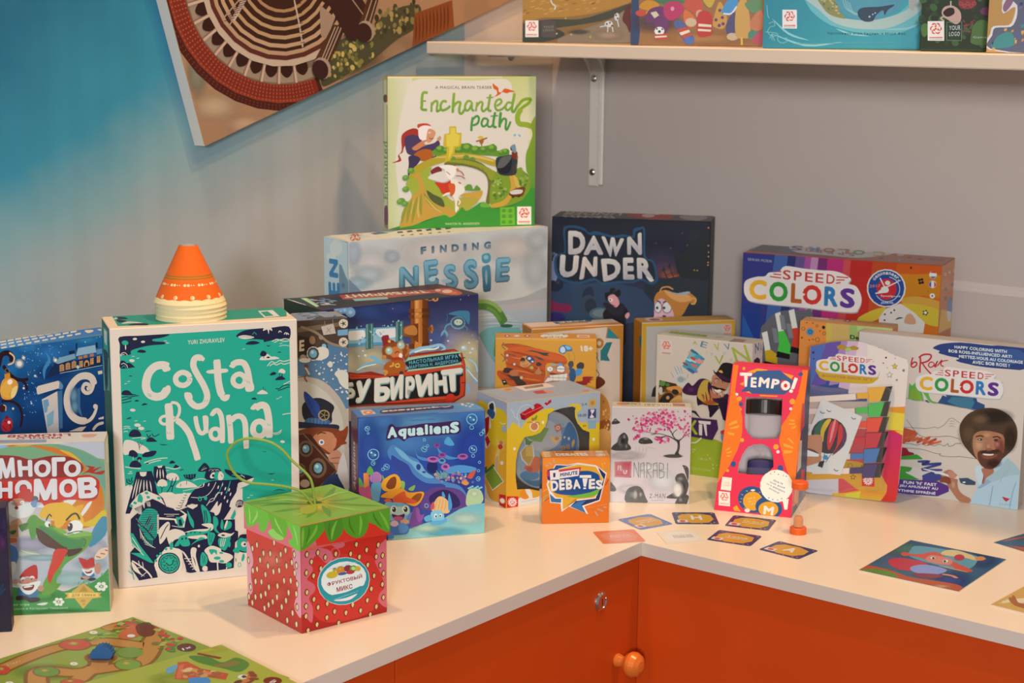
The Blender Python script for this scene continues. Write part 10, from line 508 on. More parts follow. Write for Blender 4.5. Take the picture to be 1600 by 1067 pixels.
ART['tempo']={
 'front':[[0,1188,1,572,0,26,302,0,0,-325,-278,-26],[0,1189,3,598,21,0,-1,-53,0,-53,23,-52,20,-58,6,-53,-1,-38,-8,-40,-24,-68,-38,-73,0,250,5,84],[0,1189,281,598,22,0,0,-241,-1,-7,1,-13,0,-177,-2,-48,-42,92,-36,94,2,66,26,51,25,84,6,60],[5,1190,47,585,6,1,1,-7],[5,1191,276,579,9,1,1,-9],[5,515,32,476,6,0,1,-6],[5,1190,44,459,10,1,1,-10],[5,1191,53,437,9,1,1,-9],[5,1190,55,416,4,0,1,-5],[5,1190,256,465,11,1,1,-12],[5,515,253,435,6,1,1,-6],[0,1190,15,351,11,11,19,9,3,-12,-17,-8,-14,-6],[0,1190,20,335,37,17,-2,-13,-31,-8],[0,1190,252,392,20,0,3,-8,-21,2],[0,1190,251,376,26,2,-1,-7,-23,-2],[0,1190,262,357,19,12,0,-10,-15,-6],[0,1192,62,572,40,18,45,-3,-53,-16],[0,1192,203,581,46,-10,-8,-15],[0,1192,38,519,16,12,-1,-17],[0,1192,66,488,18,7,11,-11],[0,1192,123,482,75,2,-6,-5,-67,-3],[0,1193,46,487,14,21,11,41,29,30,92,11,25,-20,34,-20,-11,-41,-20,-18,-67,-4,-61,-3,-14,9],[6,71,6,32,567,51,3,-1,-59,-37,-2,'T'],[6,71,6,80,551,23,1,4,-42,-24,0,'E'],[6,71,6,114,555,42,-1,0,-42,-43,2,'M'],[6,71,6,166,552,31,-1,-2,-37,-31,-3,'P'],[1,1194,201,526,5,24,20,-5,15,-16,-8,-17,-22,-5],[3,71,11,234,529,0,-7,-5,-6,-6,-2,-6,1,-5,5,-3,7,1,7,4,5,6,3,7,-2,5,-4,2,-7],[5,1194,222,528,4,0,1,-5],[0,71,254,565,13,-4,-10,-45,-13,0],[5,71,246,507,8,1,1,-7],[5,1190,76,291,8,1,1,-8],[5,1195,53,191,11,1,1,-12],[5,1190,34,163,6,1,1,-6],[5,1190,213,276,11,1,1,-11],[5,1196,223,257,7,1,1,-7],[5,1195,240,192,12,1,1,-13],[0,1190,12,319,30,-3,-1,-10,-23,3],[0,1190,15,247,15,11,4,-5,-15,-11],[0,1190,18,235,22,9,1,-8,-19,-5],[0,1190,19,224,18,2,-1,-7,-13,0],[0,1190,253,314,7,4,25,-24,-14,4],[0,1190,239,294,40,-11,2,-8,-37,6],[0,1190,244,265,36,2,-5,-11,-29,-4],[0,896,16,136,39,-1,2,-52,-41,1],[6,1197,4,24,115,25,1,0,-6,-25,-1,'YOUR'],[6,1197,4,24,106,25,1,1,-7,-26,-1,'LOGO'],[0,896,9,77,45,0,7,-56,-45,0],[0,1198,47,63,4,-7,-4,-6,-6,1,5,3,0,5],[5,1198,41,54,3,0,0,-3],[0,1198,48,48,-4,-6,-8,1,-3,5,7,-3,4,2],[0,1198,35,41,-8,2,-4,7,3,4,1,-6,5,-3],[5,1198,29,53,3,0,0,-3],[0,1198,21,50,-4,7,4,6,6,0,-5,-4,0,-5],[0,1198,20,65,5,7,7,-2,3,-5,-6,3,-4,-2],[5,1198,33,63,3,0,0,-3],[0,1198,33,72,9,-1,3,-7,-3,-5,-1,7,-4,3],[5,1198,34,57,3,0,0,-3],[0,1198,20,31,35,0,1,-2,-36,0],[0,1199,20,26,36,0,0,-1,-36,0],[5,1200,147,57,58,-15,-12,-51],[5,1192,148,51,39,4,5,-38],[6,1201,2,126,63,29,8,2,-8,-29,-8,'How to'],[6,1201,2,129,51,29,8,1,-8,-28,-8,'do it'],[6,1201,2,133,39,27,8,2,-8,-27,-7,'right'],[5,896,143,94,9,1,0,-4],[5,1202,131,12,11,1,1,-8],[0,1203,97,74,10,-1,-2,-3],[0,1203,96,57,9,0,-1,-3],[0,1203,114,90,10,0,-2,-4],[0,1203,165,90,9,0,-1,-3],[0,1203,94,44,10,0,-2,-3],[0,1203,113,21,10,-1,-2,-3],[0,1200,266,23,-3,-10,-7,-9,-4,-3,-70,0,-10,8,-7,10,-4,11,0,10,3,11,7,8,9,8,12,4,13,2,14,-1,14,-3,12,-6,10,-9,7,-9,4,-11],[0,1192,251,29,0,-8,-3,-7,-5,-7,-8,-6,0,0,-47,0,0,0,-7,6,-5,7,-2,7,0,8,3,8,6,7,7,5,9,4,10,2,10,0,10,-2,9,-4,6,-5,5,-7],[6,71,6,194,38,41,-2,-2,-34,-38,2,'M'],[0,1192,73,17,14,11,19,-23,-25,0],[5,76,233,120,64,6,8,-65],[0,76,262,69,25,5,-1,-43,-11,-1,-8,26],[6,1204,3,220,146,39,-10,-2,-9,-37,10,'How to'],[6,1204,3,206,137,61,-18,-2,-9,-58,19,'look good'],[6,1204,3,194,129,76,-26,-2,-10,-72,28,'in a passport'],[6,1204,3,206,113,42,-17,-1,-10,-40,19,'picture?'],[5,1205,205,166,3,0,0,-3],[5,1206,219,175,3,0,0,-3],[5,1206,235,167,3,0,0,-3],[5,1205,256,164,3,0,0,-3],[5,1206,267,162,3,0,0,-3],[5,1206,209,70,3,0,0,-3],[5,1206,225,65,3,0,0,-3],[5,1206,244,65,3,0,0,-3],[5,1206,259,72,3,0,0,-3]],
 'top':[],
}
ART['blister']={  # pale lilac area at lower left: reflection on the blister, painted into the art
 'front':[[10,1207,1208,1,621,1,0,162,20,238,14,0,-245,-401,-39],[10,588,1208,1,428,15,-175,-15,-2],[0,1209,1,607,40,17,28,-17,-52,-169,-16,-3],[0,1210,67,626,59,5,-51,-181,-57,-18],[0,1211,126,631,25,6,-23,-182,-39,-10],[0,1212,151,637,45,7,-14,-210,-53,8],[0,799,196,644,65,-2,-14,-215,-77,-7],[0,1213,229,646,169,-31,4,-39,0,-186,-64,-12,-88,17],[0,1214,338,381,64,8,0,-27,-59,0],[0,1215,333,361,69,1,0,-69,-59,-6],[0,1216,1,1,0,266,161,12,24,-278],[0,1217,166,1,-23,276,259,16,0,-292],[10,1218,1219,339,287,63,-16,0,-268,-15,-2,-55,0,-4,155],[0,1220,402,273,-34,16,34,4],[10,1221,1222,140,1,-1,9,45,6,70,21,103,-1,-20,-35],[0,1223,191,13,64,18,-4,-30,-49,0,-3,0],[0,1224,1,95,12,-1,34,-7,126,61,7,1,58,0,53,-17,41,-27,26,-39,-1,-30,-116,0,-62,38,-178,-28],[0,1225,253,103,50,3,5,-50,-51,-3],[0,8,295,77,-1,-3,5,-2,-1,-4,-5,3,-2,-2,4,-4,-4,-3,-3,5,-3,-2,2,-5,-4,-1,-1,6,-3,0,-1,-6,-4,1,2,6,-3,1,-3,-5,-4,3,4,4,-2,3,-5,-3,-2,4,6,2,-1,3,-6,-1,0,5,6,-1,1,3,-6,2,2,4,5,-3,2,3,-4,4,3,2,4,-4,2,1,-1,5,4,1,1,-5,3,0,1,5,4,-1,-2,-5,3,-1,3,4,3,-3,-3,-4,2,-2,4,3,2,-4,-5,-2,1,-3,5,0,0,-4],[5,1225,280,79,10,1,1,-11],[0,8,272,86,15,1,1,-3,-15,-1],[0,8,273,81,15,1,0,-4,-15,0],[0,8,273,76,15,0,0,-3,-15,-1],[3,1226,2,212,131,-1,-4,-3,-4,-4,-1,-4,0,-4,3,-1,4,0,4,3,4,4,1,5,0,3,-3,2,-4],[3,1226,2,194,99,-1,-2,-1,-1,-1,-1,-2,0,-1,1,-1,2,1,1,1,2,1,0,2,0,1,-1,1,-1],[3,1226,2,252,133,0,-1,-1,-2,-1,0,-2,0,-1,1,0,1,0,2,1,1,1,0,1,0,1,-1,1,-1],[5,1227,235,120,4,1,0,-5],[5,1228,218,92,3,0,0,-3],[5,1228,226,88,3,0,0,-3],[5,1228,223,79,3,0,0,-3],[5,1228,214,78,3,0,0,-3],[5,1228,211,86,3,0,0,-3],[1,636,36,512,7,-29,25,-17,79,-4,97,4,28,11,7,26,-137,12],[6,1229,4,59,487,202,4,-1,-12,-202,-1,'BOOSTER PACK N°1'],[1,1230,32,521,2,17,22,9,18,3,9,9,21,3,13,13,40,-2,35,0,39,0,31,-11,-4,-11,19,-5,13,-21,-2,-22,-18,-10,-107,1,-103,1,-22,10],[1,1231,30,523,3,17,21,9,19,3,8,9,21,3,13,13,40,-2,35,0,40,0,30,-11,-3,-11,19,-5,13,-21,-3,-22,-17,-10,-107,1,-103,1,-23,10],[6,537,6,40,544,39,0,4,-41,-39,0,'C'],[6,1232,6,85,544,41,0,4,-41,-41,0,'O'],[6,693,6,133,544,25,-1,3,-40,-24,0,'L'],[6,292,6,159,543,42,0,3,-40,-42,0,'O'],[6,1233,6,207,543,30,0,3,-40,-30,0,'R'],[6,1234,6,241,543,33,0,3,-40,-32,0,'S'],[5,1231,162,523,4,0,0,-4],[5,292,164,527,3,0,0,-3],[6,697,2,111,569,18,0,2,-20,-18,0,'S'],[6,697,2,136,569,17,0,2,-20,-17,0,'P'],[6,697,2,160,569,18,-1,2,-19,-18,0,'E'],[6,697,2,184,568,17,0,2,-19,-18,0,'E'],[6,697,2,208,568,17,0,2,-19,-17,0,'D'],[2,697,3,85,553,24,-1],[2,697,3,230,551,11,3],[2,697,3,91,558,18,0],[2,697,3,230,558,18,1],[2,697,3,98,564,10,1],[2,697,3,229,564,27,1],[3,1235,2,2,532,0,-11,0,-8,0,-3,0,1,0,7,0,10,0,10,0,8,0,4,0,-2,0,-6,0,-10],[6,1236,5,-43,535,22,2,1,-13,-22,-2,'5+'],[5,156,14,573,5,0,0,-5],[5,156,18,548,3,0,0,-3],[5,552,310,578,4,0,0,-4],[5,846,347,578,2,0,0,-2],[5,846,301,555,3,0,0,-3],[5,846,318,538,2,0,0,-2],[0,325,347,560,4,-8,9,-1,-6,-7,3,-8,-9,3,-7,-5,1,9,-7,6,8,2],[0,1237,347,557,4,-6,7,-1,-5,-5,2,-7,-7,3,-6,-4,1,7,-6,4,7,2],[0,325,383,540,3,-4,5,0,-4,-4,2,-5,-5,2,-4,-2,1,4,-4,3,5,2],[0,1238,383,539,2,-4,4,0,-2,-3,1,-4,-4,2,-3,-2,0,4,-3,2,4,1],[0,325,329,524,5,-8,9,0,-6,-7,2,-9,-8,3,-8,-5,1,10,-7,5,9,2],[0,15,329,521,4,-6,7,0,-5,-6,2,-7,-6,3,-7,-4,1,7,-5,5,7,1],[0,325,360,498,2,-3,4,0,-3,-4,2,-4,-4,2,-4,-2,0,4,-3,2,4,1],[0,1239,360,497,2,-3,3,0,-2,-3,1,-3,-3,2,-3,-2,0,3,-3,2,4,1],[0,1240,108,607,25,12,14,-12,13,1,16,8,23,-8,-5,-9,-26,-3,-12,-8,-14,7,-30,1],[5,1241,156,598,13,1,1,-7]],
}
ART['picture']={
 'front':[[0,1242,73,390,169,-56,-50,-182,-17,-60,-174,-3,0,65,15,42],[5,552,115,243,72,-11,-13,-72],[1,1243,54,258,17,36,22,15,-18,-60,9,-25,-19,-9],[1,1244,80,263,17,40,22,7,-22,-52,-3,-40,-10,6],[1,1245,110,220,5,66,17,21,18,-11,-11,-66,-19,-45],[1,1246,150,208,3,82,14,-6,6,-35,-16,-43,-23,-35],[1,792,170,282,15,-22,0,-32,-26,-42,-25,-19,35,50],[1,1247,122,260,10,50,7,-2,-8,-60,-10,-33],[2,552,3,134,177,-23,-42],[2,552,3,104,177,-3,-36],[0,637,85,136,22,6,-7,-31,-20,5],[5,672,109,155,11,1,1,-10],[3,552,3,97,348,10,-7,9,3],[3,552,3,71,339,10,-7,10,3],[3,552,3,199,328,10,-7,9,4],[3,552,3,146,112,10,-7,9,4],[0,1248,1,230,14,3,28,6,17,4,13,1,9,-1,5,-3,2,-6,1,-10,1,-15,1,-18,-1,-15,-1,-11,-2,-8,-5,-2,-8,8,-11,13,-16,8,-26,-6,-21,-9],[0,1249,1,145,9,3,24,5,19,4,17,3,12,2,8,-1,3,-3,0,-5,0,-7,-2,-8,-12,-9,-32,-14,-41,-14,-5,-2],[0,1250,1,179,18,3,25,2,19,-5,14,-9,5,-8,-9,-5,-19,-3,-20,-4,-22,-7,-11,-4],[0,683,1,169,27,10,54,-14,-2,-10,-79,-7]],
}
ART['card_b']={
 'top':[[0,1251,2,2,152,0,0,152,-152,0],[0,1252,17,53,-1,46,18,31,56,10,46,-22,7,-53,-22,-45,-62,-6],[0,818,9,22,38,0,0,34,-38,0],[5,1253,28,39,11,0,0,12],[5,1254,140,22,4,0,0,4],[5,1254,127,12,4,0,0,4],[5,1254,16,140,4,0,0,4],[5,1254,143,140,4,0,0,4],[5,1254,93,9,4,0,0,4],[6,900,5,47,99,74,0,0,-13,-74,0,'Как быстро'],[6,900,5,47,79,74,0,0,-14,-74,0,'уснуть?']],
}
ART['card_c']={
 'top':[[0,1255,2,2,163,0,0,155,-163,0],[0,1252,18,54,-1,47,20,32,60,9,50,-22,7,-54,-24,-45,-66,-7],[0,818,10,22,40,0,0,35,-40,0],[5,1253,30,40,12,0,0,13],[5,1254,150,22,4,0,0,4],[5,1254,137,13,4,0,0,4],[5,1254,17,142,4,0,0,4],[5,1254,154,142,4,0,0,4],[5,1254,100,9,4,0,0,4],[6,900,5,67,117,43,0,0,-60,-43,0,'H']],
}
ART['card_e']={
 'top':[[0,1255,2,2,166,0,0,149,-166,0],[0,1252,19,52,-2,46,20,30,61,10,51,-22,7,-52,-24,-44,-68,-6],[0,818,10,21,41,0,0,34,-41,0],[5,1253,30,38,12,0,0,12],[5,1254,152,21,4,0,0,4],[5,1254,139,12,4,0,0,4],[5,1254,17,138,4,0,0,4],[5,1254,156,138,4,0,0,4],[5,1254,102,9,4,0,0,4],[6,900,5,51,98,81,0,0,-14,-81,0,'Танец в'],[6,900,5,51,78,81,0,0,-14,-81,0,'автобусе']],
}
ART['card_f']={
 'top':[[0,1255,2,1,167,0,0,139,-167,0],[0,1252,19,48,-2,43,21,28,61,9,51,-20,7,-48,-24,-42,-68,-5],[0,818,10,20,41,0,0,31,-41,0],[5,1253,31,35,12,0,0,11],[5,1254,154,20,4,0,0,3],[5,1254,140,11,4,0,0,3],[5,1254,17,128,4,0,0,3],[5,1254,157,128,4,0,0,3],[5,1254,102,9,4,0,0,3],[6,900,5,51,91,82,0,0,-13,-82,0,'Тема'],[6,900,5,51,72,82,0,0,-12,-82,0,'свободная']],
}
ART['card_g']={
 'top':[[0,1255,2,1,166,0,0,137,-166,0],[0,1252,19,47,-2,42,20,28,62,8,50,-19,7,-48,-24,-40,-67,-5],[0,818,10,19,41,0,0,31,-41,0],[5,1253,31,35,12,0,0,11],[5,1254,153,19,4,0,0,3],[5,1254,139,11,4,0,0,3],[5,1254,17,125,4,0,0,3],[5,1254,156,125,4,0,0,3],[5,1254,102,8,4,0,0,3],[6,900,5,68,103,44,0,0,-53,-44,0,'A']],
}
ART['card_a']={
 'top':[[0,1256,2,2,160,0,0,151,-160,0],[0,1257,18,53,-2,46,20,31,59,10,49,-22,7,-53,-23,-45,-66,-6],[6,1258,5,49,99,79,0,0,-8,-79,0,'ХОЧУ'],[6,1258,5,49,86,79,0,0,-8,-79,0,'СЫГРАТЬ'],[6,1258,5,49,74,79,0,0,-9,-79,0,'ЕЩЁ РАЗ']],
}
ART['card_d']={
 'top':[[0,615,2,2,152,0,0,150,-152,0],[0,225,17,52,-1,46,18,31,56,9,47,-22,6,-52,-21,-44,-63,-6],[6,1259,5,47,98,75,0,0,-8,-75,0,'Что лучше:'],[6,1259,5,47,85,75,0,0,-8,-75,0,'кошка или'],[6,1259,5,47,73,75,0,0,-9,-75,0,'собака?']],
}
ART['tile_a']={
 'top':[[20,1260,1261,1,1,0,364,439,0,0,-364],[7,1262,325,341,58,-74,-105,-47],[7,1263,93,61,55,-70,-126,-52],[7,1264,382,60,43,-55,-104,-41],[1,1265,322,315,72,-6,22,-188,-48,-43,-128,-10,-17,107,29,109],[0,1266,1,1,0,364,60,0,9,-10,3,-24,-5,-33,-6,-32,-8,-28,-10,-27,-5,-27,4,-26,8,-26,7,-27,5,-31,4,-31,-5,-23,-15,-19],[0,134,1,361,2,2,15,-7,20,-16,13,-18,3,-21,-2,-23,-7,-19,-11,-17,-14,-13,-12,-5,-7,4],[7,1267,13,68,27,-35,-25,-11],[1,1268,151,325,44,1,26,-31,5,-65,-20,-33,-74,-20,-35,45,1,54],[1,1269,257,323,33,2,-3,-32,22,-27,54,-33,-46,-61,-30,-49,-27,-52,-23,-27,-26,19,4,37,27,23,-1,59,19,63,4,38,-18,23],[1,1270,269,233,47,-1,8,-39,-13,-42,-56,-17,-19,40,4,38],[1,1271,352,211,50,2,26,-32,-16,-55,-26,-41,14,-18,-5,-8,-36,16,3,55,-15,48],[5,1272,353,141,12,-15,-35,-14],[5,1273,388,77,12,-15,-25,-10],[5,473,289,214,6,-7,-14,-6],[5,473,282,164,6,-8,-16,-6],[5,1274,288,212,3,-4,-12,-5],[5,1274,279,165,3,-4,-12,-5],[1,1275,142,235,50,-20,15,-48,-18,-48,-62,9,-30,52,7,33],[1,1276,79,202,35,-44,15,-47,-46,4,-27,47],[3,196,16,137,115,5,-34,-15,-23],[4,1277,9,219,167,-3,-55,-3,-66],[3,1269,18,262,325,14,-18,-12,-24]],
}
ART['tile_b']={
 'top':[[0,1278,1,365,288,0,-230,-295,-58,41],[0,1266,1,341,11,-11,15,-37,19,-42,29,-46,32,-51,16,-40,-10,-29,-26,-18,-28,3,-29,35,-29,55],[4,1279,16,33,354,82,-10,65,-10]],
}
ART['tile_c']={
 'top':[[0,1280,1,365,265,0,39,-144,-304,-45],[4,1281,25,25,353,78,-32,85,-68],[4,1282,25,53,353,38,-38,66,-76],[4,1281,25,81,353,-2,-43,49,-84],[4,1282,25,110,353,-43,-49,31,-92],[4,1281,25,138,353,-83,-55,14,-99]],
}
ART['board_a']={
 'top':[[0,1283,749,749,0,-748,-748,0,0,748],[7,1284,196,304,90,82,62,-42],[7,1285,243,553,43,39,42,-31],[3,940,73,88,108,-12,112,-23,124,3,110,53,102,121,65,-27,57,-38,35],[3,940,73,203,678,79,-72,53,-74,-15,-47,-23,-63,-41,-71,-33,-22,-55,-34,45,-41,65,-37],[3,940,73,201,479,64,-45,10,-41,44,-75],[3,940,73,37,622,1,57,56,32,75,-7],[3,1286,50,88,108,-12,112,-23,124,3,110,53,102,121,65,-27,57,-38,46],[3,1286,50,203,678,79,-72,53,-74,-15,-47,-23,-63,-41,-71,-33,-22,-55,-34,45,-41,65,-37],[3,1286,50,201,479,64,-45,10,-41,44,-75],[3,1286,50,26,622,12,57,56,32,75,-7],[5,940,70,484,38,35,41,-28],[5,1287,70,484,34,31,36,-25],[7,1288,58,487,17,16,18,-12],[5,940,192,301,31,28,36,-24],[5,1289,192,301,28,25,31,-21],[7,1288,180,303,14,13,16,-11],[5,940,322,495,31,29,38,-28],[5,1290,322,495,28,25,33,-24],[7,1288,310,498,14,13,17,-12],[5,940,432,437,34,31,40,-30],[5,1290,432,437,31,28,35,-26],[7,1288,420,440,15,14,18,-13],[5,940,89,223,15,14,32,-20],[5,1287,89,223,14,13,28,-18],[7,1288,76,225,7,6,14,-9],[5,940,315,305,27,24,23,-16],[5,1287,315,305,24,22,20,-14],[7,1288,303,307,12,11,10,-7],[5,940,215,475,37,34,38,-27],[5,1291,210,478,31,28,30,-21],[5,1175,248,558,29,27,36,-27],[1,1292,100,622,-23,35,-5,34,-1,37,53,-27,31,-47,-5,-33,-24,-12],[0,1293,71,710,-6,15,1,16,6,8,24,0,21,-6,22,-10,17,-12,15,-13,9,-13,2,-11,-5,-10,-7,-7,-10,-3,-12,1,-16,5,-21,11,-23,14],[5,1294,135,644,9,9,11,-8],[8,5,1295,1296,1297,1298,1299,40,6.8,15.9,0.6,0,23,20,644,-5,101,191,-8,18,-39,-121,51,-24,0,-22,-72],[8,4,1296,1300,1301,1302,24,7.9,17.0,0.6,0,24,195,709,84,21,57,-93,-79,0],[8,3,1303,1296,1304,20,6.8,13.6,0.6,0,25,24,534,30,121,35,-25,-9,-100],[5,1093,34,708,7,7,11,-8],[5,1093,220,717,7,7,10,-8],[5,1093,265,732,7,7,10,-8],[5,1093,291,681,7,7,10,-7],[5,1093,308,653,7,7,10,-7],[5,1305,339,698,22,20,27,-21],[6,1306,4,336,682,2,32,14,-8,1,-31,'1x'],[5,900,26,582,10,9,13,-9],[5,1307,26,582,3,3,5,-3],[5,900,199,391,9,8,12,-8],[5,1307,199,391,3,3,4,-3],[5,900,187,181,9,8,11,-7],[5,1307,187,181,3,2,4,-3],[2,1308,23,392,466,9,272],[6,1309,1,52,257,4,46,18,-9,-4,-46,'START']],
}
ART['board_b']={
 'top':[[0,1310,468,749,0,-748,-467,0,0,748],[7,1118,-6,678,63,73,34,-21],[7,1311,154,499,60,70,62,-37],[1,1312,17,625,43,40,66,8,-5,53,68,1,34,-56,-51,-21,-92,-31],[1,1313,129,638,5,35,6,36,25,0,2,-46],[0,1314,39,573,13,25,77,2,83,40,35,-33,-60,-33,-13,-34,-5,-24,-23,-18],[0,1315,13,660,80,34,5,-14,-77,-30],[0,1316,64,563,-1,18,90,-66,-10,-10],[1,1317,61,522,-5,41,42,-36,-1,-21],[1,1318,168,533,28,42,38,-13,-24,-44],[8,4,283,1319,1320,1321,26,9.0,20.3,0.6,0,26,97,554,31,36,85,33,-32,-56,-19,-41],[5,1294,260,658,10,12,14,-9],[5,1322,260,658,3,4,5,-3],[8,3,1323,1324,1325,14,9.0,18.1,0.6,0,27,241,693,66,1,14,-32,-36,-41],[5,1326,341,706,18,21,24,-16],[6,1327,4,344,691,-8,27,18,-6,6,-26,'S']],
}

def frame(w,h,d,side):
    return{'front':((0,0,0),(1,0,0),(0,0,1),(0,-1,0)),'top':((0,0,h),(1,0,0),(0,1,0),(0,0,1)),
            'left':((0,d,0),(0,-1,0),(0,0,1),(-1,0,0)),'right':((w,0,0),(0,1,0),(0,0,1),(1,0,0))}[side]
def game_box(key,label,cols,mat=PRINT,name='game_box',cat='game box',group=None,tray='d8d0c4',lid_share=None,bev=.0008):
    x,y,yaw,lean,w,h,d,z=GEO[key]
    e=empty(name,(x,y,z),(-lean,0,yaw));tag(e,label,cat,group)
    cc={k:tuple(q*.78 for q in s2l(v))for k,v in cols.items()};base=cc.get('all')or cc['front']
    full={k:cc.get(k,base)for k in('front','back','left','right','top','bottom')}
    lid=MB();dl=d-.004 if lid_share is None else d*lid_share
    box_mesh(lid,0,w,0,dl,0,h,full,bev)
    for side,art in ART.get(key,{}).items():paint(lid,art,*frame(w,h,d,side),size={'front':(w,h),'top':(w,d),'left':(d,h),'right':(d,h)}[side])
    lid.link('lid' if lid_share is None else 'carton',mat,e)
    if lid_share is None:
        t=MB();box_mesh(t,.0012,w-.0012,dl,d,.0004,h-.0012,s2l(tray),.0005);t.link('tray',mat,e)
    return e

# ------------------------------------------------------------------ setting
def wall_mat(name,film):
    m,n,l,b=nt(name);g=n.new('ShaderNodeNewGeometry');sp=n.new('ShaderNodeSeparateXYZ');l.new(g.outputs['Position'],sp.inputs[0])
    paint_c=noise_mix(n,l,s2l('c2bcba'),s2l('c8c2c0'),3)
    if not film:
        l.new(paint_c,b.inputs['Base Color']);b.inputs['Roughness'].default_value=.55
        return m
    # printed sky: deep blue up to the left, pale clouds down to the right
    t=n.new('ShaderNodeTexNoise');t.inputs['Scale'].default_value=3.0;t.inputs['Detail'].default_value=4;t.inputs['Roughness'].default_value=.5
    mp0=n.new('ShaderNodeMapping');mp0.inputs['Scale'].default_value=(1,.9,1.2);l.new(g.outputs['Position'],mp0.inputs[0]);l.new(mp0.outputs[0],t.inputs['Vector'])
    def math(op,*ab):
        q=n.new('ShaderNodeMath');q.operation=op
        for i,v in enumerate(ab):
            if isinstance(v,(int,float)):q.inputs[i].default_value=v
            else:l.new(v,q.inputs[i])
        return q.outputs[0]
    s=math('ADD',math('MULTIPLY',sp.outputs['Y'],.85),math('MULTIPLY',sp.outputs['Z'],-2.0))  # grows to the right and down
    s=math('ADD',s,math('MULTIPLY_ADD',t.outputs['Fac'],.7,1.18))
    rp=n.new('ShaderNodeValToRGB');el=rp.color_ramp.elements
    for p,c in((0,'12688f'),(.3,'2f8aae'),(.5,'76a4b4'),(.74,'a2adb5'),(1,'b0b6bb')):
        e=el.new(p)if p not in(0,1)else el[0 if p==0 else-1];e.color=(*s2l(c),1)
    mr=n.new('ShaderNodeMapRange');mr.inputs['From Min'].default_value=0;mr.inputs['From Max'].default_value=1;l.new(s,mr.inputs['Value']);l.new(mr.outputs[0],rp.inputs[0])
    # film stops short of the corner, bare paint beyond
    mx=n.new('ShaderNodeMixRGB');l.new(math('GREATER_THAN',sp.outputs['Y'],.383),mx.inputs[0]);l.new(rp.outputs[0],mx.inputs[1]);l.new(paint_c,mx.inputs[2])
    l.new(mx.outputs[0],b.inputs['Base Color']);b.inputs['Roughness'].default_value=.3
    # the film is not quite flat: soft upright waves
    wv=n.new('ShaderNodeTexNoise');wv.inputs['Scale'].default_value=9;mp=n.new('ShaderNodeMapping');mp.inputs['Scale'].default_value=(1,1,.06)
    l.new(g.outputs['Position'],mp.inputs[0]);l.new(mp.outputs[0],wv.inputs['Vector'])
    bp=n.new('ShaderNodeBump');bp.inputs['Strength'].default_value=.6;bp.inputs['Distance'].default_value=.02;l.new(wv.outputs['Fac'],bp.inputs['Height']);l.new(bp.outputs[0],b.inputs['Normal'])
    return m
m=MB();box_mesh(m,-.66,-.60,-1.6,.662,-.75,1.6,(1,1,1),.001);struct(m,'wall_left',wall_mat('sky_film_wall',True))
m=MB();box_mesh(m,-.60,2.2,.602,.662,-.75,1.6,(1,1,1),.001);struct(m,'wall_right',wall_mat('grey_wall_paint',False))
m=MB();box_mesh(m,-.66,2.2,-2.2,.662,-.80,-.75,(1,1,1),.001);struct(m,'floor',plain('hall_carpet','5a5550',.9,scale=200))
m=MB();box_mesh(m,.095,2.2,.6008,.602,.2405,.2555,(1,1,1),.001);struct(m,'pale_strip_1',plain('pale_strip_paint','d8d2d0',.5))  # thin, slightly paler strip along the right wall

# worktop, L-shaped, one piece
TOP=plain('white_laminate','e2dcd4',.28,var=.015,scale=6)
EDGE=plain('edge_banding','cfc8c2',.45,var=.02)
ct=empty('worktop',(0,0,0));tag(ct,'white L-shaped laminate worktop carrying the games','worktop')
Lp=[(-.5985,-1.25),(-.0006,-1.25),(-.0006,.0006),(1.0,.0006),(1.0,.6005),(-.5985,.6005)]
def slab(poly,z0,z1):
    mb=MB();n=len(poly)
    for t in tessellate_polygon([[Vector((*p,0))for p in poly]]):
        a=[poly[i]for i in t]
        if(a[1][0]-a[0][0])*(a[2][1]-a[0][1])-(a[1][1]-a[0][1])*(a[2][0]-a[0][0])<0:a=a[::-1]
        mb.face([(*p,z1)for p in a],(1,1,1));mb.face([(*p,z0)for p in a[::-1]],(1,1,1))
    for i in range(n):
        p,q=poly[i],poly[(i+1)%n];mb.face([(*p,z0),(*q,z0),(*q,z1),(*p,z1)],(1,1,1))
    return mb
slab(Lp,-.0164,0).link('top_board',TOP,ct)
m=MB();box_mesh(m,-.0006,0,-1.25,.0006,-.0166,.0,(1,1,1),.0002);m.link('edge_strip',EDGE,ct)
m=MB();box_mesh(m,0,1.0,0,.0006,-.0166,.0,(1,1,1),.0002);m.link('edge_strip',EDGE,ct)

ORANGE=plain('orange_lacquer','c4480f',.38,var=.03,scale=4)
DARK=plain('dark_purple_edge','3a1526',.5)
cb=empty('cabinet',(-.3,-.6,-.75));tag(cb,'orange cabinet under the left arm of the worktop, with knob and lock','cabinet')
def part(mb,name,mat,par):
    o=mb.link(name,mat);o.parent=par;o.matrix_parent_inverse=Matrix.Translation(-Vector(par.location));return o
m=MB();box_mesh(m,-.58,-.028,-1.24,.0095,-.745,-.0185,(1,1,1),.001);part(m,'body',ORANGE,cb)
m=MB();box_mesh(m,-.58,-.0115,-1.24,.0085,-.0185,-.0166,(1,1,1),.0003);part(m,'top_rail',DARK,cb)
m=MB();box_mesh(m,-.0275,-.010,-.418,.00995,-.740,-.0187,(1,1,1),.0002);door=part(m,'door',ORANGE,cb)
m=MB();box_mesh(m,-.0275,-.010,-1.24,-.4195,-.740,-.0187,(1,1,1),.0008);part(m,'door',ORANGE,cb)
KN=plain('orange_knob_lacquer','d9742c',.25)
m=MB();lathe(m,[(.0075,0),(.0085,.002),(.0075,.006),(.006,.010),(.0065,.0135),(.012,.0165),(.0150,.0215),(.0152,.026),(.0125,.032),(.0065,.0355),(0,.036)],32,axis='x',c=(-.010,-.0325,-.139));k=m.link('knob',KN);k.parent=door
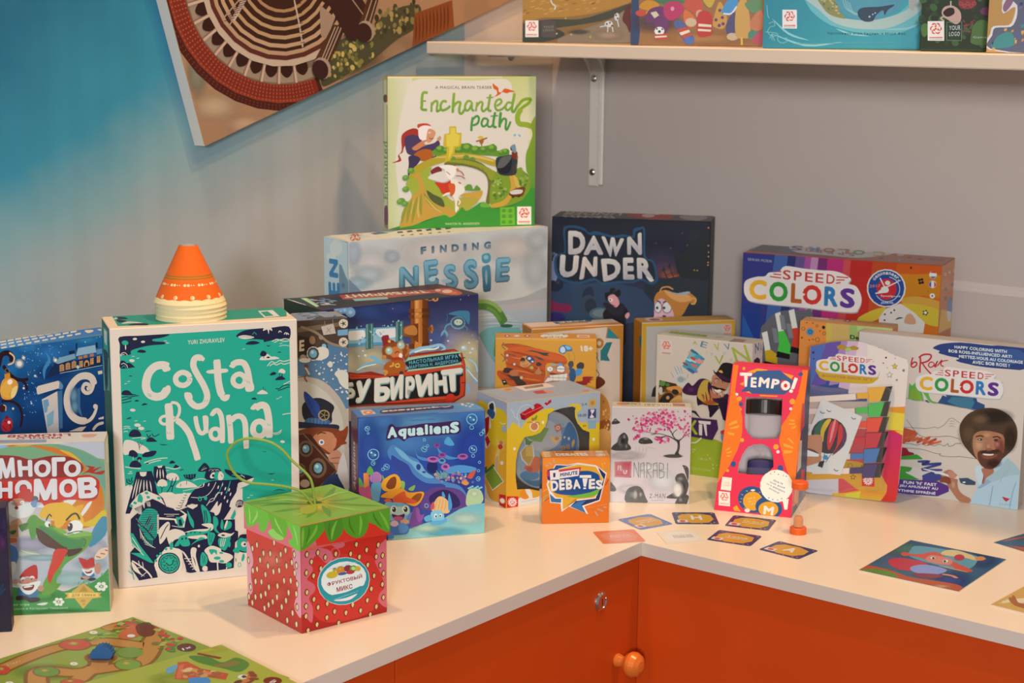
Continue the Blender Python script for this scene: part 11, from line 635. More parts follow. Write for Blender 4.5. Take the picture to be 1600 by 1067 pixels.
CHROME=plain('chrome',(.75,.73,.70),.12,1,.02)
m=MB();lathe(m,[(.0120,0),(.0118,.0015),(.0095,.0032),(.0072,.0032),(.0068,.0022),(0,.0022)],32,axis='x',c=(-.010,-.0665,-.0575));lk=m.link('lock',CHROME);lk.parent=door
m=MB();box_mesh(m,-.0079,-.0075,-.0671,-.0659,-.0615,-.0535,(0,0,0),.0001);kh=m.link('keyhole',plain('keyhole_black','101010',.6),lk)
cb2=empty('cabinet',(.5,.3,-.75));tag(cb2,'plain orange cabinet front under the right arm of the worktop','cabinet')
m=MB();box_mesh(m,-.0085,1.0,.028,.59,-.745,-.0185,(1,1,1),.001);part(m,'body',ORANGE,cb2)
m=MB();box_mesh(m,-.0085,1.0,.0115,.59,-.0185,-.0166,(1,1,1),.0003);part(m,'top_rail',DARK,cb2)
m=MB();box_mesh(m,-.00995,.4795,.010,.0275,-.740,-.0187,(1,1,1),.0002);part(m,'panel',ORANGE,cb2)
m=MB();box_mesh(m,.481,1.0,.010,.0275,-.740,-.0187,(1,1,1),.0008);part(m,'panel',ORANGE,cb2)

# shelf on the right wall
SHELF=plain('shelf_laminate','d6ccc0',.4,var=.02)
sh=empty('wall_shelf',(.2,.44,.5545));tag(sh,'long white shelf board on the right wall, game boxes standing on it','shelf')
m=MB();box_mesh(m,-.578,1.0,.2705,.6015,.5545,.5722,(1,1,1),.0015);part(m,'board',SHELF,sh)
BRK=plain('white_bracket_paint','e6e4e0',.35)
SCREW=plain('screw_steel',(.45,.43,.40),.3,1)
def bracket(x,label):
    b=empty('shelf_bracket',(x,.601,.40));tag(b,label,'bracket','shelf brackets')
    m=MB();w=.0155
    # pressed upright channel: flat face, two folded flanges, tapering arm under the shelf
    box_mesh(m,-w,w*.35,-.007,0,-.057,.154,(1,1,1),.002);part2=m.link('upright',BRK,b)
    m=MB();box_mesh(m,-w,w,-.262,-.006,.1505,.1535,(1,1,1),.001)
    for x0,x1 in((-w,-w*.75),(w*.75,w)):  # small fillet where arm meets upright
        for i in range(5):
            q0,q1=i/5,(i+1)/5;y0_,y1_=-.007-.03*q0,-.007-.03*q1;z0_,z1_=.1505-.03*(1-q0)**2,.1505-.03*(1-q1)**2
            m.face([(x0,y0_,.151),(x0,y1_,.151),(x0,y1_,z1_),(x0,y0_,z0_)],(1,1,1));m.face([(x1,y0_,.151),(x1,y0_,z0_),(x1,y1_,z1_),(x1,y1_,.151)],(1,1,1));m.face([(x0,y0_,z0_),(x0,y1_,z1_),(x1,y1_,z1_),(x1,y0_,z0_)],(1,1,1))
    box_mesh(m,w*.35,w,-.012,-.0065,-.054,.1505,(1,1,1),.002)
    m.link('arm',BRK,b)
    m=MB();lathe(m,[(0,-.006),(.0035,-.005),(.0045,-.0025),(.0045,.0005)],16,c=(0,-.225,.1502));m.link('screw',SCREW,b)
    for z_ in(.1135,-.034):
        m=MB();lathe(m,[(.0056,0),(.0052,.002),(.003,.0034),(0,.0036)],20,axis='y',c=(-w*.4,-.007,z_));m.link('screw',SCREW,b)
bracket(-.504,'white metal bracket with two screws, above the dark blue graveyard box')

# tilted picture panel on the left wall
PIC=printed('picture_print',.4)
pa=empty('wall_picture',(-.58,-.1521,.4429),(0,0,R(90)));tag(pa,'big tilted picture panel of a round tiled arena hung on the left wall','picture')
PW,PH,PTH=1.05,.62,.0198
pr_=MB();a17=R(17.03);pu=Vector((cos(a17),0,sin(a17)));pv=Vector((-sin(a17),0,cos(a17)))
tmp=MB();box_mesh(tmp,0,PW,0,PTH,0,PH,dict(front=s2l('c79f74'),left=s2l('d8d6d2'),right=s2l('d8d6d2'),top=s2l('d8d6d2'),bottom=s2l('d8d6d2'),back=s2l('d8d6d2')),.0006)
tmp.v=[tuple(pu*p[0]+Vector((0,p[1],0))+pv*p[2])for p in tmp.v]
paint(tmp,ART.get('panel',{}).get('front',[]),(0,0,0),pu,pv,(0,-1,0),size=(PW,PH))
tmp.link('print_board',PIC,pa)

# ------------------------------------------------------------------ boxed games
game_box('costa','tall teal and white box with white hand lettering over black island drawings',dict(front='f2ece4',left='2c7a66',top='f0e8dc'))
game_box('steam','narrow showing box with a top-hatted bespectacled man, behind the tall teal box',dict(front='5b7d98',top='9aa0a0'))
game_box('aqua','small blue underwater box with bubbles, right of the strawberry box',dict(front='3a4aa0',top='5a80b0',left='24224a'),GLOSS)
game_box('trub','dark blue box with copper pipes and white lettering on a red plank',dict(front='35407a',top='4a2a2e',left='2a4a44'))
game_box('nessie','large pale blue misty box under the green square box',dict(front='c9d0d4',top='cfd6cc',left='b0c4cc'))
game_box('ench','square light green box standing on top of the pale blue box',dict(front='e8e6d4',top='9a9a50',left='a8b880'))
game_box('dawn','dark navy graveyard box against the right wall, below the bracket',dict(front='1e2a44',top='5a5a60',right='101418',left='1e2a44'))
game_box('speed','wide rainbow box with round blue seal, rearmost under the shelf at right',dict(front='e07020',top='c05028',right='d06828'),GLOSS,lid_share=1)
game_box('booster','orange and yellow striped box squeezed behind the bearded painter box',dict(front='e8a030',top='e0b080',left='e08030'),lid_share=1)
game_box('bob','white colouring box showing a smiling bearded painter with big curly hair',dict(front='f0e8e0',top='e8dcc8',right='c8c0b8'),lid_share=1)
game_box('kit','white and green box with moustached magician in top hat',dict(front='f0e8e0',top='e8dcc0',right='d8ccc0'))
game_box('yellow','yellow-edged white box rearmost behind the magician box',dict(front='e8e4e0',top='e8b040',left='c88018'))
game_box('rk','white and orange box with striped lid edge, behind the orange cartoon box',dict(front='e8e0d8',top='e8b888',left='c87830',right='d08030'))
game_box('o18','orange cartoon box marked 18+, behind the yellow and blue window box',dict(front='e8a838',top='e88c28',left='e09830'))
game_box('debates','little orange box with white DEBATES lettering, at the front',dict(front='ee8028',top='f09040',left='383848'),SHRINK)
game_box('narabi','small white shrink-wrapped box with pink blossom tree',dict(front='e8e4e0',top='ecd8bc',left='e0d0bc'),SHRINK)
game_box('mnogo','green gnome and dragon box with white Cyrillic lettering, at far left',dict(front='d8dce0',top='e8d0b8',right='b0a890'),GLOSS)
game_box('ice','deep blue winter box with gold bauble, behind the gnome box',dict(front='1f5a96',top='4a90c0'))
game_box('purple','dark purple box cut off by the left edge of the photo',dict(front='281a38',right='281a38'))
SHG='game boxes on the wall shelf'
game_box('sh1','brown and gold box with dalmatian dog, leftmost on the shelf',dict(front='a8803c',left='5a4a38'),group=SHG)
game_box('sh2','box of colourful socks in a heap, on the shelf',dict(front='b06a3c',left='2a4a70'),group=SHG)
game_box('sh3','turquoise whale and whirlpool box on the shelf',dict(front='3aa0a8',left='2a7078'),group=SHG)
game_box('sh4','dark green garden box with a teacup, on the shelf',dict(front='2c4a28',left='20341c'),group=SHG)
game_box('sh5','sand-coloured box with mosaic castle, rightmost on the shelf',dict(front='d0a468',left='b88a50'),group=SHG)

# ------------------------------------------------------------------ strawberry gift box
x,y,yaw,_,w,h,d,_z=GEO['straw']
sb=empty('gift_box',(x,y,0),(0,0,yaw));tag(sb,'strawberry-printed cube gift box with leafy green lid and green cord loop','gift box')
RED,GREEN=s2l('c83028'),s2l('6a9a30')
m=MB();box_mesh(m,0,w,0,d,0,h,RED,.0008)
for s_ in('front','left'):paint(m,ART['straw'][s_],*frame(w,h,d,s_))
m.link('base',GLOSS,sb)
lx,ly,lyaw,_,lw,_h,ld,_z=GEO['lid'];lh=.1134
ca,sa=cos(yaw),sin(yaw);dx,dy=lx-x,ly-y;lid=MB();box_mesh(lid,0,lw,0,ld,lh-.027,lh,dict(front=s2l('c06058'),left=s2l('c06058'),top=s2l('88a838'),right=GREEN,back=GREEN,bottom=RED),.0006)
for s_ in('front','left','top'):paint(lid,ART['lid'][s_],*frame(lw,lh,ld,s_))
lo_=lid.link('lid',GLOSS,sb,loc=(dx*ca+dy*sa,-dx*sa+dy*ca,0),rot=(0,0,lyaw-yaw))
cp=PT['cord'];inv=(Matrix.Translation((x,y,0))@Matrix.Rotation(yaw,4,'Z')).inverted()
path=[inv@Vector(cp[i:i+3])for i in range(0,len(cp),3)];path[0].z=lh-.001;path[-1].z=lh-.001
m=MB();tube(m,crom(path,6,False),.0014,s2l('7a9a38'));m.link('cord_loop',plain('green_cord','7f9f3a',.5),sb)

# ------------------------------------------------------------------ paper cones on the teal box
CONE=plain('cone_card','e8e0c0',.5)
cx,cy,cz=PT['cones'];cr=.0385
def cone(k):
    """one paper cone, k-th from the bottom: cream rim with scallops, orange sides, double green line, flower dots"""
    OR,CR,GN=s2l('e06820'),s2l('e8dcae'),s2l('8a7a28');m=MB();H=.0605;rt=.0098
    rad_=lambda z:cr+(rt-cr)*z/H
    lv=[(0,CR),(.0045,CR),(.0075,OR),(.026,OR),(.0262,GN),(.0272,GN),(.0275,OR),(.0285,OR),(.0287,GN),(.0297,GN),(.0300,OR),(.044,OR),(H,OR)]
    n=56
    for i in range(len(lv)-1):
        (z0,c0),(z1,c1)=lv[i],lv[i+1]
        for a in range(n):
            t0,t1=2*pi*a/n,2*pi*(a+1)/n;zz=.0012*abs(sin(t0*9))if i==1 else 0;zz2=.0012*abs(sin(t1*9))if i==1 else 0
            z0a,z0b=(z0+zz,z0+zz2)if i==1 else(z0,z0)
            if i==0:za,zb=z1+.0012*abs(sin(t0*9)),z1+.0012*abs(sin(t1*9))
            else:za,zb=z1,z1
            P_=lambda t,z,o=0:((rad_(z)-o)*cos(t),(rad_(z)-o)*sin(t),z)
            m.face([P_(t0,z0a),P_(t1,z0b),P_(t1,zb),P_(t0,za)],c1 if i else CR,True)
            m.face([P_(t0,z0a,.0006),P_(t0,za,.0006),P_(t1,zb,.0006),P_(t1,z0b,.0006)],s2l('e4d8d0'),True)
    for a in range(n):
        t0,t1=2*pi*a/n,2*pi*(a+1)/n
        for z,f_ in((0,1),(H,-1)):
            q=[(rad_(z)*cos(t0),rad_(z)*sin(t0),z),((rad_(z)-.0006)*cos(t0),(rad_(z)-.0006)*sin(t0),z),((rad_(z)-.0006)*cos(t1),(rad_(z)-.0006)*sin(t1),z),(rad_(z)*cos(t1),rad_(z)*sin(t1),z)]
            m.face(q[::f_],CR if z==0 else s2l('d87850'))
    def spot(t,z,r,c):
        R_=rad_(z)+.0001;e=Vector((-sin(t),cos(t),0));sl=Vector((cos(t)*(rt-cr),sin(t)*(rt-cr),H)).normalized();o=Vector((R_*cos(t),R_*sin(t),z))+e.cross(sl)*.0001
        m.face([o+e*r*cos(2*pi*i/8)+sl*r*sin(2*pi*i/8)for i in range(8)],c)
    for g in range(12):
        t=2*pi*g/12
        for dt,r in((0,.0016),(.13,.0016),(.24,.0007),(.33,.0007)):spot(t+dt,.0205,r,CR)
        for dt,r,c in((0,.0024,CR),(.001,.0017,OR),(.002,.0011,CR)):spot(t+.25+dt,.0078,r,c)
    return m.link('paper_cone',PRINT)
CONES=['topmost orange paper cone with cream trim, crowning the stack on the teal box','cream rim of the paper cone directly under the topmost one','middle paper cone of the stack on the teal box, only its cream rim showing','paper cone second from the bottom of the stack on the teal box','lowest paper cone of the stack, its rim resting on the teal box']
first=cone(0)
for k in range(5):
    o=first if k==0 else first.copy()
    if k:COL.objects.link(o)
    o.location=(cx+(-.0002,.0002,-.0002,.0001,-.0013)[k],cy+(0,-.0002,.0002,0,-.0007)[k],cz+.0046*k);o.rotation_euler=(0,0,.7*k);tag(o,CONES[4-k],'paper cone','paper cones stacked on the teal box')

# ------------------------------------------------------------------ window carton with a round tin inside
x,y,yaw,_,w,h,d,_z=GEO['cube']
wb=empty('window_box',(x,y,0),(0,0,yaw));tag(wb,'yellow and grey-blue carton with a cut-out window showing a round tin','window box')
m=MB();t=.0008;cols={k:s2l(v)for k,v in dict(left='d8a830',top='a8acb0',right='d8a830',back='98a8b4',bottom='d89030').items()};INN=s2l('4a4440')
def wall(ps,n,c):
    e=(Vector(ps[1])-Vector(ps[0])).cross(Vector(ps[2])-Vector(ps[0]));m.face(ps if e.dot(Vector(n))>0 else ps[::-1],c)
def panel(x0,x1,y0,y1,z0,z1,axis,sgn,c):
    ps={'x':[(x0,y0,z0),(x0,y1,z0),(x0,y1,z1),(x0,y0,z1)],'y':[(x0,y0,z0),(x1,y0,z0),(x1,y0,z1),(x0,y0,z1)],'z':[(x0,y0,z0),(x1,y0,z0),(x1,y1,z0),(x0,y1,z0)]}[axis]
    n={'x':(sgn,0,0),'y':(0,sgn,0),'z':(0,0,sgn)}[axis];wall(ps,n,c)
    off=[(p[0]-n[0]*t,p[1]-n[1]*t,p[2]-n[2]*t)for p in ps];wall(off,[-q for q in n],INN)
panel(0,0,0,d,0,h,'x',-1,cols['left']);panel(w,w,0,d,0,h,'x',1,cols['right']);panel(0,w,d,d,0,h,'y',1,cols['back'])
panel(0,w,0,d,h,h,'z',1,cols['top']);panel(0,w,0,d,0,0,'z',-1,cols['bottom'])
hole=[Vector((p[0],p[1],0))for p in PT['window']];hole=[Vector((min(max(p.x,.006),w-.006),min(max(p.y,.006),h-.006),0))for p in hole]
outer=[Vector(p)for p in((0,0,0),(w,0,0),(w,h,0),(0,h,0))];allp=outer+hole
def holed(mb,outer,hole,yy,c,flip):
    al=outer+hole
    for tr in tessellate_polygon([outer,hole]):
        a,b,c_=(al[i]for i in tr);ps=[(p.x,yy,p.y)for p in(a,b,c_)]
        e=(Vector(ps[1])-Vector(ps[0])).cross(Vector(ps[2])-Vector(ps[0]))
        if(e.y<0)==flip:ps=ps[::-1]
        mb.face(ps,c)
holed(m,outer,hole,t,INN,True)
fm=MB();frt=MB()
# the printed front is cut round the window: paint it on its own, then drop what falls in the hole
def inside_hole(p):
    r_=False
    for i in range(len(hole)):
        a,b=hole[i-1],hole[i]
        if(a.y>p[2])!=(b.y>p[2])and p[0]<(b.x-a.x)*(p[2]-a.y)/(b.y-a.y)+a.x:r_=not r_
    return r_
holed(m,outer,hole,0,s2l('d8b030'),False)
paint(frt,ART['cube']['front'],*frame(w,h,d,'front'))
def cut(mb_in,mb_out,keep,depth=0):
    """split triangles finely near the cut-out and keep those on the card"""
    for f_ in range(len(mb_in.f)):
        stack=[([Vector(mb_in.v[i])for i in mb_in.f[f_]],[mb_in.c[sum(len(q)for q in mb_in.f[:0])+3*f_+j]for j in range(3)],0)]
        while stack:
            ps,cs,lv=stack.pop();L_=max((ps[i]-ps[i-1]).length for i in range(3));ins=[inside_hole(p)for p in ps]+[inside_hole((ps[0]+ps[1]+ps[2])/3)]
            if lv<13 and L_>.0009 and(any(ins)!=all(ins)or L_>.02):
                i=max(range(3),key=lambda q:(ps[q]-ps[q-1]).length);a,b,c_=(i-1)%3,i,(i+1)%3;mid=(ps[a]+ps[b])/2;cm=tuple((cs[a][q]+cs[b][q])/2 for q in range(len(cs[a])))
                stack.append(([ps[a],mid,ps[c_]],[cs[a],cm,cs[c_]],lv+1));stack.append(([mid,ps[b],ps[c_]],[cm,cs[b],cs[c_]],lv+1))
            elif not ins[3]:mb_out.tri(ps,[(0,1,2)],cs)
cut(frt,m,None)
for s_ in('left','top'):paint(m,ART['cube'][s_],*frame(w,h,d,s_))
m.link('carton',PRINT,wb)
FILM=clear('window_film',(1,1,1),.04,.05)
fm=MB()
for tr in tessellate_polygon([hole]):fm.face([(hole[i].x,.0012,hole[i].y)for i in tr],(1,1,1))
fm.link('window_film',FILM,wb)
tin=empty('round_tin',(wb.matrix_basis@Vector((PT['tin'][0],.0,0))).to_tuple(),(0,0,yaw));tag(tin,'round grey-blue tin with a printed lid, inside the window carton','tin')
TX,TZ=PT['tin'];TINM=plain('tin_paint','8a9aa8',.3,.3)
m=MB();lathe(m,[(.0490,-.066),(.0500,-.064),(.0500,-.034)],48,axis='y',c=(0,0,TZ));m.link('tin_body',TINM,tin)
m=MB();lathe(m,[(.0511,-.0345),(.0511,-.0235),(.0505,-.0222),(.0490,-.0219)],48,s2l('98a4b0'),axis='y',c=(0,0,TZ))
disc=MB();paint(disc,ART['tin']['front'],(-.051,.0216,TZ-.051),(1,0,0),(0,0,1),(0,-1,0))
for f_ in range(len(disc.f)):
    ps=[Vector(disc.v[i])for i in disc.f[f_]];cs=[disc.c[3*f_+j]for j in range(3)];stack=[(ps,cs,0)]
    while stack:
        ps,cs,lv=stack.pop();rr_=[math.hypot(p.x,p.z-TZ)for p in ps];g_=(ps[0]+ps[1]+ps[2])/3;L_=max((ps[i]-ps[i-1]).length for i in range(3))
        if lv<12 and L_>.0012 and(max(rr_)>.0488>min(rr_)or L_>.03):
            i=max(range(3),key=lambda q:(ps[q]-ps[q-1]).length);a,b,c_=(i-1)%3,i,(i+1)%3;mid=(ps[a]+ps[b])/2;cm=tuple((cs[a][q]+cs[b][q])/2 for q in range(len(cs[a])))
            stack.append(([ps[a],mid,ps[c_]],[cs[a],cm,cs[c_]],lv+1));stack.append(([mid,ps[b],ps[c_]],[cm,cs[b],cs[c_]],lv+1))
        elif math.hypot(g_.x,g_.z-TZ)<.0488:m.tri(ps,[(0,1,2)],cs)
m.link('tin_lid',GLOSS,tin)

# ------------------------------------------------------------------ wedge carton with a big hourglass
x,y,yaw,lean,w,sl,_d,_z=GEO['tempo']
tc=empty('hourglass_carton',(x,y,0),(0,0,yaw));tag(tc,'pink and orange sloping carton holding a big hourglass behind two cut-outs','carton')
U_,K_,N_=Vector((1,0,0)),Vector((0,sin(lean),cos(lean))),Vector((0,-cos(lean),sin(lean)))
top_y,top_z=sl*sin(lean),sl*cos(lean);by=top_y+.021
holes=[[Vector((p[0],p[1],0))for p in PT[k]]for k in('glass_hole','sand_hole')]
m=MB();PINK=s2l('d83458');DK=s2l('e8dce0')
out_=[Vector(p)for p in((0,0,0),(w,0,0),(w,sl,0),(0,sl,0))];al=out_+holes[0]+holes[1]
for tr in tessellate_polygon([out_]+holes):
    ps=[U_*al[i].x+K_*al[i].y for i in tr];e=(ps[1]-ps[0]).cross(ps[2]-ps[0])
    if e.dot(N_)<0:ps=ps[::-1]
    m.face(ps,PINK);m.face([p-N_*.0008 for p in ps[::-1]],DK)
side=MB();paint(side,ART['tempo']['front'],(0,0,0),U_,K_,N_)
def in_any(p):
    u_,k_=p.x,p.dot(K_);res=False
    for hl in holes:
        r_=False
        for i in range(len(hl)):
            a,b=hl[i-1],hl[i]
            if(a.y>k_)!=(b.y>k_)and u_<(b.x-a.x)*(k_-a.y)/(b.y-a.y)+a.x:r_=not r_
        res=res or r_
    return res
inside_hole=in_any
cut(side,m,None)
NAVY,ORG=s2l('3a4a70'),s2l('e07828')
for xx,sgn in((0,-1),(w,1)):
    ps=[(xx,0,0),(xx,by,0),(xx,by,top_z),(xx,top_y,top_z)];ps=ps if sgn<0 else ps
    e=(Vector(ps[1])-Vector(ps[0])).cross(Vector(ps[2])-Vector(ps[0]));ps=ps if e.x*sgn>0 else ps[::-1]
    m.face(ps,NAVY);m.face([(p[0]-sgn*.0008,p[1],p[2])for p in ps[::-1]],DK)
    if sgn>0:
        o=xx+.0001
        for c,q in((PINK,[(.045,.10),(.075,.10),(.07,.13),(.052,.135)]),(s2l('d8d0c8'),[(.03,.05),(.06,.05),(.06,.085),(.04,.09)]),(ORG,[(.01,.012),(.05,.006),(.055,.03),(.02,.035)]),(PINK,[(.06,.02),(.09,.015),(.09,.04),(.065,.045)])):m.face([(o,a,b)for a,b in q],c)
m.face([(0,top_y,top_z),(w,top_y,top_z),(w,by,top_z),(0,by,top_z)],PINK);m.face([(0,by,0),(0,by,top_z),(w,by,top_z),(w,by,0)],PINK);m.face([(0,0,0),(0,by,0),(w,by,0),(w,0,0)],PINK)
m.face([(0,by-.001,.001),(w,by-.001,.001),(w,by-.001,top_z),(0,by-.001,top_z)],DK)
m.link('carton',PRINT,tc)
# the hourglass lies along the slope
GL=clear('clear_glass',(1,1,1),.02,.07)
ax=PT['glass_axis'];a0,a1=ax[1],ax[3]
pA=U_*ax[0]+K_*a0-N_*.0095;pB=U_*ax[2]+K_*.037-N_*.030;hx_=(pA-pB).normalized();hs=Vector((1,0,0));hs=(hs-hx_*hs.dot(hx_)).normalized();hq=hx_.cross(hs)
hg=empty('hourglass',(0,0,0));hg.matrix_world=tc.matrix_basis@Matrix.Translation(pB)@Matrix((hs,hq,hx_)).transposed().to_4x4()
a0=(pA-pB).length;a1-=.037
tag(hg,'black-capped hourglass with dark blue sand, showing through the pink carton','hourglass')
BLACK=plain('black_cap','1c1a1a',.3)
m=MB();lathe(m,[(.0225,a0-.009),(.0232,a0-.008),(.0232,a0+.0085),(.0222,a0+.0095),(0,a0+.0098)],40);m.link('cap',BLACK,hg)
m=MB();lathe(m,[(.0195,a0-.009),(.0195,a0-.034),(.0188,a0-.041),(.016,a0-.048),(.010,a0-.054),(.003,a0-.058),(.003,a0-.062),(.010,a0-.066),(.016,a0-.071),(.0188,a0-.078),(.0195,a0-.085),(.0195,.004)],40,cap=False);m.link('glass',GL,hg)
m=MB();lathe(m,[(.0186,.004),(.0186,a1+.004),(.017,a1+.0065),(.008,a1+.009),(0,a1+.0098)],40);m.link('sand',plain('dark_blue_sand','34346c',.8,scale=400),hg)
m=MB();lathe(m,[(.0222,-.0125),(.0232,-.0115),(.0232,.0025),(.0222,.0035),(0,.0036)],40);m.link('cap',BLACK,hg)

# ------------------------------------------------------------------ blister pack with pens and a picture card
x,y,yaw,lean,w,h,d,_z=GEO['blister']
MX=Matrix.Translation((x,y,.0003))@Matrix.Rotation(yaw,4,'Z')@Matrix.Rotation(-lean,4,'X')
bp=empty('blister_pack',(x,y,.0003),(-lean,0,yaw));tag(bp,'rainbow backing card with clear blister, leaning between hourglass carton and painter box','blister pack')
def prism(mb,poly,y0,y1,c,bev=0):
    n=len(poly);ctr=[sum(p[i]for p in poly)/n for i in(0,1)]
    area=sum(poly[i-1][0]*poly[i][1]-poly[i][0]*poly[i-1][1]for i in range(n));poly=poly if area>0 else poly[::-1]
    fr=[(ctr[0]+(p[0]-ctr[0])*(1-bev),ctr[1]+(p[1]-ctr[1])*(1-bev))for p in poly]
    for tr in tessellate_polygon([[Vector((p[0],p[1],0))for p in fr]]):
        a=[fr[i]for i in tr];ar=(a[1][0]-a[0][0])*(a[2][1]-a[0][1])-(a[1][1]-a[0][1])*(a[2][0]-a[0][0])
        if ar<0:a=a[::-1]
        mb.face([(p[0],y0,p[1])for p in a],c);mb.face([(p[0],y1,p[1])for p in a[::-1]],c)
    for i in range(n):
        j=(i+1)%n;mb.face([(poly[i][0],y1,poly[i][1]),(poly[j][0],y1,poly[j][1]),(fr[j][0],y0,fr[j][1]),(fr[i][0],y0,fr[i][1])],c)
ol=[Vector((min(max(p[0],0),w),max(p[1],0.0)))for p in PT['card_outline']];oln=[(p.x,p.y)for p in ol]
m=MB();prism(m,oln,0,d,s2l('c8b8b0'))
raw=MB();paint(raw,ART['blister']['front'],(0,0,0),(1,0,0),(0,0,1),(0,-1,0))
def off_card(p):
    r_=False
    for i in range(len(oln)):
        a,b=oln[i-1],oln[i]
        if(a[1]>p[2])!=(b[1]>p[2])and p[0]<(b[0]-a[0])*(p[2]-a[1])/(b[1]-a[1])+a[0]:r_=not r_
    return not r_
inside_hole=off_card
cut(raw,m,None);m.link('backing_card',GLOSS,bp)
m=MB();sh_=crom([Vector(p)for p in PT['shell']],2);prism(m,[(p.x,p.y)for p in sh_],-.0135,-.0002,(1,1,1),.07);m.link('blister_shell',clear('blister_plastic',(1,1,1),.06,.07),bp)
PENS=dict(y=('d8a818','yellow'),g=('38b848','green'),r=('d84020','orange-red'),c=('b81830','crimson'),b=('3070b8','blue'),v=('342868','violet'))
BAR=plain('white_pen_barrel','dcd8d4',.3);TIPM=plain('black_felt','181818',.7)
for kk,(c,nm)in PENS.items():
    cap_,tip_,col_,bar_=PT['pen_'+kk]
    o=empty('marker_pen',(x,y,.0003),(-lean,0,yaw));tag(o,nm+' marker with wide slanted cap, in the clear blister pack','marker','markers in the blister pack')
    mm=plain(nm.replace('-','_')+'_plastic',c,.35)
    m=MB();prism(m,bar_,-.0105,-.0025,(1,1,1),.05);m.link('barrel',BAR,o)
    m=MB();prism(m,col_,-.0108,-.0022,(1,1,1),.03);m.link('collar',mm,o)
    m=MB();prism(m,cap_,-.0112,-.0018,(1,1,1),.03);m.link('cap',mm,o)
    m=MB();prism(m,tip_,-.0104,-.0026,(1,1,1),.04);m.link('felt_tip',TIPM,o)
o=empty('picture_card',(x,y,.0003),(-lean,0,yaw));tag(o,'white card with a hot-air balloon drawing, tilted inside the blister pack','card')
pc=[tuple(p)for p in PT['picture']];m=MB();prism(m,pc,-.0125,-.0121,s2l('dcd4d0'))
raw=MB();paint(raw,ART['picture']['front'],(0,-.0126,0),(1,0,0),(0,0,1),(0,-1,0));oln=pc;cut(raw,m,None);m.link('card',GLOSS,o)

# ------------------------------------------------------------------ little sand timer
tx,ty,_=PT['timer'];st=empty('sand_timer',(tx,ty,0));tag(st,'little sand timer with orange caps, in front of the pink carton','sand timer')
ORC=plain('orange_plastic','e86018',.35);TH=.0645
m=MB();lathe(m,[(.0096,0),(.0100,.0006),(.0100,.0072),(.0092,.0080)],32);m.link('bottom_cap',ORC,st)
m=MB();lathe(m,[(.0092,TH-.0085),(.0100,TH-.0078),(.0100,TH-.0008),(.0092,TH)],32);m.link('top_cap',ORC,st)
m=MB();lathe(m,[(.0086,.008),(.0086,TH-.0085)],32,cap=False);m.link('tube',clear('timer_tube',(1,.96,.9),.03,.06),st)
zz=TH/2;m=MB();lathe(m,[(.0062,.009),(.0062,.020),(.0052,.025),(.0022,.0305),(.0007,zz),(.0022,TH-.0305),(.0052,TH-.025),(.0062,TH-.020),(.0062,TH-.0095)],28,cap=False);m.link('glass_bulb',GL,st)
m=MB();lathe(m,[(.0056,.0088),(.0056,.0185),(.0040,.0215),(.0012,.0225),(0,.0226)],24);m.link('sand',plain('orange_sand','d88a48',.9,scale=500),st)

# ------------------------------------------------------------------ cards, tiles, boards
def flat(key,name,label,cat,col,group=None,corner=.004,mat=GLOSS):
    x,y,yaw,_,w,th,d,z=GEO[key]
    m=MB();poly=[]
    for qx,qy,a in((w,d,0),(0,d,90),(0,0,180),(w,0,270)):
        ox=qx+(corner if qx==0 else-corner);oy=qy+(corner if qy==0 else-corner)
        poly+=[(ox+corner*cos(R(a+i*22.5)),oy+corner*sin(R(a+i*22.5)))for i in range(5)]if corner>0 else[(qx,qy)]
    n=len(poly);c=s2l(col);m.face([(*p,th)for p in poly],c);m.face([(*p,0)for p in poly[::-1]],c)
    for i in range(n):j=(i+1)%n;m.face([(*poly[i],0),(*poly[j],0),(*poly[j],th),(*poly[i],th)],s2l('d8d0c4'))
    raw=MB();paint(raw,ART[key]['top'],(0,0,th),(1,0,0),(0,1,0),(0,0,1),size=(w,d))
    global inside_hole,oln
    if corner>.001:
        oln=poly;inside_hole=lambda p:off_card((p[0],0,p[1]));cut(raw,m,None)
    else:m.tri(raw.v,raw.f,[raw.c[3*(i//3)+i%3]for i in range(len(raw.v))])if not raw.soft else cut_all(raw,m)
    o=m.link(name,mat,loc=(x,y,z+.0001),rot=(0,0,yaw));return tag(o,label,cat,group)
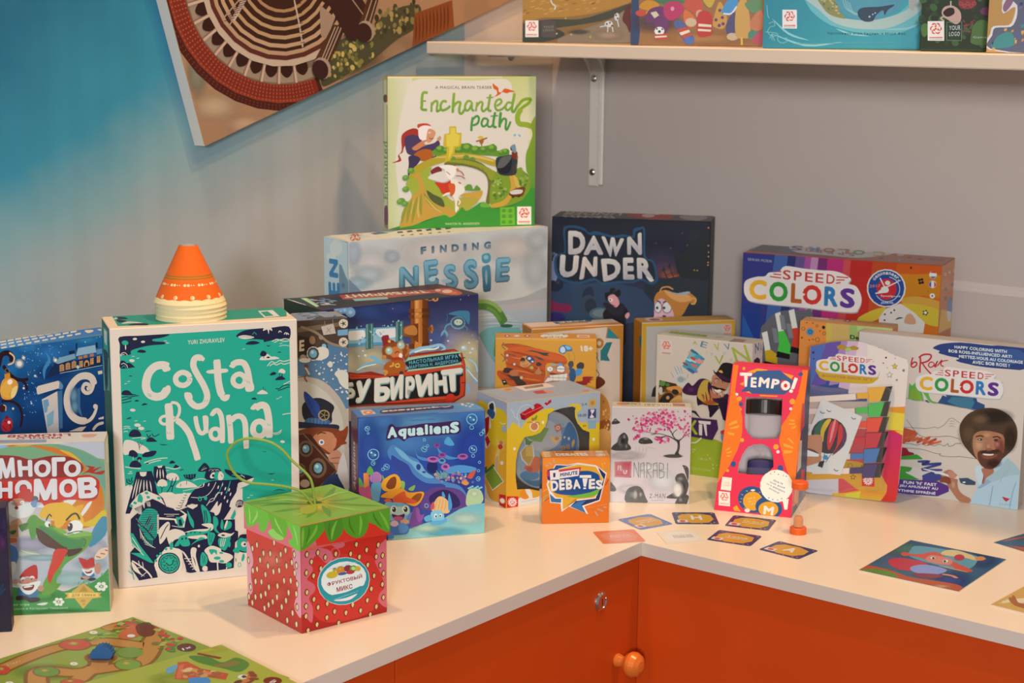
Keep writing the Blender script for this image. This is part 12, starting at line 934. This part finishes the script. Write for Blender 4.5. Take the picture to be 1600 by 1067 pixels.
def cut_all(raw,m):
    base=len(m.f);i0=len(m.v);m.v+=raw.v;m.f+=[[i+i0 for i in f_]for f_ in raw.f];m.c+=raw.c;m.sm+=raw.sm;m.soft.update(base+i for i in raw.soft)
QG='question cards in front of the hourglass carton'
flat('card_a','game_card','orange-pink card with pale text, at the inner corner of the worktop','card','e88048',QG)
flat('card_b','game_card','light blue card with an orange panel, nearest the little orange box','card','5a78a8',QG)
flat('card_c','game_card','dark purple card with a white letter H','card','34305c',QG)
flat('card_d','game_card','cream card with small dark text, between the H card and worktop edge','card','f0dcb8',QG)
flat('card_e','game_card','dark purple card with two lines of text, against the foot of the pink carton','card','34305c',QG)
flat('card_f','game_card','dark purple text card in the middle, between the cream card and letter A card','card','34305c',QG)
flat('card_g','game_card','dark purple card with a white letter A, in front of the sand timer','card','34305c',QG)
TG='square picture tiles on the right arm'
flat('tile_a','picture_tile','picture tile of a red cartoon creature on teal, lying on the right arm','tile','2a5c64',TG,0)
flat('tile_b','picture_tile','blue picture tile cut off by the right edge, farther back','tile','2a5060',TG,0)
flat('tile_c','picture_tile','sand-yellow picture tile cut off by the right edge, near the worktop front','tile','d09840',TG,0)
BG='garden game boards at the lower left'
flat('board_a','game_board','green garden board with brown paths, a blue hedgehog standing on it','game board','90a038',BG,0)
flat('board_b','game_board','yellow-green garden board with a red roof, overlapping the other board','game board','a8a838',BG,0)

# ------------------------------------------------------------------ hedgehog pawn
hx,hy,hz=PT['hedgehog']
m=MB();pl=[(-.0112,.0),(.0085,.0),(.0105,.003),(.0112,.0045)]
for i in range(9):
    a=R(8+i*19);pl.append((.0012+.0103*cos(a),.0050+.0098*sin(a)));a+=R(9);pl.append((.0012+.0088*cos(a),.0050+.0083*sin(a)))
pl+=[(-.0085,.0085),(-.0095,.0065),(-.0108,.0072),(-.0122,.0045),(-.0118,.0022)]
prism(m,pl,-.004,.004,s2l('1f5a9a'),.06)
hd=m.link('hedgehog_pawn',plain('blue_wood','1f5a94',.5),loc=(hx,hy,hz),rot=(0,0,R(36)));tag(hd,'blue wooden hedgehog pawn standing on the garden board','pawn')
